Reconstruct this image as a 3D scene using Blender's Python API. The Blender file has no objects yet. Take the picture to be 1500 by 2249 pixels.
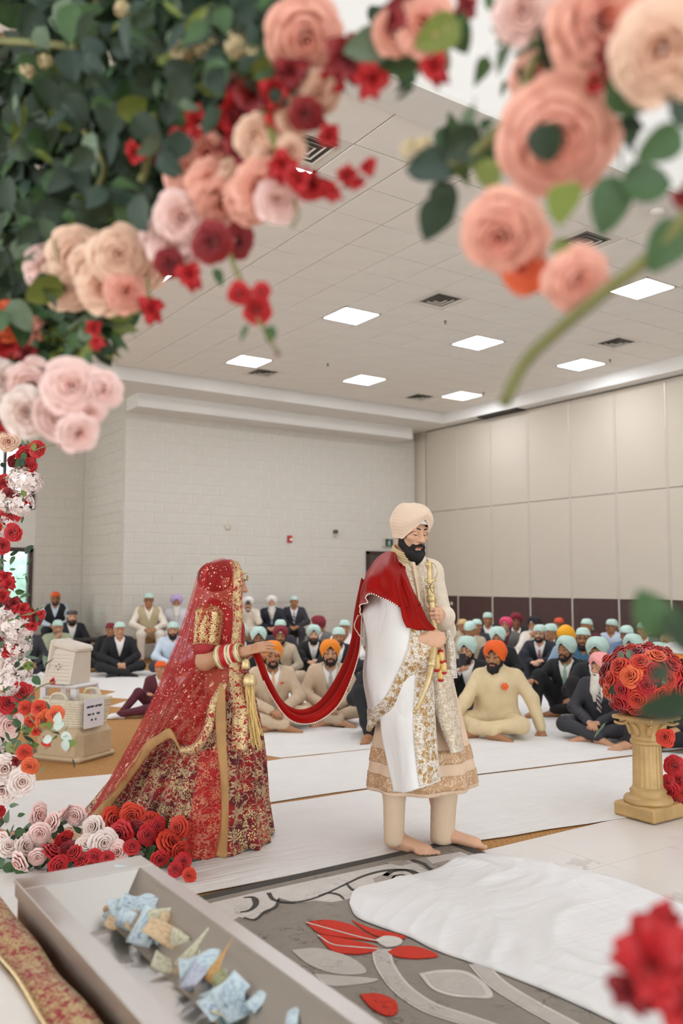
import bpy, math, random
import numpy as np
from mathutils import Vector, Matrix, Euler

random.seed(7); RNG = np.random.default_rng(11)
SC = bpy.context.scene
COL = SC.collection
# ------------------------------------------------------------------ camera
# world axes = the hall's axes: X runs along the block wall, Y along the folding partition, Z up
FPX, YAW, PITCH, CAMH = 1895.9, 0.5996, 0.08131, 1.45
CY, SY = math.cos(YAW), math.sin(YAW)
cam_d = bpy.data.cameras.new('camera'); cam = bpy.data.objects.new('camera', cam_d); COL.objects.link(cam)
cam.location = (0, 0, CAMH); cam.rotation_euler = (math.pi/2 + PITCH, 0, -YAW)
cam_d.sensor_fit = 'VERTICAL'; cam_d.sensor_height = 36.0; cam_d.lens = FPX*36.0/2249.0
cam_d.clip_start = 0.05; cam_d.clip_end = 200
cam_d.dof.use_dof = True; cam_d.dof.focus_distance = 4.85; cam_d.dof.aperture_fstop = 1.9
SC.camera = cam
# ------------------------------------------------------------------ view, world, exposure
SC.view_settings.view_transform = 'Standard'; SC.view_settings.look = 'None'
SC.view_settings.gamma = 1.0; SC.view_settings.use_curve_mapping = False
SC.view_settings.exposure = 0.0
SC.cycles.use_denoising = True
SC.cycles.max_bounces = 8; SC.cycles.transparent_max_bounces = 16
SC.cycles.sample_clamp_indirect = 6.0
W = bpy.data.worlds.new('daylight'); SC.world = W; W.use_nodes = True
bg = W.node_tree.nodes['Background']; bg.inputs[0].default_value = (0.90, 0.96, 1.0, 1); bg.inputs[1].default_value = 3.8
LIGHT_E = 38.0      # ceiling light panels
SKY_E = 1.4        # skylight glazing

# ------------------------------------------------------------------ pixel helpers (1500 x 2249 frame)
def ray(px, py):
    x = (px-750.0)/FPX; u = -(py-1124.5)/FPX
    Yc = math.cos(PITCH) - u*math.sin(PITCH); Z = math.sin(PITCH) + u*math.cos(PITCH)
    return np.array([x*CY + Yc*SY, -x*SY + Yc*CY, Z]), Yc
def onz(px, py, z=0.0):
    r, _ = ray(px, py); t = (z-CAMH)/r[2]; return r*t + [0, 0, CAMH]
def onx(px, py, X):
    r, _ = ray(px, py); return r*(X/r[0]) + [0, 0, CAMH]
def ony(px, py, Y):
    r, _ = ray(px, py); return r*(Y/r[1]) + [0, 0, CAMH]
def dep(px, py, d):
    """point seen at a pixel, d metres away measured along the viewing direction on the ground"""
    r, yc = ray(px, py); return r*(d/yc) + [0, 0, CAMH]
def cw(x, y, z):
    """view-aligned ground axes (x right, y away) -> world"""
    return np.array([x*CY + y*SY, -x*SY + y*CY, z])
VIEW_Z = -YAW      # object rotation whose local x points right in view, local y away
# ------------------------------------------------------------------ materials
def lin(h):
    if not isinstance(h, str): return tuple(h)
    h = h.lstrip('#'); c = [int(h[i:i+2], 16)/255 for i in (0, 2, 4)]
    return tuple(((x/12.92) if x <= .04045 else ((x+.055)/1.055)**2.4) for x in c)
MATS = {}
class NT:
    def __init__(s, m): s.t = m.node_tree; s.n = s.t.nodes; s.l = s.t.links
    def add(s, kind, **kw):
        nd = s.n.new(kind)
        for k, v in kw.items():
            if k.startswith('i_'):
                key = k[2:]; key = int(key) if key.isdigit() else key.replace('_', ' ')
                s.put(nd.inputs[key], v)
            else: setattr(nd, k, v)
        return nd
    def put(s, sock, v):
        if isinstance(v, bpy.types.NodeSocket): s.l.new(v, sock)
        elif isinstance(v, (tuple, list)) and len(v) == 3 and sock.type == 'RGBA': sock.default_value = (*v, 1)
        else: sock.default_value = v
    def math(s, op, a, b=0.0, c=0.0):
        nd = s.n.new('ShaderNodeMath'); nd.operation = op
        for i, v in enumerate((a, b, c)): s.put(nd.inputs[i], v)
        return nd.outputs[0]
    def mix(s, f, a, b):
        nd = s.n.new('ShaderNodeMix'); nd.data_type = 'RGBA'
        s.put(nd.inputs[0], f); s.put(nd.inputs[6], a); s.put(nd.inputs[7], b); return nd.outputs[2]
    def ramp(s, f, stops):
        nd = s.n.new('ShaderNodeValToRGB'); s.put(nd.inputs[0], f); e = nd.color_ramp.elements
        while len(e) < len(stops): e.new(.5)
        for q, (p, c) in zip(e, stops): q.position = p; q.color = (*c, 1) if len(c) == 3 else c
        return nd.outputs[0]
    def rng(s, v, a, b, c=0.0, d=1.0):
        nd = s.n.new('ShaderNodeMapRange'); s.put(nd.inputs[0], v)
        for i, q in enumerate((a, b, c, d)): nd.inputs[i+1].default_value = q
        return nd.outputs[0]
    def co(s, kind='Object'): return s.add('ShaderNodeTexCoord').outputs[kind]
    def noise(s, scale, vec=None, detail=3.0, rough=.55, out=0):
        nd = s.add('ShaderNodeTexNoise'); nd.inputs['Scale'].default_value = scale
        nd.inputs['Detail'].default_value = detail; nd.inputs['Roughness'].default_value = rough
        s.l.new(vec if vec is not None else s.co(), nd.inputs['Vector']); return nd.outputs[out]
    def vor(s, scale, vec=None, feature='F1', out='Distance', rnd=1.0):
        nd = s.add('ShaderNodeTexVoronoi'); nd.feature = feature; nd.inputs['Scale'].default_value = scale
        nd.inputs['Randomness'].default_value = rnd
        s.l.new(vec if vec is not None else s.co(), nd.inputs['Vector']); return nd.outputs[out]
    def bump(s, h, st, dist=.01):
        nd = s.add('ShaderNodeBump'); s.put(nd.inputs['Height'], h)
        nd.inputs['Strength'].default_value = st; nd.inputs['Distance'].default_value = dist
        s.l.new(nd.outputs[0], s.p.inputs['Normal'])
def newmat(name):
    m = bpy.data.materials.new(name); m.use_nodes = True; t = NT(m); t.p = t.n['Principled BSDF']; MATS[name] = m; return m, t
def mat(name, col, rough=.6, metal=0.0, var=0.0, vscale=6.0, bump=0.0, bscale=60.0, bdist=.004, sheen=0.0, coat=0.0, spec=None, sub=0.0):
    """plain procedural surface: base colour with mottling, fine relief"""
    if name in MATS: return MATS[name]
    m, t = newmat(name); c = lin(col); p = t.p
    p.inputs['Roughness'].default_value = rough; p.inputs['Metallic'].default_value = metal
    if spec is not None: p.inputs['Specular IOR Level'].default_value = spec
    if sheen: p.inputs['Sheen Weight'].default_value = sheen; p.inputs['Sheen Roughness'].default_value = .4; p.inputs['Sheen Tint'].default_value = (*[min(1, x*1.5+.05) for x in c], 1)
    if coat: p.inputs['Coat Weight'].default_value = coat
    if sub: p.inputs['Subsurface Weight'].default_value = sub; p.inputs['Subsurface Radius'].default_value = (.012, .005, .003)
    if var:
        n = t.noise(vscale)
        t.put(p.inputs['Base Color'], t.mix(t.rng(n, .3, .7), tuple(x*(1-var) for x in c), tuple(min(1, x*(1+var)) for x in c)))
    else: p.inputs['Base Color'].default_value = (*c, 1)
    if bump: t.bump(t.noise(bscale, detail=4), bump, bdist)
    return m
def emit_mat(name, col, e):
    m, t = newmat(name); t.p.inputs['Base Color'].default_value = (*lin(col), 1)
    t.p.inputs['Emission Color'].default_value = (*lin(col), 1); t.p.inputs['Emission Strength'].default_value = e; return m

# ------------------------------------------------------------------ objects
def tag(o, label=None, cat=None, group=None, kind=None):
    if label: o['label'] = label
    if cat: o['category'] = cat
    if group: o['group'] = group
    if kind: o['kind'] = kind
    return o
def empty(name, loc=(0, 0, 0), rz=0.0, label=None, cat=None, group=None, scale=1.0):
    o = bpy.data.objects.new(name, None); COL.objects.link(o); o.location = tuple(loc); o.rotation_euler = (0, 0, rz)
    o.scale = (scale,)*3; o.empty_display_size = .05
    return tag(o, label, cat, group)
def mesh_data(name, V, F, mats=(), midx=None, smooth=True, uv=None, attr=None):
    me = bpy.data.meshes.new(name)
    V = np.asarray(V, dtype=np.float32).reshape(-1, 3)
    if isinstance(F, np.ndarray) and F.ndim == 2:
        n, k = F.shape; me.vertices.add(len(V)); me.vertices.foreach_set('co', V.ravel())
        me.loops.add(n*k); me.loops.foreach_set('vertex_index', F.astype(np.int32).ravel())
        me.polygons.add(n); me.polygons.foreach_set('loop_start', np.arange(0, n*k, k, dtype=np.int32))
        me.polygons.foreach_set('loop_total', np.full(n, k, dtype=np.int32)); me.update(calc_edges=True)
    else:
        me.from_pydata([tuple(map(float, v)) for v in V], [], [tuple(int(i) for i in f) for f in F])
    for m in mats: me.materials.append(MATS[m] if isinstance(m, str) else m)
    if midx is not None: me.polygons.foreach_set('material_index', np.asarray(midx, dtype=np.int32))
    if smooth is True: me.polygons.foreach_set('use_smooth', np.ones(len(me.polygons), dtype=bool))
    li = None
    if uv is not None:
        li = np.empty(len(me.loops), dtype=np.int32); me.loops.foreach_get('vertex_index', li)
        l = me.uv_layers.new(name='UVMap'); l.data.foreach_set('uv', np.asarray(uv, dtype=np.float32)[li].ravel())
    if attr is not None:
        a = me.attributes.new('t', 'FLOAT', 'POINT'); a.data.foreach_set('value', np.asarray(attr, dtype=np.float32))
    return me
def link(name, me, parent=None, loc=None, M=None):
    o = bpy.data.objects.new(name, me); COL.objects.link(o)
    if parent is not None: o.parent = parent
    if loc is not None: o.location = tuple(loc)
    if M is not None: o.matrix_local = M
    return o
def obj(name, V, F, mats, parent=None, smooth=True, **kw):
    if not isinstance(mats, (list, tuple)): mats = [mats]
    return link(name, mesh_data(name, V, F, mats, smooth=smooth, **kw), parent)
def inst(name, me, parent, M, mat=None):
    o = link(name, me, parent, M=M)
    if mat is not None:
        for i, mm in enumerate(mat if isinstance(mat, (list, tuple)) else [mat]):
            if mm is None: continue
            o.material_slots[i].link = 'OBJECT'; o.material_slots[i].material = MATS[mm] if isinstance(mm, str) else mm
    return o
# ------------------------------------------------------------------ mesh collectors
class MB:
    def __init__(s): s.v = []; s.f = []; s.m = []; s.n = 0
    def add(s, V, F, mi=0):
        V = np.asarray(V, float).reshape(-1, 3); s.v.append(V)
        s.f += [tuple(int(i)+s.n for i in f) for f in F]; s.m += [mi]*len(F); s.n += len(V); return s
    def box(s, lo, hi, mi=0, M=None):
        x0, y0, z0 = lo; x1, y1, z1 = hi
        V = np.array([(x0,y0,z0),(x1,y0,z0),(x1,y1,z0),(x0,y1,z0),(x0,y0,z1),(x1,y0,z1),(x1,y1,z1),(x0,y1,z1)], float)
        if M is not None: V = xf(V, M)
        return s.add(V, [(0,3,2,1),(4,5,6,7),(0,1,5,4),(1,2,6,5),(2,3,7,6),(3,0,4,7)], mi)
    def bbox(s, lo, hi, b=.01, mi=0, M=None):
        V, F = bevel_box(lo, hi, b)
        if M is not None: V = xf(V, M)
        return s.add(V, F, mi)
    def tube(s, pts, r, n=8, mi=0, cap=True):
        V, F = tube(pts, r, n, cap); return s.add(V, F, mi)
    def lathe(s, prof, n=32, mi=0, M=None):
        V, F = lathe(prof, n)
        if M is not None: V = xf(V, M)
        return s.add(V, F, mi)
    def poly(s, pts, z0, z1, mi=0):
        pts = np.asarray(pts, float); n = len(pts)
        a = sum(pts[i][0]*pts[(i+1) % n][1]-pts[(i+1) % n][0]*pts[i][1] for i in range(n))
        if a < 0: pts = pts[::-1]
        V = [(*p, z0) for p in pts]+[(*p, z1) for p in pts]
        F = [tuple(range(n))[::-1], tuple(range(n, 2*n))]+[(i, (i+1) % n, n+(i+1) % n, n+i) for i in range(n)]
        return s.add(V, F, mi)
    def done(s, name, mats, parent=None, smooth=False, **kw):
        o = obj(name, np.concatenate(s.v), s.f, mats, parent, smooth=smooth, midx=s.m, **kw)
        return o
    def data(s, name, mats, smooth=False): return mesh_data(name, np.concatenate(s.v), s.f, mats, midx=s.m, smooth=smooth)
def xf(V, M):
    M = np.array(M); V = np.asarray(V, float); return V @ M[:3, :3].T + M[:3, 3]
def bevel_box(lo, hi, b):
    lo = np.array(lo, float); hi = np.array(hi, float); b = min(b, *((hi-lo)/2.01))
    V = []; idx = {}
    for i in (0, 1):
        for j in (0, 1):
            for k in (0, 1):
                s = np.array([i, j, k]); c = np.where(s == 1, hi, lo); d = np.where(s == 1, -b, b)
                for a in range(3):
                    p = c+d; p[a] = c[a]; idx[i, j, k, a] = len(V); V.append(p)
    F = []
    for a in range(3):
        o1, o2 = [(1, 2), (2, 0), (0, 1)][a]
        for s in (0, 1):
            q = []
            for (p1, p2) in ((0, 0), (1, 0), (1, 1), (0, 1)):
                t = [0, 0, 0]; t[a] = s; t[o1] = p1; t[o2] = p2; q.append(idx[(*t, a)])
            F.append(tuple(q) if s else tuple(q[::-1]))
        for s1 in (0, 1):
            for s2 in (0, 1):
                t0 = [0, 0, 0]; t0[o1] = s1; t0[o2] = s2; t1 = list(t0); t1[a] = 1
                F.append((idx[(*t0, o1)], idx[(*t1, o1)], idx[(*t1, o2)], idx[(*t0, o2)]))
    for i in (0, 1):
        for j in (0, 1):
            for k in (0, 1): F.append((idx[i, j, k, 0], idx[i, j, k, 1], idx[i, j, k, 2]))
    # consistent outward winding
    V = np.array(V); c = (lo+hi)/2; G = []
    for f in F:
        p = V[list(f)]; n = np.cross(p[1]-p[0], p[2]-p[0])
        G.append(f if np.dot(n, p.mean(0)-c) > 0 else f[::-1])
    return V, G
def frames(P):
    P = np.asarray(P, float); T = np.gradient(P, axis=0); T /= np.linalg.norm(T, axis=1)[:, None]+1e-9
    up = np.array([0, 0, 1.]) if abs(T[0][2]) < .9 else np.array([1., 0, 0])
    N = []; n = np.cross(T[0], up); n /= np.linalg.norm(n)
    for t in T:
        n = n-np.dot(n, t)*t; n /= np.linalg.norm(n)+1e-9; N.append(n)
    N = np.array(N); return T, N, np.cross(T, N)
def tube(pts, r, n=8, cap=True):
    P = np.asarray(pts, float); r = np.broadcast_to(np.asarray(r, float), (len(P),)); T, N, B = frames(P)
    a = np.linspace(0, 2*math.pi, n, endpoint=False)
    V = (P[:, None]+r[:, None, None]*(np.cos(a)[None, :, None]*N[:, None]+np.sin(a)[None, :, None]*B[:, None])).reshape(-1, 3)
    F = [(i*n+j, i*n+(j+1) % n, (i+1)*n+(j+1) % n, (i+1)*n+j) for i in range(len(P)-1) for j in range(n)]
    if cap: F += [tuple(range(n))[::-1], tuple(range((len(P)-1)*n, len(P)*n))]
    return V, F
def lathe(prof, n=32):
    V = []; F = []
    for (r, z) in prof: V += [(r*math.cos(2*math.pi*j/n), r*math.sin(2*math.pi*j/n), z) for j in range(n)]
    for i in range(len(prof)-1):
        for j in range(n): F.append((i*n+j, i*n+(j+1) % n, (i+1)*n+(j+1) % n, (i+1)*n+j))
    F.append(tuple(range(n))[::-1]); F.append(tuple(range((len(prof)-1)*n, len(prof)*n)))
    return V, F
def spline(P, n):
    """Catmull-Rom through control points, n samples evenly by chord"""
    P = np.asarray(P, float)
    if len(P) == 2: return P[0]+(P[1]-P[0])*np.linspace(0, 1, n)[:, None]
    d = np.r_[0, np.cumsum(np.linalg.norm(np.diff(P, axis=0), axis=1)+1e-9)]; d /= d[-1]
    Q = np.vstack([2*P[0]-P[1], P, 2*P[-1]-P[-2]]); out = []
    for t in np.linspace(0, 1, n):
        i = min(max(int(np.searchsorted(d, t, 'right'))-1, 0), len(P)-2); u = (t-d[i])/(d[i+1]-d[i])
        a, b, c, e = Q[i], Q[i+1], Q[i+2], Q[i+3]
        out.append(.5*((2*b)+(c-a)*u+(2*a-5*b+4*c-e)*u*u+(3*b-a-3*c+e)*u**3))
    return np.array(out)
class Surf:
    """a grid of points G[nu,nv,3]; sampling, thickness and metric uv"""
    def __init__(s, G): s.G = np.asarray(G, float); s.nu, s.nv = s.G.shape[:2]
    def normal(s):
        du = np.gradient(s.G, axis=0); dv = np.gradient(s.G, axis=1); n = np.cross(du, dv)
        return n/(np.linalg.norm(n, axis=2)[..., None]+1e-9)
    def uv(s):
        U = np.r_[0, np.cumsum(np.linalg.norm(np.diff(s.G, axis=0), axis=2).mean(1))]
        Vv = np.r_[0, np.cumsum(np.linalg.norm(np.diff(s.G, axis=1), axis=2).mean(0))]
        return np.stack(np.meshgrid(U, Vv, indexing='ij'), 2)
    def at(s, u, v, h=0.0):
        """bilinear sample, u,v arrays in 0..1, offset h along the normal"""
        if not hasattr(s, 'N'): s.N = s.normal()
        x = np.clip(np.asarray(u)*(s.nu-1), 0, s.nu-1.0001); y = np.clip(np.asarray(v)*(s.nv-1), 0, s.nv-1.0001)
        i = x.astype(int); j = y.astype(int); a = (x-i)[..., None]; b = (y-j)[..., None]
        f = lambda A: (A[i, j]*(1-a)+A[i+1, j]*a)*(1-b)+(A[i, j+1]*(1-a)+A[i+1, j+1]*a)*b
        return f(s.G)+f(s.N)*np.asarray(h)[..., None]
    def sheet(s, name, mats, parent=None, th=.004, close=False, **kw):
        """thin solid cloth; close=True joins the v ends (a tube of cloth)"""
        nu, nv = s.nu, s.nv; N = s.normal()
        if close: N[:, 0] = N[:, -1] = (N[:, 0]+N[:, -1])/2
        A = (s.G+N*th/2).reshape(-1, 3); B = (s.G-N*th/2).reshape(-1, 3)
        I = np.arange(nu*nv).reshape(nu, nv)
        q = np.stack([I[:-1, :-1], I[1:, :-1], I[1:, 1:], I[:-1, 1:]], 2).reshape(-1, 4)
        F = [q, q[:, ::-1]+nu*nv]
        rim = np.concatenate([I[:, 0], I[-1, 1:], I[-2::-1, -1], I[0, -2::-1]]); a = rim[:-1]; b = rim[1:]
        F.append(np.stack([b, a, a+nu*nv, b+nu*nv], 1))
        uv = s.uv().reshape(-1, 2)
        return obj(name, np.concatenate([A, B]), np.concatenate(F), mats, parent, uv=np.concatenate([uv, uv]), **kw)
def loft(rows, nu, nv):
    """rows: list of control polylines (points), spline in both ways -> Surf"""
    R = np.array([spline(r, nv) for r in rows]); G = np.stack([spline(R[:, j], nu) for j in range(nv)], 1)
    return Surf(G)
# ------------------------------------------------------------------ implicit surfaces
def cone(a, b, r1, r2=None, fl=None):
    return ('c', np.array(a, float), np.array(b, float), r1, r1 if r2 is None else r2, fl)
def ell(c, r, R=None): return ('e', np.array(c, float), np.array(r, float), R)
def sd(pr, P):
    if pr[0] == 'c':
        _, a, b, r1, r2, fl = pr
        if fl is not None:
            n, s = np.array(fl[0], float), fl[1]; n = n/np.linalg.norm(n)
            P = P+((s-1)*((P-a)@n))[..., None]*n.astype(np.float32); b = b+((s-1)*np.dot(b-a, n))*n
        ab = b-a; t = np.clip(((P-a)@ab)/(ab@ab+1e-9), 0, 1)
        d = np.linalg.norm(P-(a+t[..., None]*ab), axis=-1)-(r1+(r2-r1)*t); return d
    _, c, r, R = pr; Q = P-c
    if R is not None: Q = Q@np.array(R, float)
    k0 = np.linalg.norm(Q/r, axis=-1); k1 = np.linalg.norm(Q/(r*r), axis=-1)+1e-6
    return k0*(k0-1)/k1
def sdf_mesh(prims, vox=.015, k=.03, cuts=(), off=0.0):
    los = []; his = []
    for p in prims:
        if p[0] == 'c': r = max(p[3], p[4]); los.append(np.minimum(p[1], p[2])-r); his.append(np.maximum(p[1], p[2])+r)
        else: r = np.max(p[2]); los.append(p[1]-r); his.append(p[1]+r)
    pad = off+k*.3+2.5*vox; lo = np.min(los, 0)-pad; hi = np.max(his, 0)+pad
    n = np.ceil((hi-lo)/vox).astype(int)+1
    ax = [(lo[i]+vox*np.arange(n[i])).astype(np.float32) for i in range(3)]
    Fd = np.full(n, .25, dtype=np.float32)
    for p, l, h in zip(prims, los, his):
        i0 = np.maximum(np.floor((l-lo-k-3*vox-off)/vox).astype(int), 0); i1 = np.minimum(np.ceil((h-lo+k+3*vox+off)/vox).astype(int)+1, n)
        sl = tuple(slice(a, b) for a, b in zip(i0, i1))
        P = np.stack(np.meshgrid(*[ax[i][sl[i]] for i in range(3)], indexing='ij'), -1)
        d = sd(p, P).astype(np.float32); c = Fd[sl]
        hh = np.clip(.5+.5*(c-d)/k, 0, 1); Fd[sl] = c*(1-hh)+d*hh-k*hh*(1-hh)
    Fd -= off
    if cuts:
        P = np.stack(np.meshgrid(*ax, indexing='ij'), -1)
        for c in cuts: Fd = np.maximum(Fd, -c(P).astype(np.float32))
    return surface_nets(Fd, lo, vox)
def surface_nets(F, lo, vox):
    S = F < 0; a = [slice(None, -1), slice(1, None)]
    cnt = sum(S[a[i], a[j], a[k]].astype(np.int8) for i in (0, 1) for j in (0, 1) for k in (0, 1))
    act = (cnt > 0) & (cnt < 8); idx = np.full(act.shape, -1, dtype=np.int64); C = np.argwhere(act); idx[act] = np.arange(len(C))
    acc = np.zeros((len(C), 3)); wn = np.zeros(len(C))
    cor = {(i, j, k): F[C[:, 0]+i, C[:, 1]+j, C[:, 2]+k] for i in (0, 1) for j in (0, 1) for k in (0, 1)}
    for ax in range(3):
        for u in (0, 1):
            for v in (0, 1):
                p = [u, v]; p.insert(ax, 0); q = [u, v]; q.insert(ax, 1)
                fa, fb = cor[tuple(p)], cor[tuple(q)]; m = (fa < 0) != (fb < 0); t = np.where(m, fa/np.where(m, fa-fb, 1), 0)
                pt = np.tile(np.array(p, float), (len(C), 1)); pt[:, ax] = t
                acc[m] += pt[m]; wn[m] += 1
    V = lo+vox*(C+acc/wn[:, None]); Q = []
    for ax in range(3):
        o = [i for i in range(3) if i != ax]
        sa = [slice(None)]*3; sb = [slice(None)]*3; sa[ax] = slice(None, -1); sb[ax] = slice(1, None)
        A, B = S[tuple(sa)], S[tuple(sb)]; E = np.argwhere(A != B)
        E = E[(E[:, o[0]] > 0) & (E[:, o[1]] > 0) & (E[:, o[0]] < F.shape[o[0]]-1) & (E[:, o[1]] < F.shape[o[1]]-1)]
        if not len(E): continue
        flip = A[tuple(E.T)]; ids = []
        for du, dv in ((1, 1), (0, 1), (0, 0), (1, 0)):
            e = E.copy(); e[:, o[0]] -= du; e[:, o[1]] -= dv; ids.append(idx[tuple(e.T)])
        q = np.stack(ids, 1)
        if ax == 1: flip = ~flip
        Q.append(np.where(flip[:, None], q, q[:, ::-1]))
    return V, np.concatenate(Q)
def rotz(a): return Matrix.Rotation(a, 4, 'Z')
def trs(loc, rx=0, ry=0, rz=0, s=1.0):
    S = Matrix.Diagonal((*((s,)*3 if not hasattr(s, '__len__') else s), 1))
    return Matrix.Translation(Vector([float(x) for x in loc])) @ Euler((rx, ry, rz)).to_matrix().to_4x4() @ S
def basis(o, x, z):
    """matrix with local x along x, local z near z"""
    x = Vector([float(q) for q in x]).normalized(); z = Vector([float(q) for q in z]); y = z.cross(x).normalized(); z = x.cross(y)
    M = Matrix((x, y, z)).transposed().to_4x4(); M.translation = Vector([float(q) for q in o]); return M
# ================================================================== THE HALL
ZC = 5.22; XW = 13.0; YB = 15.9; XR = 5.84; YL = 18.3
mat('plaster', '#ddd9d2', .85, var=.03, vscale=1.5)
mat('tile_ceiling', '#e8e3da', .9, var=.025, vscale=3, bump=.25, bscale=220, bdist=.002)
mat('grid_grey', '#b5afa6', .8, var=.03)
mat('block_paint', '#cdc7bb', .75, var=.035, vscale=2.2, bump=.25, bscale=90, bdist=.003)
mat('mortar', '#d9d5cd', .9, var=.03, bump=.2)
mat('panel_fabric', '#c2b6a5', .85, var=.02, vscale=.8, bump=.2, bscale=300, bdist=.001)
mat('wainscot', '#4a322e', .7, var=.12, vscale=14, bump=.2, bscale=200, bdist=.001)
mat('seam_metal', '#c3baab', .45, .3, var=.03)
mat('dark_gap', '#2e2622', .8, var=.1)
mat('frame_brown', '#3b2622', .5, var=.1)
mat('white_metal', '#dcd6cb', .5, var=.02)
mat('vent_dark', '#3a352f', .7, var=.1)
emit_mat('lamp_diffuser', '#eef3ff', LIGHT_E)
emit_mat('skylight_glow', '#eef6ff', SKY_E)
def carpet_mat():
    m, t = newmat('carpet'); co = t.co()
    mp = t.add('ShaderNodeMapping'); t.l.new(co, mp.inputs[0]); mp.inputs['Scale'].default_value = (1, 1, 1); mp.inputs['Rotation'].default_value = (0, 0, .6)
    v = mp.outputs[0]
    a = t.vor(9, v, out='Distance', rnd=.35); b = t.noise(30, v, 4); w = t.add('ShaderNodeTexWave', i_0=v, i_Scale=5.5, i_Distortion=5.0, i_Detail=2.0)
    f = t.math('ADD', t.math('MULTIPLY', w.outputs[1], .55), t.math('MULTIPLY', b, .6))
    c = t.ramp(f, [(.28, lin('#b06a3a')), (.42, lin('#b98f55')), (.6, lin('#ac8448')), (.75, lin('#b57c42')), (.9, lin('#a3804a'))])
    c = t.mix(t.rng(a, .05, .16, .4, 0), c, lin('#bf6f3c'))
    t.put(t.p.inputs['Base Color'], c); t.p.inputs['Roughness'].default_value = .95
    t.bump(t.noise(420, v, 2), .5, .004); return m
carpet_mat()
def marble_mat():
    m, t = newmat('marble'); co = t.co()
    n = t.noise(1.6, co, 5, .6, out=1); ad = t.add('ShaderNodeVectorMath', operation='ADD', i_0=co); t.l.new(n, ad.inputs[1])
    w = t.add('ShaderNodeTexWave', i_0=ad.outputs[0], i_Scale=.55, i_Distortion=7.0, i_Detail=4.0); w.inputs['Detail Scale'].default_value = 1.6
    vein = t.rng(w.outputs[1], .0, .07, 1, 0); msk = t.rng(t.noise(1.3, co, 2), .45, .62)
    c = t.mix(t.math('MULTIPLY', t.math('MULTIPLY', vein, msk), .5), lin('#e2dcd6'), lin('#aaa198'))
    t.put(t.p.inputs['Base Color'], c); t.p.inputs['Roughness'].default_value = .22; return m
marble_mat()
# --- floor
m = MB().box((-6, -7, -.12), (XW, YL, 0)); floor = m.done('floor', 'carpet'); tag(floor, 'gold and orange patterned carpet of the hall', 'floor', kind='structure')
tile_me = {}
def marble_tile(x0, x1, y0, y1):
    k = (round(x1-x0, 3), round(y1-y0, 3))
    if k not in tile_me: tile_me[k] = mesh_data('marble_tile', *bevel_box((0, 0, 0), (k[0]-.003, k[1]-.003, .006), .001), ['marble'], smooth=False)
    return link('marble_tile', tile_me[k], floor, (x0+.0015, y0+.0015, 0))
for ix in range(-1, 6):
    for iy in range(-6, 5):
        x0 = 2.5+1.2*ix; y0 = 3.0+.6*(iy-5); marble_tile(x0, x0+1.2, y0, y0+.6)
for ix in range(6): marble_tile(2.5+1.2*(ix-1), 2.5+1.2*ix, 3.0, 3.53)
# --- ceiling: slab with the skylight opening, perimeter bulkheads
SKX0, SKX1, SKY0, SKY1 = 1.5, 9.6, -3.0, 4.85
m = MB()
for lo, hi in (((-6, SKY1, 5.245), (XW+.1, YL, 5.6)), ((-6, -7, 5.245), (SKX0, SKY1, 5.6)), ((SKX1, -7, 5.245), (XW+.1, SKY1, 5.6)), ((SKX0, -7, 5.245), (SKX1, SKY0, 5.6))): m.box(lo, hi)
ceil = m.done('ceiling', 'grid_grey'); tag(ceil, 'suspended tile ceiling with plaster bulkheads around it', 'ceiling', kind='structure')
m = MB()
m.box((12.66, -7, 4.99), (XW+.1, 14.45, 5.245)); m.box((-6, 14.45, 4.99), (XW+.1, YL, 5.245))      # perimeter drop
m.box((SKX0-.5, SKY1, 5.205), (12.66, 5.2556, 5.245)); m.box((SKX0-.5, -7, 5.205), (SKX0, SKY1, 5.245)); m.box((SKX1, -7, 5.205), (12.66, SKY1, 5.245))
m.done('bulkhead', 'plaster', ceil)
m = MB(); m.box((XR, 15.28, 4.73), (12.42, YB, 4.99)); m.box((-6, 17.7, 4.73), (XR, YL, 4.99)); m.done('duct_soffit', 'plaster', ceil)
# skylight shaft: sloped white sides rising to glazing
m = MB(); zs, ze = 5.245, 6.9; i_ = .9
lo = [(SKX0, SKY0), (SKX1, SKY0), (SKX1, SKY1), (SKX0, SKY1)]; up = [(SKX0+i_, SKY0+i_), (SKX1-i_, SKY0+i_), (SKX1-i_, SKY1-i_), (SKX0+i_, SKY1-i_)]
Vv = [(*p, zs) for p in lo]+[(*p, ze) for p in up]
m.add(Vv, [(j, (j+1) % 4, 4+(j+1) % 4, 4+j) for j in range(4)]); shaft = m.done('skylight_shaft', mat('shaft_white', '#f2f0ec', .8), ceil)
m = MB(); nx, ny = 5, 4
for a in range(nx):
    for b in range(ny):
        x0 = up[0][0]+(up[1][0]-up[0][0])*a/nx; x1 = up[0][0]+(up[1][0]-up[0][0])*(a+1)/nx; y0 = up[0][1]+(up[2][1]-up[0][1])*b/ny; y1 = up[0][1]+(up[2][1]-up[0][1])*(b+1)/ny
        MB().box((x0+.03, y0+.03, ze), (x1-.03, y1-.03, ze+.02)).done('glazing', 'skylight_glow', ceil)
        m.box((x0-.03, y0, ze-.06), (x0+.03, y1, ze+.03)); m.box((x0, y0-.03, ze-.06), (x1, y0+.03, ze+.03))
m.done('glazing_bar', 'white_metal', ceil)
# linear grille on the shaft
gM = basis((5.6, SKY1-.42, 6.0), (1, 0, 0), (0, -1, -.55)); m = MB(); m.box((-.34, -.10, 0), (.34, .10, .02), M=gM)
for k in range(7): m.box((-.32, -.088+.028*k, .02), (.32, -.080+.028*k, .03), 1, M=gM)
m.done('air_grille', ['white_metal', 'vent_dark'], ceil)
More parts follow.
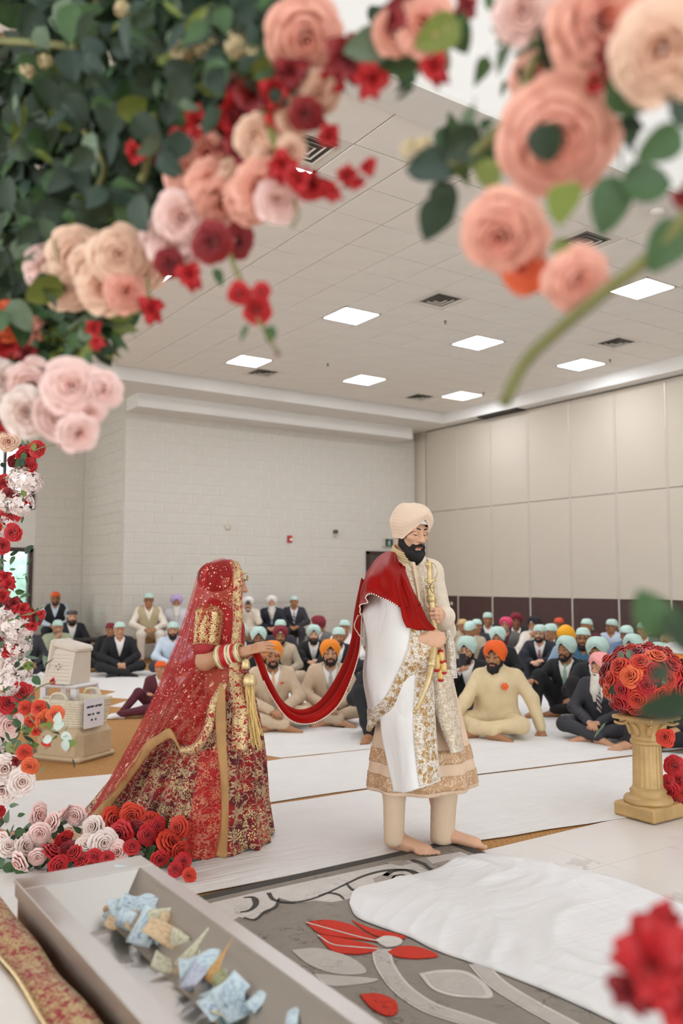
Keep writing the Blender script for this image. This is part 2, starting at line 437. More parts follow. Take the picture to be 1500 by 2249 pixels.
# tiles, lights, vents
GX, GY, T = 4.7503, 8.3036, .6096
LIGHTS = [(6.86, 9.82), (9.38, 9.84), (9.40, 6.90), (6.79, 12.82), (9.29, 12.82), (11.83, 12.90), (11.88, 9.88), (3.84, 9.82), (3.84, 12.82), (11.88, 6.90), (3.84, 6.9)]
VENTS = [(7.49, 8.59), (7.44, 6.09), (11.28, 8.68), (7.43, 13.41), (11.18, 13.51), (3.81, 6.02)]
cell = lambda x, y: (math.floor((x-GX)/T), math.floor((y-GY)/T))
LC = {cell(*p): p for p in LIGHTS}; VC = {cell(*p): p for p in VENTS}
tile = mesh_data('ceiling_tile', *bevel_box((.007, .007, 0), (T-.007, T-.007, .02), .004), ['tile_ceiling'], smooth=False)
for i in range(-6, 13):
    for j in range(-5, 10):
        if (i, j) in LC or (i, j) in VC: continue
        link('ceiling_tile', tile, ceil, (GX+i*T, GY+j*T, ZC+.001))
lamp_words = {(6.86, 9.82): 'square ceiling light above the couple, largest one left of the air vent', (9.38, 9.84): 'square ceiling light in the middle of the ceiling, right of the air vent',
 (9.40, 6.90): 'square ceiling light at the right edge, nearest the drooping roses', (6.79, 12.82): 'square ceiling light beside a vent, left of centre near the block wall',
 (9.29, 12.82): 'square ceiling light near the block wall, middle of the far row', (11.83, 12.90): 'square ceiling light in the far corner by the folding partition',
 (11.88, 9.88): 'square ceiling light close to the folding partition, right side', (3.84, 9.82): 'square ceiling light half hidden by the peach roses',
 (3.84, 12.82): 'square ceiling light behind the pale pink roses at far left', (11.88, 6.90): 'unseen ceiling light added outside the frame by the partition to light the hall', (3.84, 6.9): 'square ceiling light hidden behind the floral arch'}  # the panel outside the frame is unseen, added to light the hall
for (i, j), p in LC.items():
    x, y = GX+i*T, GY+j*T; L = empty('ceiling_light', (x+T/2, y+T/2, ZC), 0, lamp_words[p], 'ceiling light', 'square light panels in the ceiling')
    m = MB(); h = T/2-.004
    for lo, hi in (((-h, -h, -.004), (h, -h+.022, .03)), ((-h, h-.022, -.004), (h, h, .03)), ((-h, -h, -.004), (-h+.022, h, .03)), ((h-.022, -h, -.004), (h, h, .03))): m.box(lo, hi)
    m.done('frame', 'white_metal', L); MB().bbox((-h+.02, -h+.02, -.006), (h-.02, h-.02, .012), .004).done('diffuser', 'lamp_diffuser', L)
vent_words = ['large air vent beside the middle ceiling light', 'large air vent above the drooping peach roses', 'air vent near the partition on the right', 'air vent next to the far left ceiling light', 'air vent in the far ceiling, left of the corner light', 'air vent glimpsed behind the red blossoms of the arch']
for (p, wd) in zip(VENTS, vent_words):
    i, j = cell(*p); x, y = GX+i*T, GY+j*T; L = empty('air_vent', (x+T/2, y+T/2, ZC), 0, wd, 'air vent', 'square air vents in the ceiling'); h = T/2-.004
    MB().box((-h, -h, .01), (h, h, .03)).done('face_plate', 'white_metal', L)
    MB().box((-.2, -.2, .004), (.2, .2, .0101)).done('opening', 'vent_dark', L)
    for q, r in enumerate((.20, .135, .07)):
        V = []; F = []
        for (rr, z) in ((r, -.002), (r-.045, .014)): V += [(-rr, -rr, z), (rr, -rr, z), (rr, rr, z), (-rr, rr, z)]
        for (rr, z) in ((r, .002), (r-.045, .018)): V += [(-rr, -rr, z), (rr, -rr, z), (rr, rr, z), (-rr, rr, z)]
        for b in (0, 8): F += [(b+k, b+(k+1) % 4, b+4+(k+1) % 4, b+4+k) for k in range(4)]
        obj('louver', V, F, 'white_metal', L, smooth=False)
for (px, py, wd) in ((978, 705, 'small sprinkler head left of the middle ceiling light'), (1340, 790, 'small sprinkler head by the partition side light'), (720, 799, 'small sprinkler head between the far ceiling lights'), (1062, 862, 'small sprinkler head by the far corner light')):
    c = onz(px, py, ZC); MB().lathe([(.02, 0), (.02, -.008), (.006, -.01), (.006, -.035), (.016, -.037), (.016, -.041)], 12, M=trs(c)).done('sprinkler', 'vent_dark', smooth=True)
    tag(bpy.data.objects[COL.objects[-1].name], wd, 'sprinkler', 'sprinkler heads in the ceiling')
c = onz(1443, 461, 5.205); o = MB().lathe([(.075, 0), (.075, -.02), (.06, -.045), (.03, -.055), (.001, -.056)], 24, M=trs(c)).done('smoke_detector', 'white_metal', smooth=True); tag(o, 'round white smoke detector on the ceiling at right', 'smoke detector')
# --- walls
def wall(name, lo, hi, mt, label): o = MB().box(lo, hi).done(name, mt); return tag(o, label, 'wall', kind='structure')
wb = wall('wall_back', (XR, YB, 0), (XW+.2, YB+2.6, 5.6), 'mortar', 'cream painted block wall behind the seated guests')
wr = wall('wall_right', (XW+.02, -7, 0), (XW+.2, YB, 5.6), 'dark_gap', 'tall folding partition wall of beige panels with dark lower band')
block = mesh_data('block', *bevel_box((.005, -.008, .005), (.395, .004, .195), .006), ['block_paint'], smooth=False)
half = mesh_data('block', *bevel_box((.005, -.008, .005), (.195, .004, .195), .006), ['block_paint'], smooth=False)
def block_wall(parent, origin, ang, length, rows, keep):
    """running bond; rows above 'keep' single blocks, below one joined piece"""
    M = Matrix.Translation(Vector(origin)) @ rotz(ang); rest = MB(); n = 0
    for r in range(rows):
        x = 0.0; odd = r % 2
        while x < length-.01:
            w = .2 if (odd and x == 0) or x+.4 > length+.01 else .4
            T4 = M @ Matrix.Translation((x, 0, r*.2))
            if r >= keep and n < 300: link('block', block if w == .4 else half, parent, M=T4); n += 1
            else: rest.add(*[xf(bevel_box((.005, -.008, .005), (w-.005, .004, .195), .006)[0], T4), bevel_box((0, 0, 0), (1, 1, 1), .1)[1]])
            x += w
    if rest.n: tag(rest.done('lower_blocks', 'block_paint', parent), kind='stuff')
block_wall(wb, (XR, YB, 0), 0, XW-XR, 25, 9)
wt = wall('wall_return', (XR-.01, YB+.02, 0), (XR, YL, 5.6), 'mortar', 'short return of the block wall catching bluish daylight')
block_wall(wt, (XR-.012, YL, 0), -math.pi/2, YL-YB, 25, 5)
# far left wall with a glazed door and a high window
dl, dr, dt = 3.62, 4.80, 2.16
m = MB(); m.box((-6, YL, 0), (dl, YL+.2, 5.6)); m.box((dr, YL, 0), (XR, YL+.2, 5.6)); m.box((dl, YL, dt), (dr, YL+.2, 2.95)); m.box((dl, YL, 4.3), (dr, YL+.2, 5.6))
wl = m.done('wall_far_left', 'mortar'); tag(wl, 'recessed block wall with door and window at far left', 'wall', kind='structure')
block_wall(wl, (dr+.02, YL-.002, 0), 0, XR-dr-.04, 25, 5)
m = MB()
for k in range(4): m.box((-6.2, -7+6.5*k, 0), (-6, -6+6.5*k, 5.6))
m.box((-6.2, -7, 4.6), (-6, YL, 5.6)); m.box((-6.2, -7, 0), (-6, YL, .5)); o = m.done('wall_left', 'plaster'); tag(o, 'window wall on the left side out of view', 'wall', kind='structure')
m = MB(); m.box((-6, -7.2, 0), (-3, -7, 5.6)); m.box((9, -7.2, 0), (XW, -7, 5.6)); m.box((-6, -7.2, 4.4), (XW, -7, 5.6)); o = m.done('wall_rear', 'plaster'); tag(o, 'unseen wall behind the photographer with an opening added to let daylight in', 'wall', kind='structure')  # unseen rear wall; its wide gap is added to admit ambient daylight
def glass_mat():
    m, t = newmat('window_glass'); t.p.inputs['Roughness'].default_value = .02; t.p.inputs['Transmission Weight'].default_value = 1.0; t.p.inputs['Base Color'].default_value = (.93, .97, .97, 1); t.p.inputs['IOR'].default_value = 1.1
    tr = t.add('ShaderNodeBsdfTransparent'); tr.inputs[0].default_value = (.9, .95, .95, 1); mx = t.add('ShaderNodeMixShader'); mx.inputs[0].default_value = .12
    t.l.new(tr.outputs[0], mx.inputs[1]); t.l.new(t.p.outputs[0], mx.inputs[2]); t.l.new(mx.outputs[0], t.n['Material Output'].inputs[0])
glass_mat()
def opening(name, x0, x1, z0, z1, label, split, fw=.09):
    o = MB(); y0, y1 = YL-.03, YL+.12
    o.box((x0, y0, z0), (x0+fw, y1, z1)); o.box((x1-fw, y0, z0), (x1, y1, z1)); o.box((x0, y0, z1-fw), (x1, y1, z1)); o.box((x0, y0, z0), (x1, y1, z0+fw*.8))
    for s in split: o.box((s-.03, y0+.02, z0), (s+.03, y1, z1))
    w = o.done(name, 'frame_brown'); tag(w, label, name.split('_')[0], kind='structure')
    xs = [x0+fw]+list(split)+[x1-fw]
    for a, b in zip(xs[:-1], xs[1:]): MB().box((a+.002, YL+.04, z0+fw*.8), (b-.002, YL+.052, z1-fw)).done('pane', 'window_glass', w)
    return w
d1 = opening('door_1', dl, dr, 0, dt, 'dark framed glass door at the far left', [4.2])
MB().tube([(4.26, YL-.06, .95), (4.26, YL-.06, 1.25)], .012).done('door_handle', 'seam_metal', d1)
opening('window_1', dl, dr, 2.95, 4.3, 'dark framed window high above the far left door', [4.2])
# folding partition panels
w = 1.075; y1 = YB-.03
pan = {}
def panel_me(key, lo, hi, mt):
    if key not in pan: pan[key] = mesh_data(key[0], *bevel_box(lo, hi, .006), [mt], smooth=False)
    return pan[key]
link('filler_panel', mesh_data('filler_panel', *bevel_box((-.03, -.40, 0), (.05, 0, 4.99), .006), ['panel_fabric']), wr, (XW, YB, 0))
yy = YB-.42
for k in range(14):
    y0 = yy-w*(k+1)
    for key, z0, z1, mt, dx in (('upper_panel', 3.075, 4.965, 'panel_fabric', 0), ('middle_panel', 1.145, 3.065, 'panel_fabric', 0), ('dark_panel', .03, 1.13, 'wainscot', 0)):
        link(key, panel_me((key, 0), (-.03, .02, z0), (.03, w-.02, z1), mt), wr, (XW+dx, y0, 0))
    link('seam_strip', panel_me(('seam_strip', 0), (-.034, -.018, .0), (.02, .018, 4.965), 'seam_metal'), wr, (XW, y0, 0))
MB().box((12.72, 12.3, 4.96), (12.99, 13.45, 5.0)).done('track_opening', 'dark_gap', wr)
for z in (onx(992, 1326, XW-.03)[2], onx(992, 1352, XW-.03)[2]):
    p = onx(992, 1326, XW-.03); MB().lathe([(.045, 0), (.045, .012), (.03, .03), (.001, .032)], 20, M=basis((XW-.03, p[1], z), (0, 1, 0), (-1, 0, 0))).done('latch_knob', 'seam_metal', wr, smooth=True)
# small wall devices on the block wall
def on_back(px, py): return ony(px, py, YB-.008)
c = on_back(500, 1157); o = MB().lathe([(.07, 0), (.07, .02), (.055, .03), (.001, .03)], 24, M=basis(c, (1, 0, 0), (0, -1, 0))).done('wall_speaker', mat('pale_plastic', '#c4bcab', .6, var=.04), smooth=True); tag(o, 'round pale cover plate on the block wall above the bride', 'wall plate')
c = on_back(635, 1184); E1 = empty('fire_alarm', c, 0, 'red fire alarm on the block wall between bride and groom', 'fire alarm')
MB().bbox((-.055, -.05, -.075), (.055, 0, .075), .01).done('housing', mat('alarm_red', '#b02a20', .5, var=.05), E1); MB().lathe([(.03, 0), (.03, .02), (.001, .025)], 16, M=basis((.012, -.05, -.012), (1, 0, 0), (0, -1, 0))).done('strobe_lens', mat('strobe_white', '#e8e2da', .3), E1, smooth=True)
c = on_back(734, 1170); E1 = empty('security_camera', c, 0, 'small dark camera on the block wall left of the groom', 'security camera')
MB().bbox((-.035, -.12, -.02), (.035, 0, .06), .012).done('body', mat('camera_dark', '#4a433c', .5, var=.1), E1); MB().lathe([(.045, 0), (.045, -.03), (.001, -.06)], 16, M=trs((.01, -.05, -.03))).done('dome', 'pale_plastic', E1, smooth=True)
c = on_back(851, 1192); E1 = empty('exit_sign', c, 0, 'small exit sign box on the block wall behind the groom', 'exit sign')
MB().bbox((-.17, -.05, -.1), (.17, 0, .1), .01).done('housing', 'pale_plastic', E1); MB().box((-.10, -.056, -.085), (.12, -.049, .085)).done('face', mat('sign_dark', '#34423c', .4, var=.1), E1)
m = MB(); m.tube([(-.02, -.06, -.06), (.0, -.06, -.01), (.02, -.06, .03)], .012, 8); m.tube([(.0, -.06, -.01), (.045, -.06, -.06)], .012, 8); m.tube([(-.035, -.06, .01), (.045, -.06, .02)], .009, 8); m.lathe([(.001, 0), (.016, .008), (.016, .016), (.001, .022)], 10, M=trs((.028, -.06, .045))); m.done('running_figure', mat('sign_pale', '#b9cfc0', .4, var=.03), E1, smooth=True)
o = MB().box((11.6, YB-.05, 0), (12.62, YB-.006, 2.09)).done('door_2', 'camera_dark'); tag(o, 'dark doorway in the block wall hidden behind the groom', 'door', kind='structure')
m = MB(); m.box((11.53, YB-.07, 0), (11.6, YB-.006, 2.16)); m.box((12.62, YB-.07, 0), (12.69, YB-.006, 2.16)); m.box((11.53, YB-.07, 2.09), (12.69, YB-.006, 2.16)); m.done('door_frame', 'frame_brown', o)
# outside: shrubs seen through the glass
mat('far_leaf', '#a9bdb0', .9, var=.3, vscale=3)
for k, (x, y, z, r) in enumerate(((4.6, 23, .2, 1.4), (8.8, 27, .4, 1.8), (.2, 26, .3, 1.6))):
    V, F = sdf_mesh([ell((RNG.normal(0, r*.35), RNG.normal(0, r*.3), 1.0+abs(RNG.normal(0, r*.45))), (r*.5, r*.5, r*.45)) for _ in range(9)]+[cone((0, 0, 0), (0, 0, 1.2), .12)], .14, .15)
    o = obj('tree', V+RNG.normal(0, .03, V.shape), F, 'far_leaf'); o.location = (x, y, 0); tag(o, ['pale green tree outside the far left door', 'pale green tree outside, hidden right of the door', 'pale green tree outside, left of the door'][k], 'tree', 'trees outside the glass')
o = MB().box((-12, YL+.3, -.2), (20, 40, -.02)).done('ground_outside', mat('lawn', '#b4bfae', .95, var=.15, vscale=2)); tag(o, 'pale lawn outside the glass door', 'ground', kind='structure')
# --- white floor sheets
def linen(name, c, s=1.0):
    m, t = newmat(name); co = t.co(); mp = t.add('ShaderNodeMapping'); t.l.new(co, mp.inputs[0]); mp.inputs['Scale'].default_value = (.5, 4, 1); mp.inputs['Rotation'].default_value = (0, 0, -.12)
    n = t.noise(1.2, mp.outputs[0], 5, .6); n2 = t.noise(5, co, 4); t.p.inputs['Roughness'].default_value = .85
    t.put(t.p.inputs['Base Color'], t.mix(t.rng(n2, .35, .65), tuple(x*.97 for x in lin(c)), lin(c)))
    t.bump(t.math('ADD', t.math('MULTIPLY', t.math('ABSOLUTE', t.math('SUBTRACT', n, .5)), -3), t.math('MULTIPLY', n2, .5)), .55*s, .03)
linen('floor_linen', '#e4e0db'); linen('loose_linen', '#ebe8e6', .6)
def flat_sheet(name, outline, z, th, label, nseg=6):
    """thin cloth laid on the floor: outline polygon with a slightly ragged edge"""
    P = []
    n = len(outline)
    for i in range(n):
        a, b = np.array(outline[i], float), np.array(outline[(i+1) % n], float); L = np.linalg.norm(b-a); q = max(1, int(L/.25)); nn = np.array([-(b-a)[1], (b-a)[0]])/L
        for k in range(q): P.append(a+(b-a)*k/q+nn*(random.uniform(-.012, .012) if k else 0))
    m = MB().poly(P, z, z+th); o = m.done(name, 'floor_linen'); return tag(o, label, 'floor sheet', 'white sheets covering the hall carpet')
flat_sheet('floor_sheet', [(-3, 3.9), (1.0, 3.82), (2.9, 3.74), (3.36, 3.69), (4.21, 3.55), (5.3, 3.42), (9, 3.1), (9, 4.32), (5.93, 4.68), (4.88, 4.82), (3.65, 4.97), (2.88, 5.0), (1, 5.1), (-3, 5.2)], .008, .004, 'white sheet the bridal couple stand on')
flat_sheet('floor_sheet', [(-3, 6.9), (1.0, 6.66), (1.76, 6.57), (2.38, 6.46), (3.08, 6.2), (3.7, 6.24), (13.0, 5.3), (13.0, 3.9), (5.93, 4.76), (4.88, 4.88), (3.65, 5.03), (2.88, 5.07), (1, 5.2), (-3, 5.3)], .0045, .0035, 'white sheet between the couple and the front guests')
flat_sheet('floor_sheet', [(3.7, 6.3), (3.62, 6.55), (3.72, 6.8), (3.9, 7.6), (3.78, 8.7), (3.5, 9.5), (3.7, 9.75), (3.55, 10.0), (4.0, 10.45), (3.7, 10.9), (4.1, 11.3), (3.9, 11.9), (3.2, 12.6), (2.6, 13.6), (4.6, 13.9), (6.2, 13.5), (12.9, 13.6), (12.9, 5.2), (8, 5.75)], .001, .0034, 'large white sheet under the seated guests')
# ================================================================== PEOPLE KIT
SKIN = {'fair': '#d9a98a', 'tan': '#c08e6c', 'brown': '#a8754f', 'deep': '#875a3d'}
for k_, v_ in SKIN.items(): mat('skin_'+k_, v_, .5, var=.05, vscale=18, sub=.12)
mat('eye_white', '#e6ddd2', .3); mat('eye_iris', '#2a1a12', .25); mat('brow', '#241a15', .8); mat('lip', '#a9604f', .5, var=.05)
mat('lash', '#1c1310', .8)
A3 = lambda *a: np.array(a, float)
def uvs(c, r, n=10, m=8, sel=None):
    """small sphere, poles along y"""
    V = []; F = []
    for i in range(m+1):
        ph = math.pi*i/m
        for j in range(n): V.append((c[0]+r*math.sin(ph)*math.cos(2*math.pi*j/n), c[1]-r*math.cos(ph), c[2]+r*math.sin(ph)*math.sin(2*math.pi*j/n)))
    for i in range(m):
        for j in range(n): F.append((i*n+j, i*n+(j+1) % n, (i+1)*n+(j+1) % n, (i+1)*n+j))
    return np.array(V), F, [2 if i < 3 else 1 for i in range(m) for j in range(n)]
class Parts:
    """collects raw geometry with material indices for one continuous body mesh"""
    def __init__(s): s.V = []; s.F = []; s.M = []; s.n = 0
    def add(s, V, F, mi=0, M=None):
        V = np.asarray(V, float)
        if M is not None: V = xf(V, M)
        F = np.asarray(F); s.V.append(V); s.F.append(F+s.n); s.n += len(V)
        s.M.append(np.full(len(F), mi) if np.isscalar(mi) else np.asarray(mi)); return s
    def join(s): return np.concatenate(s.V), np.concatenate(s.F), np.concatenate(s.M)
def flipx(V): return V*np.array([-1, 1, 1])
def head_geo(vox=.0065, fem=False, down=0.0, neck=True):
    P = [ell((0, .014, .03), (.076, .096, .086)), ell((0, -.022, -.035), (.064 if not fem else .06, .07, .083)),
         cone((-.042, -.018, -.07), (0, -.062, -.096), .028, .024), cone((.042, -.018, -.07), (0, -.062, -.096), .028, .024), ell((0, -.072, -.1), (.021, .019, .017)),
         cone((-.042, -.076, .024), (.042, -.076, .024), .013 if fem else .0165), cone((0, -.086, .016), (0, -.106, -.026), .0085, .0125), ell((0, -.109, -.031), (.0145, .012, .0105)),
         ell((.0145, -.098, -.034), (.008, .011, .0075)), ell((-.0145, -.098, -.034), (.008, .011, .0075)), ell((.045, -.062, -.022), (.024, .024, .021)), ell((-.045, -.062, -.022), (.024, .024, .021)),
         cone((-.021, -.086, -.0615), (.021, -.086, -.0615), .0062), cone((0, -.091, -.0605), (0, -.0915, -.061), .0068), cone((-.018, -.086, -.0715), (.018, -.086, -.0715), .0072), ell((.079, .012, -.008), (.01, .022, .033)), ell((-.079, .012, -.008), (.01, .022, .033))]
    if neck: P += [cone((0, .028, -.06), (0, .045, -.2), .053 if not fem else .046, .056 if not fem else .05)]
    V, F = sdf_mesh(P, vox, .014, cuts=[lambda Q: np.minimum(np.linalg.norm((Q-A3(.032, -.0965, .003))*A3(1, 1, 1.25), axis=-1)-.0165, np.linalg.norm((Q-A3(-.032, -.0965, .003))*A3(1, 1, 1.25), axis=-1)-.0165)])
    c = V[F].mean(1); lips = (np.abs(c[:, 0]) < .0245) & (c[:, 2] < -.0545) & (c[:, 2] > -.0795) & (c[:, 1] < -.086+.25*np.abs(c[:, 0])) & (np.abs(c[:, 2]+.067)*2+np.abs(c[:, 0])*.6 < .031)
    g = Parts().add(V, F, np.where(lips, 4, 0))
    for s in (-1, 1):
        g.add(*uvs((.032*s, -.078, .003), .0126))
        # upper and lower lid: caps of skin round the ball
        for up in (1, -1):
            lv = []; lf = []; a0, a1 = (.12-.75*down, 1.5) if up == 1 else (-1.5, -.42)
            for i in range(6):
                al = a0+(a1-a0)*i/5
                for j in range(9):
                    b = -1.25+2.5*j/8; al2 = al*(1-.25*abs(b)**2/1.6) if i == (0 if up == 1 else 5) else al
                    lv.append((.032*s+.0139*math.sin(b)*math.cos(al2), -.078-.0139*math.cos(b)*math.cos(al2), .003+.0139*math.sin(al2)))
            lf = [(i*9+j, i*9+j+1, (i+1)*9+j+1, (i+1)*9+j) for i in range(5) for j in range(8)]; g.add(lv, lf, 0)
            if up == 1:
                lash = np.array(lv[:9])+A3(0, -.0012, 0); tv, tf = tube(lash, .0016, 5, False); g.add(tv, tf, 3)
        br = spline([(.014*s, -.094, .0275), (.03*s, -.0925, .031), (.046*s, -.082, .0285), (.056*s, -.068, .022)], 9); tv, tf = tube(br, np.linspace(.0044, .002, 9)*(.75 if fem else 1), 6, False); g.add(tv, tf, 3)
    return g.join()
HEAD = head_geo(.0076)
def hand_geo(curl=.35, spread=0.0, thumb=(.6, .65, -.3), vox=.0048, wrist=1.0):
    P = [cone((.015, 0, 0), (.08, .002, 0), .033, .038, ((0, 0, 1), 2.5)), cone((-.06*wrist, 0, 0), (.02, 0, 0), .027, .03, ((0, 0, 1), 1.3)), cone((.02, .022, -.008), (.05, .03, -.01), .016, .013)]
    for q, (y, L) in enumerate(((.0295, .074), (.0105, .082), (-.009, .076), (-.0275, .06))):
        p = A3(.084-.004*abs(q-1), y, 0); a = curl*.5; fan = spread*(1.5-q)*.16
        for sgi, fr in enumerate((.45, .31, .26)):
            d = A3(math.cos(a)*math.cos(fan), math.sin(fan)*math.cos(a), -math.sin(a)); e = p+d*L*fr
            P.append(cone(p, e, .0096-.0011*sgi, .0088-.0012*sgi)); p = e; a += curl
    t = A3(*thumb); t /= np.linalg.norm(t); p = A3(.03, .034, -.006); e = p+t*.04; P.append(cone(p, e, .0125, .0105)); t2 = t*A3(1.25, .55, 1)+A3(.1, 0, -.05); t2 /= np.linalg.norm(t2); P.append(cone(e, e+t2*.032, .0102, .0082))
    return sdf_mesh(P, vox, .0055)
HANDS = {'rest': hand_geo(.42, vox=.006), 'grip': hand_geo(1.15, thumb=(.75, .35, -.75), vox=.006)}
def foot_geo(vox=.0065, off=0.0):
    P = [cone((-.045, 0, .036), (.03, 0, .042), .034, .036), cone((.02, 0, .045), (.145, .006, .022), .04, .036, ((0, 0, 1), 1.25)), cone((-.005, 0, .05), (-.008, 0, .075), .037, .036), cone((-.05, 0, .028), (.06, -.012, .02), .026, .022)]
    for q, (y, L, r) in enumerate(((.026, .048, .0125), (.008, .046, .0095), (-.008, .042, .009), (-.022, .036, .0085), (-.034, .028, .008))): P.append(cone((.155-.012*q*.8, y, .016), (.155-.012*q*.8+L, y*1.1, .012), r, r*.9))
    return sdf_mesh(P, vox, .009, off=off)
FOOT = foot_geo(.0088); SOCK = mesh_data('sock', *foot_geo(.008, .004), [mat('sock_black', '#1d1b1d', .9, var=.1)])
# ------------------------------------------------------------------ turbans, caps, beards (head coordinates, face towards -y)
def turban_mesh(name, wide=1.0, tall=1.0, peak=.08, pleat=8, tilt=0.0, nth=72, nt=26, amp=.0042, low=.0, seed=0):
    th = np.linspace(-math.pi, math.pi, nth+1)[:, None]; t = np.linspace(0, 1, nt)[None, :]; a = np.abs(th); rs = np.random.default_rng(seed)
    zr = peak-.108*np.minimum(a/1.12, 1)**1.05-.016*np.clip((a-1.5)/1.2, 0, 1)-low*np.clip(a/1.2, 0, 1); ztop = .158*tall+.004*np.cos(th)
    s = np.sin(t*math.pi/2); c = np.cos(t*math.pi/2)
    z = zr+(ztop-zr)*s**1.12
    R0 = 1/np.sqrt((np.sin(th)/.086)**2+(np.cos(th)/.103)**2); R1 = 1/np.sqrt((np.sin(th)/(.124*wide))**2+(np.cos(th)/(.13))**2)
    u = np.clip(t/.38, 0, 1); u = u*u*(3-2*u); R = (R0*(1-u)+R1*u)*np.clip(c, 0, 1)**.54
    side = np.where(th > 0, 1.0, -1.0); ph = t*pleat+.12*side+.25*np.clip(a-1.2, 0, 2)
    fr = ph-np.floor(ph); d = amp*(fr-.5)*np.clip((1-t)*2.2, 0, 1)*np.clip(t*8, 0, 1)
    seam = -.006*np.exp(-(th/.09)**2)*np.clip(t*4, 0, 1)*np.clip((1-t)*2, 0, 1)   # crease where both sides cross in front
    R = R+d+seam; X = R*np.sin(th)+0*t; Yy = -R*np.cos(th)+.012*s+0*th; Z = z+d*.4
    if tilt: Z = Z+tilt*np.where(X > 0, X, 0)
    G = np.stack([X, Yy, Z], 2); sf = Surf(G); nu, nv = nth+1, nt
    # outer skin plus an inner rim turned in so the edge has thickness
    inn = G[:, 0]*A3(.93, .93, 1)+A3(0, 0, .012); G2 = np.concatenate([inn[:, None], G], 1); I = np.arange(nu*(nv+1)).reshape(nu, nv+1)
    F = np.stack([I[:-1, :-1], I[1:, :-1], I[1:, 1:], I[:-1, 1:]], 2).reshape(-1, 4)
    return mesh_data(name, G2.reshape(-1, 3), F, [mat('cloth_mint', '#bdd6cb', .8, var=.03)])
def cap_mesh(name, zf=.048, zs=.03, zb=.0, top=.128, puff=0.0, knot=True, nth=48, nt=14, flat=.55):
    th = np.linspace(-math.pi, math.pi, nth+1)[:, None]; t = np.linspace(0, 1, nt)[None, :]; a = np.abs(th)
    zr = np.where(a < 1.57, zf+(zs-zf)*(a/1.57), zs+(zb-zs)*((a-1.57)/1.57)); s = np.sin(t*math.pi/2); c = np.cos(t*math.pi/2)
    R0 = 1/np.sqrt((np.sin(th)/.0875)**2+(np.cos(th)/.1065)**2); R = (R0+puff*np.sin(t*math.pi)+.004*np.exp(-((t-.08)/.06)**2))*np.clip(c, 0, 1)**flat
    R = R+.0016*np.sin(7*th+9*t)*(t < .8); z = zr+(top-zr)*s
    G = np.stack([R*np.sin(th)+0*t, -R*np.cos(th)+.008+0*t, z+0*th], 2); inn = G[:, 0]*A3(.95, .95, 1)+A3(0, 0, .008); G2 = np.concatenate([inn[:, None], G], 1)
    nu, nv = nth+1, nt+1; I = np.arange(nu*nv).reshape(nu, nv); F = np.stack([I[:-1, :-1], I[1:, :-1], I[1:, 1:], I[:-1, 1:]], 2).reshape(-1, 4)
    V = G2.reshape(-1, 3)
    if knot:
        kv, kf = sdf_mesh([cone((-.02, .118, .01), (.02, .118, .01), .014), cone((.01, .12, .005), (.02, .135, -.05), .012, .018, ((0, 1, 0), 2)), cone((-.01, .12, .005), (-.022, .135, -.045), .012, .018, ((0, 1, 0), 2))], .008, .01)
        F = np.concatenate([F, kf+len(V)]); V = np.concatenate([V, kv])
    return mesh_data(name, V, F, [MATS.get('cloth_mint') or mat('cloth_mint', '#bdd6cb', .8, var=.03)])
TURB = {'pagri': turban_mesh('turban'), 'wide': turban_mesh('turban', 1.08, .97, .074, 7, seed=2), 'round': turban_mesh('turban', .98, 1.0, .06, 10, low=-.03, seed=3), 'tall': turban_mesh('turban', .98, 1.14, .08, 9, seed=5),
        'cap': cap_mesh('head_cloth'), 'cap2': cap_mesh('head_cloth', .042, .025, -.01, .134, .006), 'flatcap': cap_mesh('flat_cap', .05, .04, .03, .115, .016, False, flat=.35), 'band': cap_mesh('forehead_band', .056, .05, .05, .122, 0, False)}
def beard_mesh(kind):
    r = {'short': .8, 'full': 1.0, 'long': 1.05, 'stub': .55}[kind]; P = []
    for s in (-1, 1):
        P += [cone((.07*s, -.006, -.012), (.062*s, -.024, -.06), .009*r+.003, .018*r), cone((.062*s, -.024, -.06), (.034*s, -.064, -.1), .018*r, .024*r), cone((.034*s, -.064, -.1), (0, -.08, -.112), .024*r, .026*r), cone((.032*s, -.083, -.06), (.0, -.1, -.0505), .0075, .0075), cone((.036*s, -.078, -.062), (.034*s, -.07, -.09), .010, .016)]
    P.append(ell((0, -.084, -.098), (.022, .018*r, .018)))
    if kind in ('full', 'long'): P += [cone((-.03, -.06, -.125), (.03, -.06, -.125), .022), cone((0, -.085, -.11), (0, -.075, -.135), .03, .022)]
    if kind == 'long': P += [cone((0, -.08, -.11), (0, -.11, -.225), .06, .052, ((0, 1, 0), 1.5)), cone((0, -.105, -.21), (.005, -.12, -.315), .048, .018, ((0, 1, 0), 1.4)), cone((-.02, -.09, -.15), (-.016, -.1, -.25), .03, .018), cone((.022, -.09, -.15), (.016, -.1, -.24), .03, .018)]
    V, F = sdf_mesh(P, .0058, .012, cuts=[lambda Q: np.linalg.norm((Q-A3(0, -.1, -.0668))/A3(.024, .03, .0082), axis=-1)*.008-.008])
    V = V+np.random.default_rng(4).normal(0, .0011, V.shape)
    return mesh_data('beard', V, F, [mat('hair_black', '#191412', .75, var=.15, vscale=40, bump=.6, bscale=300, bdist=.004)])
BEARD = {k: beard_mesh(k) for k in ('short', 'full', 'long', 'stub')}
mat('hair_white', '#d9d2c6', .8, var=.08, vscale=40, bump=.6, bscale=260, bdist=.005); mat('hair_grey', '#857d74', .8, var=.15, vscale=40, bump=.6, bscale=260, bdist=.004)
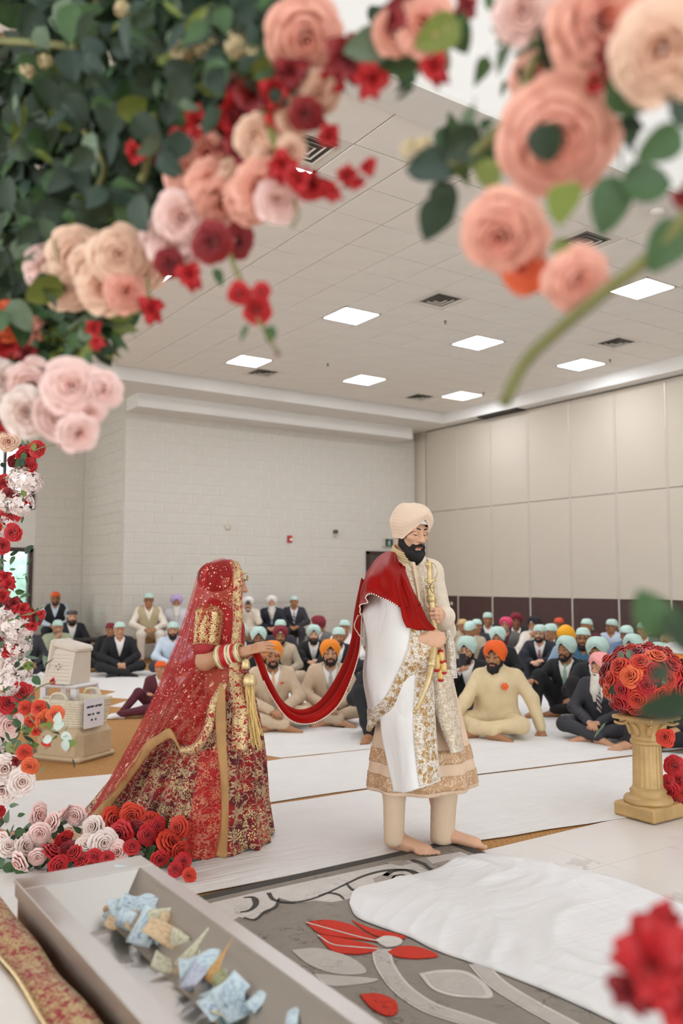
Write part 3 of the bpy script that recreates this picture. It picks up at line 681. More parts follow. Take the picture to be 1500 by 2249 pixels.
def glasses_mesh():
    m = MB()
    for s in (-1, 1):
        m.tube([(.033*s+.024*math.cos(a), -.104+.006*abs(math.cos(a)), .002+.017*math.sin(a)) for a in np.linspace(0, 2*math.pi, 17)], .0022, 5, cap=False)
        m.tube([(.057*s, -.1, .006), (.076*s, -.06, .008), (.082*s, .01, .002)], .002, 5)
    m.tube([(-.009, -.106, .006), (.009, -.106, .006)], .002, 5); return m.data('glasses', [mat('spectacle_black', '#17151a', .3)], True)
GLASSES = glasses_mesh()
# ------------------------------------------------------------------ poses: joint positions, person faces -y, base at the origin
def pose(kind, **kw):
    J = dict(pel=A3(0, .05, .12), waist=A3(0, .045, .27), chest=A3(0, .02, .44), neck=A3(0, .012, .565), head=A3(0, -.022, .70), sh=A3(.168, .02, .522),
             elL=A3(.275, -.05, .29), wrL=A3(.10, -.27, .215), elR=A3(-.275, -.05, .29), wrR=A3(-.10, -.27, .215), hip=A3(.105, .02, .115),
             knL=A3(.31, -.28, .15), anL=A3(-.06, -.36, .075), knR=A3(-.31, -.28, .15), anR=A3(.08, -.42, .07), ftL=A3(-.8, -.3, -.1), ftR=A3(.8, -.3, -.1), hd='rest')
    if kind == 'clasp': J.update(wrL=A3(.06, -.32, .2), wrR=A3(-.05, -.34, .2))
    if kind == 'knees':      # both knees drawn up, arms round them
        J.update(knL=A3(.2, -.3, .40), knR=A3(-.2, -.28, .41), anL=A3(.1, -.48, .075), anR=A3(-.12, -.47, .075), ftL=A3(.2, -1, 0), ftR=A3(-.2, -1, 0), elL=A3(.27, -.16, .34), wrL=A3(.09, -.38, .34), elR=A3(-.27, -.16, .34), wrR=A3(-.09, -.4, .32), waist=A3(0, .07, .27))
    if kind == 'oneknee':
        J.update(knR=A3(-.25, -.25, .42), anR=A3(-.24, -.42, .08), ftR=A3(-.3, -1, 0), elR=A3(-.30, -.12, .36), wrR=A3(-.29, -.36, .38), wrL=A3(.13, -.26, .2))
    if kind == 'bench':
        up = A3(0, 0, .36)
        for q in ('pel', 'waist', 'chest', 'neck', 'head', 'sh', 'elL', 'elR', 'hip'): J[q] = J[q]+up
        J.update(wrL=A3(.10, -.27, .58), wrR=A3(-.09, -.28, .57), knL=A3(.16, -.42, .49), knR=A3(-.16, -.42, .49), anL=A3(.14, -.42, .09), anR=A3(-.15, -.40, .09), ftL=A3(.25, -1, 0), ftR=A3(-.25, -1, 0))
    if kind == 'benchphone':
        J = pose('bench'); J.update(elL=A3(.22, -.14, .70), wrL=A3(.075, -.25, .95), elR=A3(-.22, -.14, .70), wrR=A3(-.075, -.25, .95), hd='grip')
    if kind == 'phone':
        J.update(elR=A3(-.25, -.12, .32), wrR=A3(-.13, -.3, .5), hdR='grip')
    if kind == 'chin':
        J.update(elR=A3(-.2, -.2, .34), wrR=A3(-.05, -.17, .52), knR=A3(-.3, -.26, .28))
    if kind == 'lean':
        J.update(elL=A3(.33, -.02, .32), wrL=A3(.40, -.12, .075), elR=A3(-.28, -.12, .30), wrR=A3(-.36, -.34, .2), knL=A3(.22, -.36, .13), anL=A3(-.22, -.34, .08), knR=A3(-.36, -.22, .14), anR=A3(-.02, -.42, .08), chest=A3(.02, .02, .44))
    if kind == 'floor_recline':   # legs out to the person's right
        J.update(knR=A3(-.36, -.18, .36), anR=A3(-.62, -.24, .07), knL=A3(-.28, -.38, .12), anL=A3(-.66, -.36, .07), ftR=A3(-1, -.2, .15), ftL=A3(-1, -.2, .1), wrR=A3(-.22, -.24, .34), elR=A3(-.24, -.02, .3))
    J['key'] = kind+str(sorted((k, tuple(np.round(v, 3)) if hasattr(v, '__len__') and not isinstance(v, str) else v) for k, v in kw.items())); J.update(kw)
    return J
def mir(v): return v*A3(-1, 1, 1)
def prims(J, part, fat=1.0):
    sL, sR = J['sh'], mir(J['sh']); sL = sL+(J['chest']*A3(1, 0, 0)); sR = sR+(J['chest']*A3(1, 0, 0)); hL, hR = J['hip'], mir(J['hip']); Y = (0, 1, 0)
    if part == 'torso': return [cone(hL*.85+J['pel']*A3(0, .15, .15), hR*.85+J['pel']*A3(0, .15, .15), .115*fat), cone(J['pel'], J['waist'], .155*fat, .15*fat, (Y, 1.2)), cone(J['waist'], J['chest'], .152*fat, .168, (Y, 1.28)), cone(J['chest']+A3(.07, 0, .03), sL*.72+J['neck']*.28-A3(0, 0, .05), .1, .075, (Y, 1.1)), cone(J['chest']+A3(-.07, 0, .03), sR*.72+J['neck']*.28-A3(0, 0, .05), .1, .075, (Y, 1.1)), cone(sL-A3(0.02, 0, .02), J['neck']-A3(0, 0, .02), .06, .058), cone(sR-A3(-.02, 0, .02), J['neck']-A3(0, 0, .02), .06, .058)]
    if part == 'neck': return [cone(J['neck']-A3(0, 0, .04), J['head']+A3(0, .03, -.05), .058, .052)]
    if part in ('armL', 'armR'):
        s, e, w = (sL, J['elL'], J['wrL']) if part[-1] == 'L' else (sR, J['elR'], J['wrR']); return [cone(s, e, .05, .042), cone(e, e+(w-e)*.97, .043, .03)]
    if part in ('legL', 'legR'):
        h, k, a = (hL, J['knL'], J['anL']) if part[-1] == 'L' else (hR, J['knR'], J['anR']); return [cone(h, k, .088, .062), cone(k, a, .06, .038)]
    if part == 'legs': return prims(J, 'legL')+prims(J, 'legR')
    if part == 'arms': return prims(J, 'armL')+prims(J, 'armR')
    if part == 'hips': return prims(J, 'torso')[:2]
def torso_frame(J):
    ax = J['neck']-J['waist']; L = np.linalg.norm(ax); ax = ax/L; lat = A3(1, 0, 0); fw = np.cross(lat, ax)*-1; fw = fw if fw[1] < 0 else -fw; return J['waist'], ax, L, lat, fw
def v_cut(J, lowS=.05, wide=.075, wmin=0.0):
    o, ax, L, lat, fw = torso_frame(J)
    def f(P):
        Q = P-o; s = (Q@ax)/L; w = wmin+wide*np.clip((s-lowS)/(1-lowS), 0, 1.1); return np.maximum(np.abs(Q@lat)-w, .035-(Q@fw))*np.where(s > lowS-.05, 1, 1)+np.where(s < lowS, .05, 0)
    return f
def band_keep(J, lowS, wide, bw, s1=.93):
    o, ax, L, lat, fw = torso_frame(J)
    def f(P):
        Q = P-o; s = (Q@ax)/L; w = wide*np.clip((s-lowS)/(1-lowS), 0, 1.1); x = np.abs(Q@lat); b = bw*np.clip((s-lowS)/(.35), .12, 1)
        inside = np.maximum(np.maximum(w-x, x-w-b), np.maximum(.03-(Q@fw), np.maximum(lowS-s, s-s1)*L)); return -inside
    return f
GC = {}
def garment(J, kind, vox=.0155):
    k = (J['key'], kind, vox)
    if k in GC: return GC[k]
    T, N = prims(J, 'torso', J.get('fat', 1)), prims(J, 'neck'); nm = kind
    if kind == 'jacket': r = sdf_mesh(T+[p for p in prims(J, 'arms')], vox, .035, [v_cut(J)], .019)
    elif kind == 'lapel': r = sdf_mesh(T, vox*.8, .035, [band_keep(J, .06, .075, .045)], .0235)
    elif kind == 'vest': r = sdf_mesh(T, vox, .035, [v_cut(J, .3, .07), ], .023)
    elif kind == 'closed_jacket': r = sdf_mesh(T+prims(J, 'arms')+[cone(J['neck']-A3(0, 0, .03), J['neck']+A3(0, -.005, .035), .062, .06)], vox, .035, [], .02); nm = 'jacket'
    elif kind == 'shirt_body': r = sdf_mesh(T+[cone(J['neck']-A3(0, 0, .03), J['neck']+A3(0, -.008, .03), .06, .058)], vox, .03, [v_cut(J, .86, .05)], .007); nm = 'shirt'
    elif kind == 'shirt': r = sdf_mesh(T+prims(J, 'arms')+[cone(J['neck']-A3(0, 0, .03), J['neck']+A3(0, -.008, .028), .06, .058)], vox, .035, [v_cut(J, .82, .045)], .013)
    elif kind == 'kurta': r = sdf_mesh(T+prims(J, 'arms')+[cone(J['hip'], J['hip']+(J['knL']-J['hip'])*.75, .1, .085), cone(mir(J['hip']), mir(J['hip'])+(J['knR']-mir(J['hip']))*.75, .1, .085)], vox, .06, [v_cut(J, .86, .04)], .014)
    elif kind == 'trousers': r = sdf_mesh(prims(J, 'hips')+prims(J, 'legs'), vox, .03, [], .013)
    elif kind in ('cuffL', 'cuffR'):
        e, w = J['el'+kind[-1]], J['wr'+kind[-1]]; d = (w-e)/np.linalg.norm(w-e); r = sdf_mesh([cone(w-d*.04, w+d*.004, .037, .036)], .01, .01); nm = 'shirt_cuff'
    elif kind == 'tie':
        o, ax, L, lat, fw = torso_frame(J); q = lambda s, d: o+ax*(L*s)+fw*d
        r = sdf_mesh([cone(q(.95, .098), q(.88, .112), .017, .013, (fw, 1.6)), cone(q(.86, .116), q(.72, .142), .014, .018, (fw, 2.6)), cone(q(.72, .142), q(.5, .156), .018, .023, (fw, 2.6)), cone(q(.5, .156), q(.08, .15), .023, .028, (fw, 2.6))], .0085, .01)
    GC[k] = mesh_data(nm, *r, [mat('cloth_plain', '#888888', .8)]); return GC[k]
BC = {}
def person(label, loc, rz, J, skin, wear, head=(0, 0), hat=None, hatc='cloth_mint', beard=None, beardc='hair_black', glasses=False, group='seated wedding guests', scale=1.0, feet='bare', band=None, headS=1.0, extra=None, roll=0.0, hair=None):
    R = empty('person', loc, rz, label, 'person', group, scale)
    HM = trs(J['head'], head[1], roll, head[0], headS)
    if J['key'] not in BC:
        g = Parts(); g.add(*sdf_mesh(prims(J, 'torso', J.get('fat', 1))+prims(J, 'neck')+prims(J, 'arms')+prims(J, 'legs'), .029, .03))
        for s in 'LR':
            e, w = J['el'+s], J['wr'+s]; d = (w-e)/np.linalg.norm(w-e); kind = J.get('hd'+s, J['hd']); HV, HF = HANDS[kind]
            dd = J.get('dir'+s); dd = d if dd is None else A3(*dd)
            back = J.get('back'+s); back = A3(.0, -.55, 1.0) if back is None else A3(*back)
            HV2, HF2 = (HV, HF) if s == 'R' else (HV*A3(1, -1, 1), HF[:, ::-1]); g.add(HV2, HF2, 0, basis(w-d*.0, dd, back))
            if feet != 'none':
                FV, FF = FOOT if s == 'L' else (FOOT[0]*A3(1, -1, 1), FOOT[1][:, ::-1]); a = J['an'+s]; up = A3(0, 0, 1) if abs(J['ft'+s][2]) < .3 else A3(0, .5, 1); g.add(FV, FF, 0, basis(a-A3(0, 0, a[2]-.0 if a[2] < .1 else .07)+A3(0, 0, .0), J['ft'+s], up))
        BC[J['key']] = g.join()
    V, F, M = BC[J['key']]; g = Parts(); g.add(V, F, M); g.add(*HEAD, HM)
    V, F, M = g.join(); body = obj('body', V, F, ['skin_'+skin, 'eye_white', 'eye_iris', {'hair_white': 'hair_grey'}.get(beardc, 'brow'), 'lip'], R, midx=M)
    for kind, mt in wear:
        o = link(kind if kind != 'shirt_body' else 'shirt', garment(J, kind), R); o.name = {'shirt_body': 'shirt', 'closed_jacket': 'jacket', 'cuffL': 'shirt_cuff', 'cuffR': 'shirt_cuff'}.get(kind, kind)
        o.material_slots[0].link = 'OBJECT'; o.material_slots[0].material = MATS[mt]
    if feet in MATS:
        for s in 'LR': a = J['an'+s]; inst('shoe' if 'shoe' in feet else 'sock', SOCK, R, basis(a-A3(0, 0, a[2] if a[2] < .1 else .07), J['ft'+s], (0, 0, 1)) @ (Matrix.Diagonal((1, 1, 1, 1)) if s == 'L' else Matrix.Diagonal((1, -1, 1, 1))), feet)
    if hat: inst({'cap': 'head_cloth', 'cap2': 'head_cloth', 'flatcap': 'flat_cap'}.get(hat, 'turban'), TURB[hat], R, HM, hatc)
    if band: inst('forehead_band', TURB['band'], R, HM, band)
    if hair: inst('hair', TURB['cap2'], R, HM, hair)
    if beard: inst('beard', BEARD[beard], R, HM, beardc)
    if glasses: inst('glasses', GLASSES, R, HM)
    return R, HM
def cloth(name, col, rough=.85, var=.06, fold=.5, stripe=None, sheen=0.0):
    m, t = newmat(name); c = lin(col); co = t.co(); n = t.noise(7, co, 3); f = t.noise(160, co, 2); t.p.inputs['Roughness'].default_value = rough
    base = t.mix(t.rng(n, .3, .7), tuple(x*(1-var) for x in c), tuple(min(1, x*(1+var)) for x in c))
    if stripe: w = t.add('ShaderNodeTexWave', i_0=co, i_Scale=stripe[1]); w.bands_direction = stripe[2] if len(stripe) > 2 else 'DIAGONAL'; base = t.mix(t.rng(w.outputs[1], .45, .55), base, lin(stripe[0]))
    t.put(t.p.inputs['Base Color'], base); mp = t.add('ShaderNodeMapping'); t.l.new(co, mp.inputs[0]); mp.inputs['Scale'].default_value = (1, 1, .55)
    cr = t.math('ABSOLUTE', t.math('SUBTRACT', t.noise(6.5, mp.outputs[0], 2, .5), .5)); t.bump(t.math('ADD', t.math('MULTIPLY', cr, 1.6), t.math('MULTIPLY', f, .05)), fold, .05)
    if sheen: t.p.inputs['Sheen Weight'].default_value = sheen
    return name
for n_, c_ in dict(cloth_orange='#ee8a25', cloth_dorange='#e8601f', cloth_maroon='#7c1f2b', cloth_pink='#ef9f9d', cloth_hot='#d8486c', cloth_lav='#b9a3d0', cloth_yellow='#eda71c', cloth_black='#221d22', cloth_white='#e9e4de', cloth_red='#d8512f', cloth_rust='#b8553f', cloth_tan='#c9a878', cloth_peach='#ecd2ba').items(): mat(n_, c_, .8, var=.03, bump=.3, bscale=40, bdist=.004)
# ================================================================== CLOTH WITH EMBROIDERY
def emb(name, base, gold, s=9.0, petal=.34, dots=.2, vine=.03, metal=.75, base2=None, sheen=.3, amt=1.0):
    """embroidered cloth: florets, curling vines and seed stitches in metallic thread over a ground colour (uv in metres)"""
    m, t = newmat(name); uv = t.co('UV'); B = lin(base)
    vn = t.add('ShaderNodeTexVoronoi'); vn.inputs['Scale'].default_value = s; vn.inputs['Randomness'].default_value = .7; t.l.new(uv, vn.inputs['Vector'])
    df = t.add('ShaderNodeVectorMath', operation='SUBTRACT'); t.l.new(uv, df.inputs[0]); t.l.new(vn.outputs['Position'], df.inputs[1]); sp = t.add('ShaderNodeSeparateXYZ'); t.l.new(df.outputs[0], sp.inputs[0])
    ang = t.math('ARCTAN2', sp.outputs[1], sp.outputs[0]); pet = t.math('ADD', petal, t.math('MULTIPLY', t.math('COSINE', t.math('MULTIPLY', ang, 6.0)), petal*.35)); d = vn.outputs['Distance']
    fl = t.rng(t.math('SUBTRACT', pet, d), 0, .03); ring = t.rng(t.math('ABSOLUTE', t.math('SUBTRACT', d, petal*.45)), .02, .04)
    flower = t.math('MULTIPLY', fl, t.math('MAXIMUM', ring, .15))
    n = t.noise(s*1.7, uv, 3, .5); vi = t.rng(t.math('ABSOLUTE', t.math('SUBTRACT', n, .5)), vine*.5, vine, 1, 0)
    dd = t.vor(s*6.5, uv, rnd=.8); dot = t.rng(dd, dots, dots+.08, 1, 0)
    g = t.math('MINIMUM', t.math('MAXIMUM', t.math('MAXIMUM', flower, vi), t.math('MULTIPLY', dot, .8)), 1.0)
    if amt < 1: g = t.math('MULTIPLY', g, amt)
    bc = B if base2 is None else t.mix(t.rng(t.noise(s*.8, uv, 2), .4, .6), B, lin(base2))
    gc = t.mix(t.noise(s*20, uv, 2), tuple(x*.75 for x in lin(gold)), lin(gold))
    t.put(t.p.inputs['Base Color'], t.mix(g, bc, gc)); t.put(t.p.inputs['Metallic'], t.math('MULTIPLY', g, metal)); t.put(t.p.inputs['Roughness'], t.rng(g, 0, 1, .8, .42))
    t.p.inputs['Sheen Weight'].default_value = sheen*.4
    t.bump(t.math('ADD', g, t.math('MULTIPLY', t.noise(400, uv, 2), .15)), .5, .002); return name
emb('skirt_cloth', '#5c0911', '#cbb089', 11.0, .34, .2, .03, .4, '#980f17')
emb('blouse_cloth', '#8e0f14', '#c79c5e', 22.0, .42, .24, .05, .35)
emb('border_cloth', '#a5181a', '#d6bd90', 26.0, .42, .26, .06, .7)
emb('shawl_border', '#f0e8de', '#b8935c', 46.0, .38, .2, .045, .3, sheen=.2, amt=.8)
emb('brocade', '#e9dccb', '#c6a877', 30.0, .4, .2, .06, .3, sheen=.2, amt=.7)
emb('peach_hem', '#e4c5a6', '#c08a52', 30.0, .45, .2, .07, .2, sheen=.2, amt=.8)
emb('platform_cloth', '#9a1a22', '#d3b57c', 24.0, .46, .2, .05, .35)
cloth('peach_cloth', '#e3c5a8', .8, .04, .5); cloth('trouser_peach', '#dcc2a5', .85, .04, .25); cloth('shawl_white', '#efebe7', .7, .02, .35); cloth('tan_lining', '#b0834e', .6, .15, .6)
def velvet(name, c):
    m, t = newmat(name); co = t.co(); n = t.noise(5, co, 3); t.put(t.p.inputs['Base Color'], t.mix(t.rng(n, .3, .7), tuple(x*.75 for x in lin(c)), lin(c))); t.p.inputs['Roughness'].default_value = .5
    t.p.inputs['Specular IOR Level'].default_value = .4; t.p.inputs['Specular Tint'].default_value = (1, .35, .2, 1); t.p.inputs['Sheen Weight'].default_value = .12; t.p.inputs['Sheen Roughness'].default_value = .3; t.p.inputs['Sheen Tint'].default_value = (1, .2, .12, 1); t.bump(t.noise(300, co, 2), .2, .001)
velvet('velvet_red', '#98060c')
def net_mat(name, c, alpha):
    m, t = newmat(name); t.p.inputs['Base Color'].default_value = (*lin(c), 1); t.p.inputs['Roughness'].default_value = .6; t.p.inputs['Sheen Weight'].default_value = .3
    tl = t.add('ShaderNodeBsdfTranslucent'); tl.inputs[0].default_value = (*lin(c), 1); mx = t.add('ShaderNodeMixShader'); mx.inputs[0].default_value = .35; t.l.new(t.p.outputs[0], mx.inputs[1]); t.l.new(tl.outputs[0], mx.inputs[2])
    tr = t.add('ShaderNodeBsdfTransparent'); m2 = t.add('ShaderNodeMixShader'); w = t.noise(30, t.co('UV'), 2); t.put(m2.inputs[0], t.rng(w, .3, .7, alpha-.08, alpha+.08)); t.l.new(tr.outputs[0], m2.inputs[1]); t.l.new(mx.outputs[0], m2.inputs[2]); t.l.new(m2.outputs[0], t.n['Material Output'].inputs[0])
net_mat('veil_net', '#d2140d', .33)
mat('gold_thread', '#cfb583', .38, .75, var=.15, vscale=60); mat('gold_metal', '#d6bd8c', .45, .6, var=.1, vscale=20); mat('antique_thread', '#b88c4c', .45, .6, var=.15, vscale=60); mat('pearl', '#efe6d6', .25, coat=.4); mat('bangle_red', '#c3141c', .25, coat=.5); mat('bangle_ivory', '#e9dcc2', .3, coat=.3); mat('tassel_gold', '#e6c47e', .6, .1, var=.15, vscale=80); mat('tassel_red', '#b3101c', .5); mat('hair_dark', '#2a1512', .5, var=.2, vscale=30, bump=.4, bscale=120)
mat('steel_wire', '#b9a888', .3, .9)
# ------------------------------------------------------------------ raised motifs that follow a cloth surface
def ring_poly(f, n): return np.array([f(a) for a in np.linspace(0, 2*math.pi, n, endpoint=False)])
def petal_flower(k, r): return [ring_poly(lambda a, q=q: (r*.58*math.cos(2*math.pi*q/k)+r*.40*math.cos(a)*math.cos(2*math.pi*q/k)-r*.24*math.sin(a)*math.sin(2*math.pi*q/k), r*.58*math.sin(2*math.pi*q/k)+r*.40*math.cos(a)*math.sin(2*math.pi*q/k)+r*.24*math.sin(a)*math.cos(2*math.pi*q/k)), 7) for q in range(k)]+[ring_poly(lambda a: (r*.24*math.cos(a), r*.24*math.sin(a)), 7)]
def paisley(r):
    out = []
    P = np.array([(-.0, -1), (.45, -.75), (.6, -.25), (.42, .2), (.12, .6), (.2, 1.0), (-.15, .75), (-.45, .25), (-.58, -.3), (-.42, -.78)])*r; c = np.array((0, -.2))*r
    n = len(P)
    for i in range(n): a, b = P[i], P[(i+1) % n]; out.append(np.array([a, b, c+(b-c)*.74, c+(a-c)*.74]))
    out.append(c+(P-c)*.45); return out
def sprig(r, rs):
    out = []
    for q in range(5):
        y = -r+2*r*q/4; s = 1 if q % 2 else -1; a = s*.9
        out.append(np.array([(0, y), (s*r*.28, y+r*.12), (s*r*.55, y+r*.42), (s*r*.18, y+r*.34)]))
    out.append(np.array([(-r*.05, -r), (r*.05, -r), (r*.05, r), (-r*.05, r)])); return out
def motif_mesh(S, spots, h=.004, sign=1):
    """spots: (u, v, kind, radius m, angle); polygons laid on Surf S and domed"""
    V = []; F = []; n = 0; uvm = S.uv(); Lu, Lv = uvm[-1, -1]
    for (u, v, kind, r, a) in spots:
        polys = petal_flower(6, r) if kind == 'f' else petal_flower(8, r) if kind == 'F' else paisley(r) if kind == 'p' else sprig(r, None) if kind == 's' else [ring_poly(lambda q: (r*math.cos(q), r*math.sin(q)), 6)]
        iu = min(int(u*(S.nu-1)), S.nu-2); iv = min(int(v*(S.nv-1)), S.nv-2); lu = np.linalg.norm(S.G[iu+1, iv]-S.G[iu, iv])*(S.nu-1)+1e-6; lv = np.linalg.norm(S.G[iu, iv+1]-S.G[iu, iv])*(S.nv-1)+1e-6
        ca, sa = math.cos(a), math.sin(a)
        for P in polys:
            Q = np.vstack([P, P.mean(0)]); x = Q[:, 0]*ca-Q[:, 1]*sa; y = Q[:, 0]*sa+Q[:, 1]*ca; k = len(P)
            hh = np.full(k+1, .0012); hh[-1] = h; W_ = S.at(u+y/lu, v+x/lv, sign*hh); V.append(W_); F += [(n+i, n+(i+1) % k, n+k) for i in range(k)]; n += k+1
    return np.concatenate(V), F
def beads(P, r, n=6):
    V = []; F = []; base = uvs((0, 0, 0), 1.0, n, 4); k = 0
    for p in P: V.append(base[0]*r+p); F += [tuple(i+k for i in f) for f in base[1]]; k += len(base[0])
    return np.concatenate(V), F
class Fig:
    """a figure built at measured places: children keep world coordinates relative to the figure's base"""
    def __init__(s, name, base, label, cat, group=None): s.b = np.array(base, float); s.r = empty(name, base, 0, label, cat, group)
    def ob(s, name, V, F, mats, **kw): return obj(name, np.asarray(V)-s.b, F, mats, kw.pop('parent', s.r), **kw)
    def sheet(s, name, S, mats, **kw): return Surf(S.G-s.b).sheet(name, mats, kw.pop('parent', s.r), **kw)
    def inst(s, name, me, M, mt=None): return inst(name, me, s.r, Matrix.Translation(Vector(-s.b)) @ M, mt)
def D3(L): return [dep(*p) for p in L]
def toward(S):
    """+1 if the normals of S face the camera"""
    c = S.G.reshape(-1, 3).mean(0)-A3(0, 0, CAMH); return -1 if np.sum(S.normal().reshape(-1, 3).mean(0)*c) > 0 else 1
def ripple(S, amp, n, ax=1, ph=0.0, grow=True):
    N = S.normal(); u = np.linspace(0, 1, S.nu)[:, None]; v = np.linspace(0, 1, S.nv)[None, :]; q = (v if ax == 1 else u); o = (u if ax == 1 else v)
    d = amp*np.sin(2*math.pi*n*q+ph+1.3*np.sin(3*o+ph))*(o if grow else 1); return Surf(S.G+N*d[..., None])
def vdir(x, y, z=0.0): return cw(x, y, z)
# ================================================================== THE GROOM
gb = (onz(880, 1872)+onz(985, 1860))/2
GR = Fig('person', gb, 'groom in cream sherwani, white shawl and pale peach turban holding a sword', 'person')
hp = dep(902, 1167, 4.80); HMg = trs(hp, .24, 0, VIEW_Z+.62)
N_, S1, S2 = dep(888, 1232, 4.82), dep(842, 1272, 4.78), dep(944, 1258, 4.97); CH, WA, PE = dep(890, 1305, 4.80), dep(895, 1430, 4.80), dep(898, 1510, 4.80)
E1_, W1_ = dep(836, 1408, 4.76), dep(922, 1404, 4.52); E2_, W2_ = dep(974, 1385, 4.98), dep(975, 1354, 4.72)
fwd = vdir(math.sin(.6), -math.cos(.6)); latv = vdir(math.cos(.6), math.sin(.6))
tors = [cone(PE, WA, .15, .14, (fwd, 1.25)), cone(WA, CH, .14, .16, (fwd, 1.3)), cone(CH+latv*.07, S2*.7+N_*.3-A3(0, 0, .05), .1, .07), cone(CH-latv*.07, S1*.7+N_*.3-A3(0, 0, .05), .1, .07), cone(S1, N_, .058, .055), cone(S2, N_, .058, .055)]
arms_ = [cone(S1, E1_, .058, .05), cone(E1_, W1_, .048, .034), cone(S2, E2_, .058, .05), cone(E2_, W2_, .048, .04), cone(W2_, dep(972, 1351, 4.685), .038, .034)]
g = Parts(); g.add(*head_geo(.0045, False, 1.0), HMg); g.add(*sdf_mesh(tors+arms_+[cone(N_-A3(0, 0, .04), hp+A3(0, 0, -.06), .058, .054)], .018, .03))
gh = hand_geo(1.25, thumb=(.8, .3, -.75), vox=.0036, wrist=.3); gh2 = hand_geo(1.2, thumb=(.75, .2, -.85), vox=.0036, wrist=.25)
toC = vdir(0, -1); rgt = vdir(1, 0)
g.add(gh[0]*1.15, gh[1], 0, basis(dep(922, 1404, 4.49), rgt*.98+toC*.02+A3(0, 0, -.02), toC+A3(0, 0, .25)))
g.add(gh2[0]*A3(1.12, -1.12, 1.12), gh2[1][:, ::-1], 0, basis(dep(968, 1350, 4.655), toC+rgt*-.12, rgt+toC*.1+A3(0, 0, .05)))
FH = foot_geo(.0045)
for (a, b, s) in (((852, 1866), (938, 1884), 1), ((952, 1856), (1050, 1866), -1)):
    A_, B_ = onz(*a), onz(*b); d = B_-A_; d /= np.linalg.norm(d); sc = np.linalg.norm(B_-A_)/.27; V_, F_ = (FH[0], FH[1]) if s == 1 else (FH[0]*A3(1, -1, 1), FH[1][:, ::-1])
    g.add(V_*A3(1.1, 1.12, 1.05), F_, 0, basis(A_+d*.07+A3(0, 0, .014), d, (0, 0, 1)))
lg = [(PE+A3(0, 0, -.05)-latv*.09, onz(866, 1866)+A3(0, 0, .09)), (PE+A3(0, 0, -.05)+latv*.09, onz(972, 1856)+A3(0, 0, .09))]
for a, b in lg: g.add(*sdf_mesh([cone(a, (a+b)/2, .08, .06), cone((a+b)/2, b-A3(0, 0, .03), .058, .036)], .018, .03))
V, F, M_ = g.join(); GR.ob('body', V, F, ['skin_fair', 'eye_white', 'eye_iris', 'brow', 'lip'], midx=M_)
P = []
for q, (a, b) in enumerate(lg):
    top = a; mid = dep(866 if q == 0 else 975, 1745, 4.76 if q == 0 else 4.90); an = dep(865 if q == 0 else 971, 1842 if q == 0 else 1838, 4.77 if q == 0 else 4.89)
    r0 = .061 if q == 0 else .073; r1 = .054 if q == 0 else .066
    P.append([cone(top, mid, .09, r0), cone(mid, an, r0, r1)]+[cone(an+A3(0, 0, .012+.026*z)-latv*r1*.55+fwd*.01*(z % 2), an+A3(0, 0, .004+.026*z)+latv*r1*.55-fwd*.008, .026, .03) for z in range(3)]+[cone(an+A3(0, 0, -.004)-fwd*r1*.5, an+fwd*r1*.45, .028)])
for p_, z_ in zip(P, (dep(865, 1855, 4.77)[2], dep(971, 1850, 4.89)[2])): GR.ob('trouser_leg', *sdf_mesh(p_, .009, .016, [lambda Q, z=z_: np.abs(Q[..., 2]-z+.2)-.2]), 'trouser_peach')
GR.ob('sherwani', *sdf_mesh(tors+arms_[2:]+[arms_[0]], .011, .03, [], .016), 'brocade_obj' if emb('brocade_obj', '#e6d8c6', '#bfa275', 16) and False else mat('sherwani_cream', '#e2d3bf', .7, var=.07, vscale=30, bump=.5, bscale=70, bdist=.004))
# embroidered front of the sherwani
front = loft([D3(r) for r in ([(868, 1232, 4.70), (890, 1238, 4.66), (912, 1243, 4.67), (936, 1243, 4.76), (950, 1242, 4.86)], [(850, 1300, 4.60), (885, 1302, 4.58), (920, 1303, 4.60), (945, 1303, 4.70), (960, 1302, 4.84)], [(850, 1370, 4.60), (885, 1372, 4.58), (925, 1373, 4.60), (950, 1373, 4.70), (968, 1370, 4.84)], [(850, 1480, 4.60), (890, 1482, 4.56), (930, 1482, 4.58), (960, 1480, 4.68), (985, 1478, 4.82)])], 50, 34)
GR.sheet('front_panel', front, 'brocade')
sg = toward(front); V, F = motif_mesh(front, [(.06+.1*i+.02*(j % 2), .12+.18*j, random.choice('psf'), random.uniform(.011, .017), random.uniform(-.5, .5)) for i in range(9) for j in range(5)], .003, sg); tag(GR.ob('front_motifs', V, F, 'antique_thread'), kind='stuff')
o = loft([D3(r) for r in ([(904, 1234, 4.66), (911, 1235, 4.66)], [(909, 1260, 4.62), (917, 1261, 4.625)], [(916, 1300, 4.59), (921, 1301, 4.593)], [(920, 1330, 4.578), (923, 1331, 4.58)])], 16, 6); GR.sheet('inner_kurta', Surf(o.G+toC*.006), 'peach_cloth')
# collar of corded rows
for q in range(5): 
    c0 = N_+A3(0, 0, .005+.014*q)+fwd*.008; cp = [c0+latv*(.078-.003*q)*math.cos(a)+fwd*(.072-.003*q)*math.sin(a)+A3(0, 0, -.028*math.sin(a)) for a in np.linspace(math.pi*.60, math.pi*2.40, 40)]
    GR.ob('collar_cord', *tube(cp, .009, 8), 'gold_cord_pale' if mat('gold_cord_pale', '#d6bb8f', .5, .25, var=.1) is None else 'gold_cord_pale')
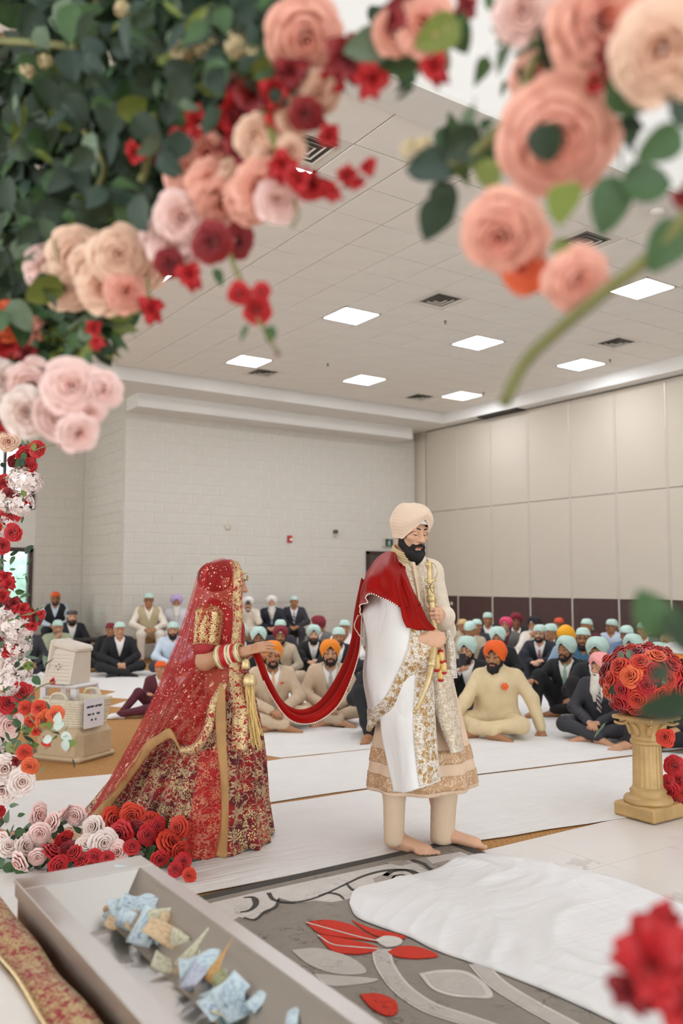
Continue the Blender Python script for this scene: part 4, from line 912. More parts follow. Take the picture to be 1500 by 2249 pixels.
# skirts of the sherwani
def ell_row(px0, px1, py, Yc, ratio=.85, n=73, rip=0.0, k=9, ph=0.0, dz=0.0):
    c = dep((px0+px1)/2, py, Yc); w = (px1-px0)/2*Yc/FPX; a = w/math.sqrt(math.cos(.6)**2+(ratio*math.sin(.6))**2); th = np.linspace(0, 2*math.pi, n)
    rr = 1+rip*np.cos(k*th+ph); return c+np.outer(a*rr*np.cos(th), latv)+np.outer(a*ratio*rr*np.sin(th), fwd)+np.outer(np.zeros(n), [0, 0, 0])
rows = [ell_row(852, 985, 1420, 4.84), ell_row(842, 996, 1500, 4.85, rip=.01), ell_row(826, 1018, 1600, 4.86, rip=.03), ell_row(816, 1034, 1670, 4.87, rip=.045), ell_row(812, 1043, 1724, 4.88, rip=.055)]
R_ = np.array(rows); G_ = np.stack([spline(R_[:, j], 40) for j in range(R_.shape[1])], 1); kir = Surf(G_); GR.sheet('kurta_skirt', kir, 'peach_cloth', th=.005, close=True)
for (u0, u1) in ((.70, .80), (.88, .995)):
    i0, i1 = int(u0*39), int(u1*39); sub = Surf(G_[i0:i1+1]); GR.sheet('hem_band', Surf(sub.G+(sub.G-G_[i0:i1+1].mean(1)[:, None])*A3(.018, .018, 0)), 'peach_hem', th=.003, close=True)
def tri_rows(Lft, Rgt, n=9, bulge=.1, nu=60, nv=44, pw=1.0):
    """cloth between two edge curves (pixel, depth), belly towards the camera"""
    A_ = spline(np.array(D3(Lft)), nu); B_ = spline(np.array(D3(Rgt)), nu); v = np.linspace(0, 1, nv)[None, :, None]; G = A_[:, None]*(1-v)+B_[:, None]*v
    wd = np.linalg.norm(B_-A_, axis=1)[:, None, None]; return Surf(G+toC*(bulge*np.sin(math.pi*v**pw)*np.minimum(wd/.35, 1)))
def folds(S, amp, dirs, rs=3):
    """soft diagonal drapery folds in metres of uv"""
    uv = S.uv(); r = np.random.default_rng(rs); d = 0
    for (fx, fy, a) in dirs: d = d+a*np.sin(uv[..., 0]*fx+uv[..., 1]*fy+r.uniform(0, 6))
    return Surf(S.G+S.normal()*(amp*d)[..., None])
# strip of the coat front at the right, open over the peach skirt
coat = loft([D3(r) for r in ([(942, 1475, 4.62), (965, 1472, 4.62), (990, 1470, 4.74)], [(955, 1560, 4.60), (980, 1556, 4.60), (1004, 1552, 4.72)], [(990, 1655, 4.58), (1004, 1653, 4.58), (1019, 1648, 4.68)])], 40, 14); GR.sheet('coat_front', coat, 'brocade')
sg = toward(coat); V, F = motif_mesh(coat, [(.05+.085*i, .3+.35*(i % 2), 'ps'[i % 2], .016, .3) for i in range(11)], .003, sg); tag(GR.ob('coat_motifs', V, F, 'antique_thread'), kind='stuff')
# white shawl: lower fall in front of the legs
lowS = loft([D3(r) for r in ([(845, 1470, 4.58), (880, 1472, 4.50), (915, 1474, 4.48), (952, 1474, 4.54)], [(838, 1590, 4.62), (875, 1592, 4.50), (915, 1594, 4.46), (958, 1590, 4.52)], [(852, 1670, 4.62), (885, 1674, 4.49), (920, 1674, 4.45), (964, 1665, 4.51)], [(866, 1738, 4.60), (890, 1741, 4.48), (925, 1730, 4.44), (969, 1715, 4.50)])], 60, 40)
lowS = folds(lowS, .004, ((3, 26, 1), (2, 41, .6))); SH = GR.sheet('shawl_fall', lowS, 'shawl_white')
def sub(S, u0, u1, v0, v1, off, nu=None, nv=None):
    nu = nu or int((u1-u0)*S.nu*1.2)+3; nv = nv or int((v1-v0)*S.nv*1.2)+3
    U, V = np.meshgrid(np.linspace(u0, u1, nu), np.linspace(v0, v1, nv), indexing='ij'); return Surf(S.at(U, V, np.full(U.shape, off*toward(S))))
bd = sub(lowS, .0, .985, .62, .985, .005); GR.sheet('shawl_border', bd, 'shawl_border', parent=SH, th=.002)
sg = toward(bd); V, F = motif_mesh(bd, [(.03+.105*i, .5, 'p', .024, (.25 if i % 2 else -.25)+math.pi) for i in range(10)]+[(random.uniform(.02, .98), random.uniform(.08, .92), random.choice('fs'), random.uniform(.007, .012), random.uniform(0, 6)) for _ in range(110)], .0035, sg); tag(GR.ob('border_motifs', V, F, 'antique_thread', parent=SH), kind='stuff')
# white shawl: upper drape over the near arm
up_L = [(806, 1285, 4.86), (797, 1360, 4.88), (799, 1430, 4.88), (803, 1500, 4.86), (807, 1550, 4.82), (810, 1599, 4.76)]
up_R = [(915, 1345, 4.56), (949, 1392, 4.50), (946, 1440, 4.49), (922, 1490, 4.50), (878, 1548, 4.54), (814, 1601, 4.74)]
upS = tri_rows(up_L, up_R, bulge=.2, pw=.7); upS = folds(upS, .009, ((14, 9, 1), (-9, 22, .7), (20, -6, .4))); SH2 = GR.sheet('shawl_drape', upS, 'shawl_white')
rl = np.linalg.norm(upS.G[:, -1]-upS.G[:, 0], axis=1); Gb = []
for i in range(int(upS.nu*.16), upS.nu):
    u = i/(upS.nu-1); v0 = max(0.0, 1-.185/max(rl[i], .185)); vv = np.linspace(v0, .995, 14); Gb.append(upS.at(np.full(14, u), vv, np.full(14, .006*toward(upS))))
bd2 = Surf(np.array(Gb)); GR.sheet('shawl_border', bd2, 'shawl_border', parent=SH2, th=.002)
sg = toward(bd2); V, F = motif_mesh(bd2, [(.05+.115*i, .5, 'p', .024, math.pi*.9) for i in range(9)]+[(random.uniform(.02, .95), random.uniform(.08, .92), random.choice('fs'), random.uniform(.007, .012), random.uniform(0, 6)) for _ in range(120)], .0035, sg); tag(GR.ob('border_motifs', V, F, 'antique_thread', parent=SH2), kind='stuff')
V, F = motif_mesh(upS, [(.52, .35, 'F', .012, .3), (.36, .52, 'F', .012, .2), (.7, .3, 'F', .010, .1), (.2, .4, 'F', .010, .5)], .002, toward(upS)); tag(GR.ob('star_motifs', V, F, 'antique_thread', parent=SH2), kind='stuff')
# far end of the shawl hanging from the other arm
farS = loft([D3(r) for r in ([(972, 1345, 4.80), (976, 1350, 4.80), (980, 1356, 4.82)], [(978, 1400, 4.76), (988, 1402, 4.75), (996, 1408, 4.80)], [(982, 1450, 4.75), (992, 1452, 4.74), (1001, 1452, 4.79)], [(983, 1487, 4.75), (994, 1490, 4.74), (1004, 1489, 4.79)])], 30, 12); SH3 = GR.sheet('shawl_end', farS, 'shawl_white')
b3 = sub(farS, .02, .98, .1, .9, .004); GR.sheet('shawl_border', b3, 'shawl_border', parent=SH3, th=.002)
GR.inst('turban', turban_mesh('turban', 1.02, .97, .084, 15, low=.014, nth=110, nt=80, amp=.0024, seed=9), HMg @ Matrix.Scale(1.03, 4), 'cloth_peach'); GR.inst('forehead_band', TURB['band'], HMg, 'cloth_white'); GR.inst('beard', BEARD['full'], HMg @ trs((0, .004, -.002), s=(1.07, 1.07, 1.12)), 'hair_black')
# ------------------------------------------------------------------ sword in his hands
SW = Fig('sword', dep(950, 1400, 4.56), 'gold curved sword with knuckle guard held upright by the groom', 'sword')
sp = spline(np.array(D3([(944, 1285, 4.585), (950, 1340, 4.575), (954, 1395, 4.545), (953, 1430, 4.48), (942, 1490, 4.42), (926, 1535, 4.40), (908, 1568, 4.39)])), 40)
rad = np.r_[np.linspace(.021, .021, 20), np.linspace(.02, .007, 20)]; V, F = tube(sp, rad, 14); SW.ob('scabbard', V, F, 'gold_metal')
for t_ in (0, .12, .62, .97):
    i = int(t_*39); V, F = tube(sp[max(0, i-1):i+2] if i < 38 else sp[-3:], rad[i]*1.18+.001, 14); SW.ob('scabbard_ring', V, F, 'gold_metal')
hl = spline(np.array(D3([(944, 1283, 4.57), (944, 1262, 4.57), (943, 1246, 4.57), (939, 1232, 4.57)])), 12); SW.ob('grip', *tube(hl, [.014, .013, .013, .014, .015, .014, .013, .014, .016, .019, .02, .012], 12), 'gold_metal')
SW.ob('pommel_spike', *tube(D3([(939, 1232, 4.57), (937, 1223, 4.57)]), [.006, .002], 8), 'steel_wire')
SW.ob('cross_guard', *tube(spline(np.array(D3([(932, 1274, 4.57), (944, 1276, 4.57), (958, 1273, 4.57)])), 9), [.008, .007, .009, .012, .013, .012, .009, .007, .008], 10), 'gold_metal')
SW.ob('knuckle_guard', *tube(spline(np.array(D3([(956, 1273, 4.57), (960, 1258, 4.56), (957, 1244, 4.56), (950, 1236, 4.56), (942, 1234, 4.57)])), 16), .0036, 8), 'gold_metal')
SW.ob('chain', *tube(spline(np.array(D3([(947, 1283, 4.55), (944, 1290, 4.54), (948, 1298, 4.535), (950, 1304, 4.535)])), 12), .0022, 6), 'frame_brown')
for q, (x, y0, y1, mt, r) in enumerate(((957, 1434, 1470, 'tassel_gold', .024), (968, 1430, 1452, 'tassel_gold', .017), (973, 1452, 1476, 'tassel_gold', .019), (967, 1466, 1492, 'tassel_gold', .019))):
    a, b = dep(x, y0, 4.50), dep(x+1, y1, 4.49); tz = SW.ob('tassel', *tube([a, a*.7+b*.3, a*.3+b*.7, b], [r*.5, r, r, r*.75], 10), mt)
    [SW.ob('tassel_knot', *sdf_mesh([ell(kp, (r*.9, r*.9, .010))], .004, .004), 'tassel_red', parent=tz) for kp in (b+A3(0, 0, -.004), a)]
SW.ob('tassel_cord', *tube(spline(np.array(D3([(958, 1426, 4.52), (966, 1436, 4.505), (972, 1448, 4.50)])), 8), .008, 8), 'tassel_red')
# ------------------------------------------------------------------ red velvet sash from his shoulder to her hand
SA = Fig('velvet_sash', dep(700, 1560, 4.62), 'long red velvet sash with pearl edging linking groom and bride', 'sash')
sh = loft([D3(r) for r in ([(806, 1256, 4.90), (828, 1226, 4.84), (848, 1213, 4.80), (862, 1212, 4.78), (869, 1216, 4.76)], [(797, 1290, 4.90), (812, 1268, 4.62), (838, 1252, 4.58), (864, 1246, 4.585), (884, 1250, 4.61)], [(791, 1325, 4.90), (808, 1305, 4.58), (842, 1290, 4.52), (872, 1288, 4.525), (902, 1290, 4.555)], [(786, 1352, 4.90), (806, 1314, 4.54), (846, 1314, 4.48), (884, 1334, 4.48), (922, 1330, 4.54)])], 46, 50)
sh0 = sh; sh = folds(sh, .012, ((-10, 38, 1), (8, 60, .6))); sh = Surf(sh0.G+(sh.G-sh0.G)*(np.linspace(0, 1, sh.nu)**.8)[:, None, None]); SA.sheet('shoulder_fall', sh, 'velvet_red')
fr = loft([D3(r) for r in ([(866, 1216, 4.74), (873, 1228, 4.70), (884, 1245, 4.64)], [(866, 1270, 4.555), (884, 1272, 4.54), (905, 1285, 4.555)], [(878, 1330, 4.49), (905, 1330, 4.49), (927, 1332, 4.53)], [(884, 1360, 4.46), (915, 1366, 4.47), (940, 1362, 4.52)], [(893, 1378, 4.455), (925, 1384, 4.46), (957, 1383, 4.51)])], 44, 26); fr = folds(fr, .010, ((4, 70, 1), (-6, 110, .5))); SA.sheet('front_fall', fr, 'velvet_red')
hgU = [(800, 1270, 4.92), (784, 1345, 4.93), (777, 1400, 4.90), (762, 1448, 4.84), (733, 1502, 4.74), (700, 1544, 4.67), (660, 1560, 4.62), (622, 1543, 4.60), (592, 1492, 4.58), (573, 1440, 4.58), (558, 1416, 4.56)]
hgL = [(803, 1290, 4.90), (797, 1350, 4.86), (795, 1402, 4.80), (789, 1445, 4.73), (768, 1505, 4.66), (738, 1556, 4.61), (688, 1588, 4.58), (636, 1580, 4.56), (592, 1520, 4.54), (566, 1456, 4.54), (552, 1426, 4.54)]
hg = tri_rows(hgU, hgL, bulge=.03, nu=110, nv=22); hg = folds(hg, .010, ((0, 120, 1), (2, 60, .8))); SA.sheet('hanging_loop', hg, 'velvet_red', th=.006)
pe = list(spline(np.array([hg.G[i, -1] for i in range(8, 96)]), 120)+toC*.006)+list(spline(np.array([sh.G[-1, j] for j in range(0, 40)]), 46)+toC*.006)+list(spline(np.array([dep(*p) for p in ((786, 1352, 4.86), (778, 1374, 4.86), (786, 1390, 4.84), (795, 1402, 4.80))]), 18)+toC*.01)
V, F = beads(pe, .0042, 7); tag(SA.ob('pearl_edging', V, F, 'pearl'), kind='stuff')
# ================================================================== THE BRIDE
bb = onz(480, 1840); BR = Fig('person', bb, 'bride in red and gold lehenga with a red net veil, holding the sash', 'person')
hb = dep(502, 1278, 4.80); HMb = trs(hb, .2, 0, VIEW_Z+1.62, .93)
bS1, bS2, bN = dep(460, 1352, 4.66), dep(490, 1350, 4.98), dep(478, 1328, 4.83); bC, bW = dep(484, 1385, 4.82), dep(488, 1455, 4.82)
bE, bWr = dep(450, 1452, 4.60), dep(533, 1432, 4.53); bE2, bW2 = dep(520, 1450, 5.0), dep(548, 1432, 4.72)
btor = [cone(bW-A3(0, 0, .1), bW, .14, .115), cone(bW, bC, .115, .125), cone(bC, bN-A3(0, 0, .06), .12, .08), cone(bS1, bN, .05, .045), cone(bS2, bN, .05, .045), ell(bC+vdir(.035, -.06, -.01), (.06, .06, .06)), ell(bC+vdir(.035, .07, -.01), (.06, .06, .06))]
barm = [cone(bS1, bE, .058, .05), cone(bE, bWr, .047, .029), cone(bS2, bE2, .056, .046), cone(bE2, bW2, .044, .03)]
g = Parts(); g.add(*head_geo(.0048, True, .55), HMb); g.add(*sdf_mesh(btor+barm+[cone(bN-A3(0, 0, .05), hb+A3(0, 0, -.06)+vdir(-.03, 0), .052, .046)], .012, .02))
bh = hand_geo(.22, .2, thumb=(.85, .35, -.35), vox=.0036); g.add(*bh, 0, basis(bWr, rgt+A3(0, 0, .28), A3(0, 0, 1)+toC*.7)); g.add(bh[0]*A3(1, -1, 1), bh[1][:, ::-1], 0, basis(bW2, rgt+A3(0, 0, .1), A3(0, 0, 1)))
for a in (-.09, .09):
    q = onz(500, 1835)+vdir(0, a); g.add(FOOT[0], FOOT[1], 0, basis(q+A3(0, 0, .012), rgt, (0, 0, 1))); g.add(*sdf_mesh([cone(q+A3(0, 0, .06), q+A3(0, 0, .45), .035, .055), cone(q+A3(0, 0, .45), bW+vdir(0, a)-A3(0, 0, .1), .058, .09)], .02, .03))
V, F, M_ = g.join(); BR.ob('body', V, F, ['skin_tan', 'eye_white', 'eye_iris', 'brow', 'lip'], midx=M_)
hv = [(0, .02, .035, .083, .103, .095), (0, .115, .01, .078, .072, .082), (0, .05, .0, .074, .08, .08)]
V, F = sdf_mesh([ell(h[:3], h[3:]) for h in hv], .007, .03, [lambda Q: np.maximum(-(Q[..., 1]+.035+.35*(Q[..., 2]-.06))*-1, -1)*0+np.where(Q[..., 1] < -.055+.45*np.maximum(.075-Q[..., 2], 0)*0, -.02, .02)]); BR.ob('hair', xf(V, HMb), F, 'hair_dark')
BR.ob('blouse', *sdf_mesh(btor[1:]+[cone(bS1, bS1+(bE-bS1)*.72, .064, .058), cone(bS2, bS2+(bE2-bS2)*.72, .06, .055)], .010, .02, [], .008), mat('blouse_red', '#a01418', .6, var=.25, vscale=45, bump=.6, bscale=60, bdist=.004))
sl = []   # near sleeve as an embroidered cuff over the arm
for i in range(26):
    t_ = i/25*.74-.08; c = bS1+(bE-bS1)*max(t_, 0)+A3(0, 0, max(-t_, 0)*.75); r = .074-.008*t_ if t_ > 0 else .074*math.sqrt(max(0, 1-(t_/.083)**2))+.004; ax = (bE-bS1)/np.linalg.norm(bE-bS1); s1 = np.cross(ax, toC); s1 /= np.linalg.norm(s1); s2 = np.cross(ax, s1)
    sl.append([c+r*(math.cos(a)*s1+math.sin(a)*s2) for a in np.linspace(0, 2*math.pi, 41)])
slS = Surf(np.array(sl)); BR.sheet('sleeve', slS, 'blouse_cloth', th=.003, close=True); sg = 1 if np.sum((slS.normal()[10]*(slS.G[10]-slS.G[10].mean(0)))) > 0 else -1
V, F = motif_mesh(slS, [(.1+.17*i+.08*(j % 2), (.04+.125*j) % 1, 'fF'[(i+j) % 2], .022, .4*i) for i in range(5) for j in range(8)]+[(random.uniform(.05, .95), random.random(), 's', .012, random.uniform(0, 6)) for _ in range(60)], .004, sg); tag(BR.ob('sleeve_motifs', V, F, 'gold_thread'), kind='stuff')
V, F = beads(slS.G[-1][::1], .0045, 6); tag(BR.ob('sleeve_beads', V, F, 'gold_thread'), kind='stuff')
# skirt: waist ring to the hem lying on the floor
hem = [onz(*p) for p in ((598, 1836), (585, 1862), (540, 1878), (490, 1888), (440, 1895), (400, 1893), (345, 1878), (290, 1855), (235, 1824), (188, 1797))]+[onz(*p) for p in ((215, 1770), (300, 1757), (400, 1757), (500, 1770), (575, 1800), (598, 1836))]
nth = 181; hemc = spline(np.array(hem), nth); wc = bW+A3(0, 0, .0); ang0 = np.linspace(0, 2*math.pi, nth); wr_ = wc+np.outer(.128*np.cos(ang0), rgt)+np.outer(-.135*np.sin(ang0), -toC)*1.0
rows = []; 
for i in range(56):
    s = i/55; k = s**1.06; P_ = wr_*(1-k)+hemc*k; c = P_.mean(0); nrm = P_-c; nrm[:, 2] = 0; nrm /= np.linalg.norm(nrm, axis=1)[:, None]+1e-6
    pl = .004+.030*s; P_ = P_+nrm*(pl*(np.sin(ang0*24+1.2*np.sin(3*ang0)+.8*s)*.7+.3*np.sin(ang0*41))*(1-.45*s*s))[:, None]+nrm*(.03*math.sin(math.pi*min(s*1.3, 1)))
    P_[:, 2] = wc[2]*(1-s)+.016*s+(.012*np.sin(ang0*24)*s**6); rows.append(P_)
skS = Surf(np.array(rows)); SK = BR.sheet('skirt', skS, 'skirt_cloth', th=.006, close=True); sg = 1 if np.sum(skS.normal()[40]*(skS.G[40]-skS.G[40].mean(0))) > 0 else -1
spots = []
for i in range(3500):
    u, v = random.uniform(.22, .97)**.8, random.uniform(.0, .66)
    if all(abs(u-a[0])*1.1+abs(v-a[1])*2.4 > .026 for a in spots): spots.append((u, v, random.choice('fFspsf'), random.uniform(.014, .034)*(.7+.4*u), random.uniform(-.6, .6)))
spots = spots[:560]+[(random.uniform(.2, .99), random.uniform(0, .66), 'd', random.uniform(.003, .006), 0) for _ in range(700)]+[(.985, v, 'f', .022, 0) for v in np.linspace(0, .66, 46)]
V, F = motif_mesh(skS, spots, .006, sg); tag(BR.ob('skirt_embroidery', V, F, 'gold_thread', parent=SK), kind='stuff')
trail = loft([D3(r) for r in ([(-40, 1815, 5.1), (40, 1806, 5.12), (120, 1806, 5.1), (210, 1800, 5.15)], [(-40, 1835, 4.95), (40, 1826, 4.97), (120, 1826, 4.98), (230, 1818, 5.0)], [(-40, 1850, 4.82), (40, 1846, 4.84), (130, 1846, 4.85), (250, 1838, 4.88)])], 16, 40); tr_ = trail.G.copy(); tr_[..., 2] = .03+.012*np.sin(np.linspace(0, 18, 40))[None]; trS = Surf(tr_); BR.sheet('train', trS, 'border_cloth', parent=SK)
# veil of red net
vr = [[(437, 1254, 4.80), (456, 1237, 4.63), (484, 1227, 4.63), (508, 1229, 4.67)], [(428, 1290, 4.82), (452, 1287, 4.60), (484, 1286, 4.60), (511, 1286, 4.65)], [(402, 1372, 4.90), (432, 1378, 4.60), (470, 1380, 4.64), (508, 1382, 4.60)], [(370, 1452, 4.94), (408, 1468, 4.60), (455, 1478, 4.62), (503, 1482, 4.52)], [(322, 1560, 5.05), (368, 1562, 4.60), (425, 1562, 4.44), (482, 1555, 4.44)], [(262, 1676, 5.18), (315, 1636, 4.80), (378, 1598, 4.54), (450, 1600, 4.42)], [(192, 1794, 5.30), (262, 1722, 4.92), (340, 1625, 4.62), (432, 1645, 4.42)]]
veS = loft([D3(r) for r in vr], 90, 70); veS = folds(veS, .005, ((3, 60, 1), (-5, 95, .7))); VE = BR.sheet('veil', veS, 'veil_net', th=.0015)
sg = toward(veS); V, F = motif_mesh(veS, [(random.uniform(.02, .97), random.uniform(.02, .98), 'd', random.choice((.0028, .0034, .004, .0048)), 0) for _ in range(640)]+[(random.uniform(.3, .9), random.uniform(.25, .9), 'F', random.uniform(.012, .018), random.random()) for _ in range(10)], .003, sg); tag(BR.ob('veil_sequins', V, F, mat('sequin', '#ecc9ae', .35, .3, var=.1), parent=VE), kind='stuff')
bk = [[(456, 1240, 4.90), (450, 1250, 4.98), (470, 1240, 5.02)], [(438, 1290, 4.92), (440, 1300, 5.02), (470, 1300, 5.08)], [(402, 1380, 4.94), (412, 1390, 5.08), (450, 1390, 5.14)], [(368, 1460, 4.98), (385, 1470, 5.14), (430, 1470, 5.22)], [(318, 1570, 5.08), (340, 1590, 5.24), (400, 1590, 5.3)], [(196, 1790, 5.32), (260, 1760, 5.4), (360, 1755, 5.46)]]
BR.sheet('veil_back', loft([D3(r) for r in bk], 40, 16), 'veil_net', parent=VE, th=.0015)
def strip(name, L, R, mt, parent, n=60, nv=10, motif=None, off=0.0, dens=1.0, th=.003):
    A_, B_ = spline(np.array(D3(L)), n), spline(np.array(D3(R)), n); v = np.linspace(0, 1, nv)[None, :, None]; S = Surf(A_[:, None]*(1-v)+B_[:, None]*v+toC*(.012*np.sin(math.pi*v)+off)); o = BR.sheet(name, S, mt, parent=parent, th=th)
    if motif:
        sg = toward(S); L_ = S.uv()[-1, 0, 0]; k = int(L_/.055*dens); w = np.linalg.norm(B_-A_, axis=1).mean()
        sp_ = [((i+.5)/k, .5, 'pF'[i % 2], w*.30, (0 if i % 2 else math.pi/2)) for i in range(k)]+[(random.uniform(.01, .99), random.choice((.1, .9, .25, .75)), 'f', w*.10, random.random()) for _ in range(k*5)]+[(random.uniform(.01, .99), random.uniform(.05, .95), 's', w*.14, random.uniform(0, 6)) for _ in range(k*4)]
        V, F = motif_mesh(S, sp_, .005, sg); tag(BR.ob('border_motifs', V, F, 'gold_thread', parent=parent), kind='stuff')
    return S
strip('veil_border', [(503, 1230, 4.70), (511, 1262, 4.66), (504, 1300, 4.65), (512, 1345, 4.60), (508, 1410, 4.55), (503, 1480, 4.50), (510, 1560, 4.44), (508, 1650, 4.40)], [(522, 1233, 4.70), (534, 1262, 4.67), (531, 1300, 4.66), (533, 1345, 4.62), (529, 1410, 4.57), (536, 1480, 4.52), (545, 1560, 4.46), (545, 1650, 4.42)], 'border_cloth', VE, motif=1)
strip('veil_border', [(486, 1498, 4.46), (462, 1540, 4.43), (450, 1590, 4.41), (428, 1630, 4.40), (398, 1640, 4.44)], [(500, 1502, 4.45), (480, 1555, 4.42), (466, 1605, 4.40), (436, 1650, 4.39), (396, 1656, 4.43)], 'border_cloth', VE, motif=1, off=.012)
strip('veil_lining', [(396, 1640, 4.44), (375, 1600, 4.52), (350, 1612, 4.60), (320, 1632, 4.70), (285, 1682, 4.86), (205, 1788, 5.24)], [(400, 1656, 4.43), (378, 1622, 4.50), (354, 1632, 4.57), (332, 1650, 4.67), (300, 1695, 4.83), (225, 1798, 5.18)], 'tan_lining', VE, off=.008)
strip('lining_fold', [(482, 1500, 4.45), (474, 1560, 4.40), (477, 1640, 4.36), (486, 1720, 4.33), (484, 1800, 4.34), (470, 1876, 4.42)], [(494, 1502, 4.45), (496, 1560, 4.39), (498, 1640, 4.345), (502, 1720, 4.32), (502, 1800, 4.33), (498, 1884, 4.41)], 'tan_lining', VE, off=.006)
strip('net_panel', [(440, 1650, 4.38), (425, 1740, 4.34), (412, 1820, 4.36), (400, 1886, 4.42)], [(484, 1640, 4.35), (488, 1740, 4.32), (484, 1820, 4.33), (474, 1884, 4.41)], 'veil_net', VE)
# jewellery
axb = (bWr-bE)/np.linalg.norm(bWr-bE)
for i, mt in enumerate(('gold_thread', 'bangle_ivory', 'gold_thread', 'bangle_red', 'bangle_red', 'bangle_red', 'bangle_ivory', 'gold_thread', 'bangle_ivory', 'bangle_red', 'bangle_red', 'gold_thread', 'bangle_ivory', 'gold_thread')):
    c = bE+(bWr-bE)*(.40+.043*i); r = .060-.0012*i; s1 = np.cross(axb, A3(0, 0, 1)); s1 /= np.linalg.norm(s1); s2 = np.cross(axb, s1)
    V, F = tube([c+r*(math.cos(a)*s1+math.sin(a)*s2) for a in np.linspace(0, 2*math.pi, 37)], .0058 if mt != 'bangle_red' else .0052, 8, False); BR.ob('bangle', V, F, mt)
em = [HMb @ Vector((.078, .01, -.03-.014*i)) for i in range(4)]; V, F = sdf_mesh([ell(em[0], (.022, .022, .022)), ell(em[1], (.016, .016, .016)), ell(em[2], (.02, .02, .012)), ell(em[3], (.012, .012, .014))], .005, .006); BR.ob('earring', V, F, 'gold_metal')
V, F = beads([np.array(HMb @ Vector((x, -.085+abs(x)*.35, .075-abs(x)*.3))) for x in np.linspace(-.05, .05, 11)]+[np.array(HMb @ Vector((0, -.105, .055-.009*i))) for i in range(3)], .0075, 7); BR.ob('forehead_jewel', V, F, 'gold_metal')
tc = []
for (x, y, Y, r, h) in ((540, 1458, 4.50, .022, .05), (549, 1492, 4.47, .034, .062)):
    c = dep(x, y, Y); V, F = lathe([(.004, h*.5), (r*.5, h*.48), (r*.85, h*.3), (r, 0), (r*1.05, -h*.2), (r, -h*.45), (r*.9, -h*.5)], 20); BR.ob('tassel_bell', np.array(V)+c, F, 'gold_metal')
TS = Parts(); c = dep(549, 1503, 4.47)
for i in range(46):
    a = random.uniform(0, 6.28); r0 = random.uniform(0, .028); e = c+vdir(.028+.06*random.random()-.02, r0*math.sin(a), -random.uniform(.24, .32)); s_ = c+vdir(r0*math.cos(a)*1.0, r0*math.sin(a), 0); P_ = spline([s_, (s_+e)/2+vdir(-.004, 0, -.01), e], 6); V, F = tube(P_, .0032, 5, False); TS.add(V, F)
V, F, _m = TS.join(); tag(BR.ob('tassel_strands', V, F, 'tassel_gold'), kind='stuff')
# ================================================================== THE GUESTS
for n_, c_ in dict(suit_black='#1d1c1e', suit_navy='#25272f', suit_char='#35343a', suit_grey='#6e6b68', suit_tan='#c9b195', suit_cream='#d9c39a', jacket_beige='#b3a58e', white_cotton='#e6e2de', cream_cotton='#e3d8c6', sky_cotton='#c5d1de', blue_cotton='#97adc4',
                   sage='#a3ab8b', beige_vest='#b5a481', maroon='#5a2530', denim='#5f7894', lilac_grey='#cbc6c8', ivory='#ddd3c4', brown_cloth='#6d5646', pale_silk='#ccd2c8').items(): cloth(n_, c_)
cloth('plaid', '#4d5156', stripe=('#8b8f92', 12)); cloth('blue_floral', '#23425e', stripe=('#4a7d96', 16, 'DIAGONAL'))
for n_, c_, s_ in (('tie_silver', '#b9c1bb', None), ('tie_pink', '#b0747a', None), ('tie_green', '#93b59c', None), ('tie_grey', '#aca498', None), ('tie_peach', '#d3a180', None), ('tie_stripe', '#3b3a3f', ('#c3bfb6', 9)), ('tie_maroon', '#3d2530', ('#b7aaa5', 13)), ('tie_blue', '#8d8c9a', None)): cloth(n_, c_, .5, .05, .1, s_)
mat('tweed', '#5c5a58', .9, var=.25, vscale=40, bump=.3); mat('phone_case', '#2c3c63', .35, coat=.3); mat('phone_black', '#1d1a1a', .3, coat=.3)
mat('sock_white', '#e4e1e0', .9, var=.04); mat('shoe_brown', '#6b3526', .5, var=.1); mat('gold_watch', '#c9a24a', .3, .9); mat('flower_orange', '#e8622a', .6, var=.2)
def suit(c, tie=None, shirt='white_cotton', cuffs=True): return [('jacket', c), ('lapel', c), ('shirt_body', shirt), ('trousers', c)]+([('cuffL', shirt), ('cuffR', shirt)] if cuffs else [])+([('tie', tie)] if tie else [])
def kurta(c, tr=None): return [('kurta', c), ('trousers', tr or c)]
def shirt(c, tr='suit_char'): return [('shirt', c), ('trousers', tr)]
def vest(v, c, tr): return [('shirt', c), ('vest', v), ('trousers', tr)]
HATZ = {'cap': .124, 'cap2': .13, 'flatcap': .112, 'round': .16, 'pagri': .162, 'wide': .158, 'tall': .18}
SEATED = []
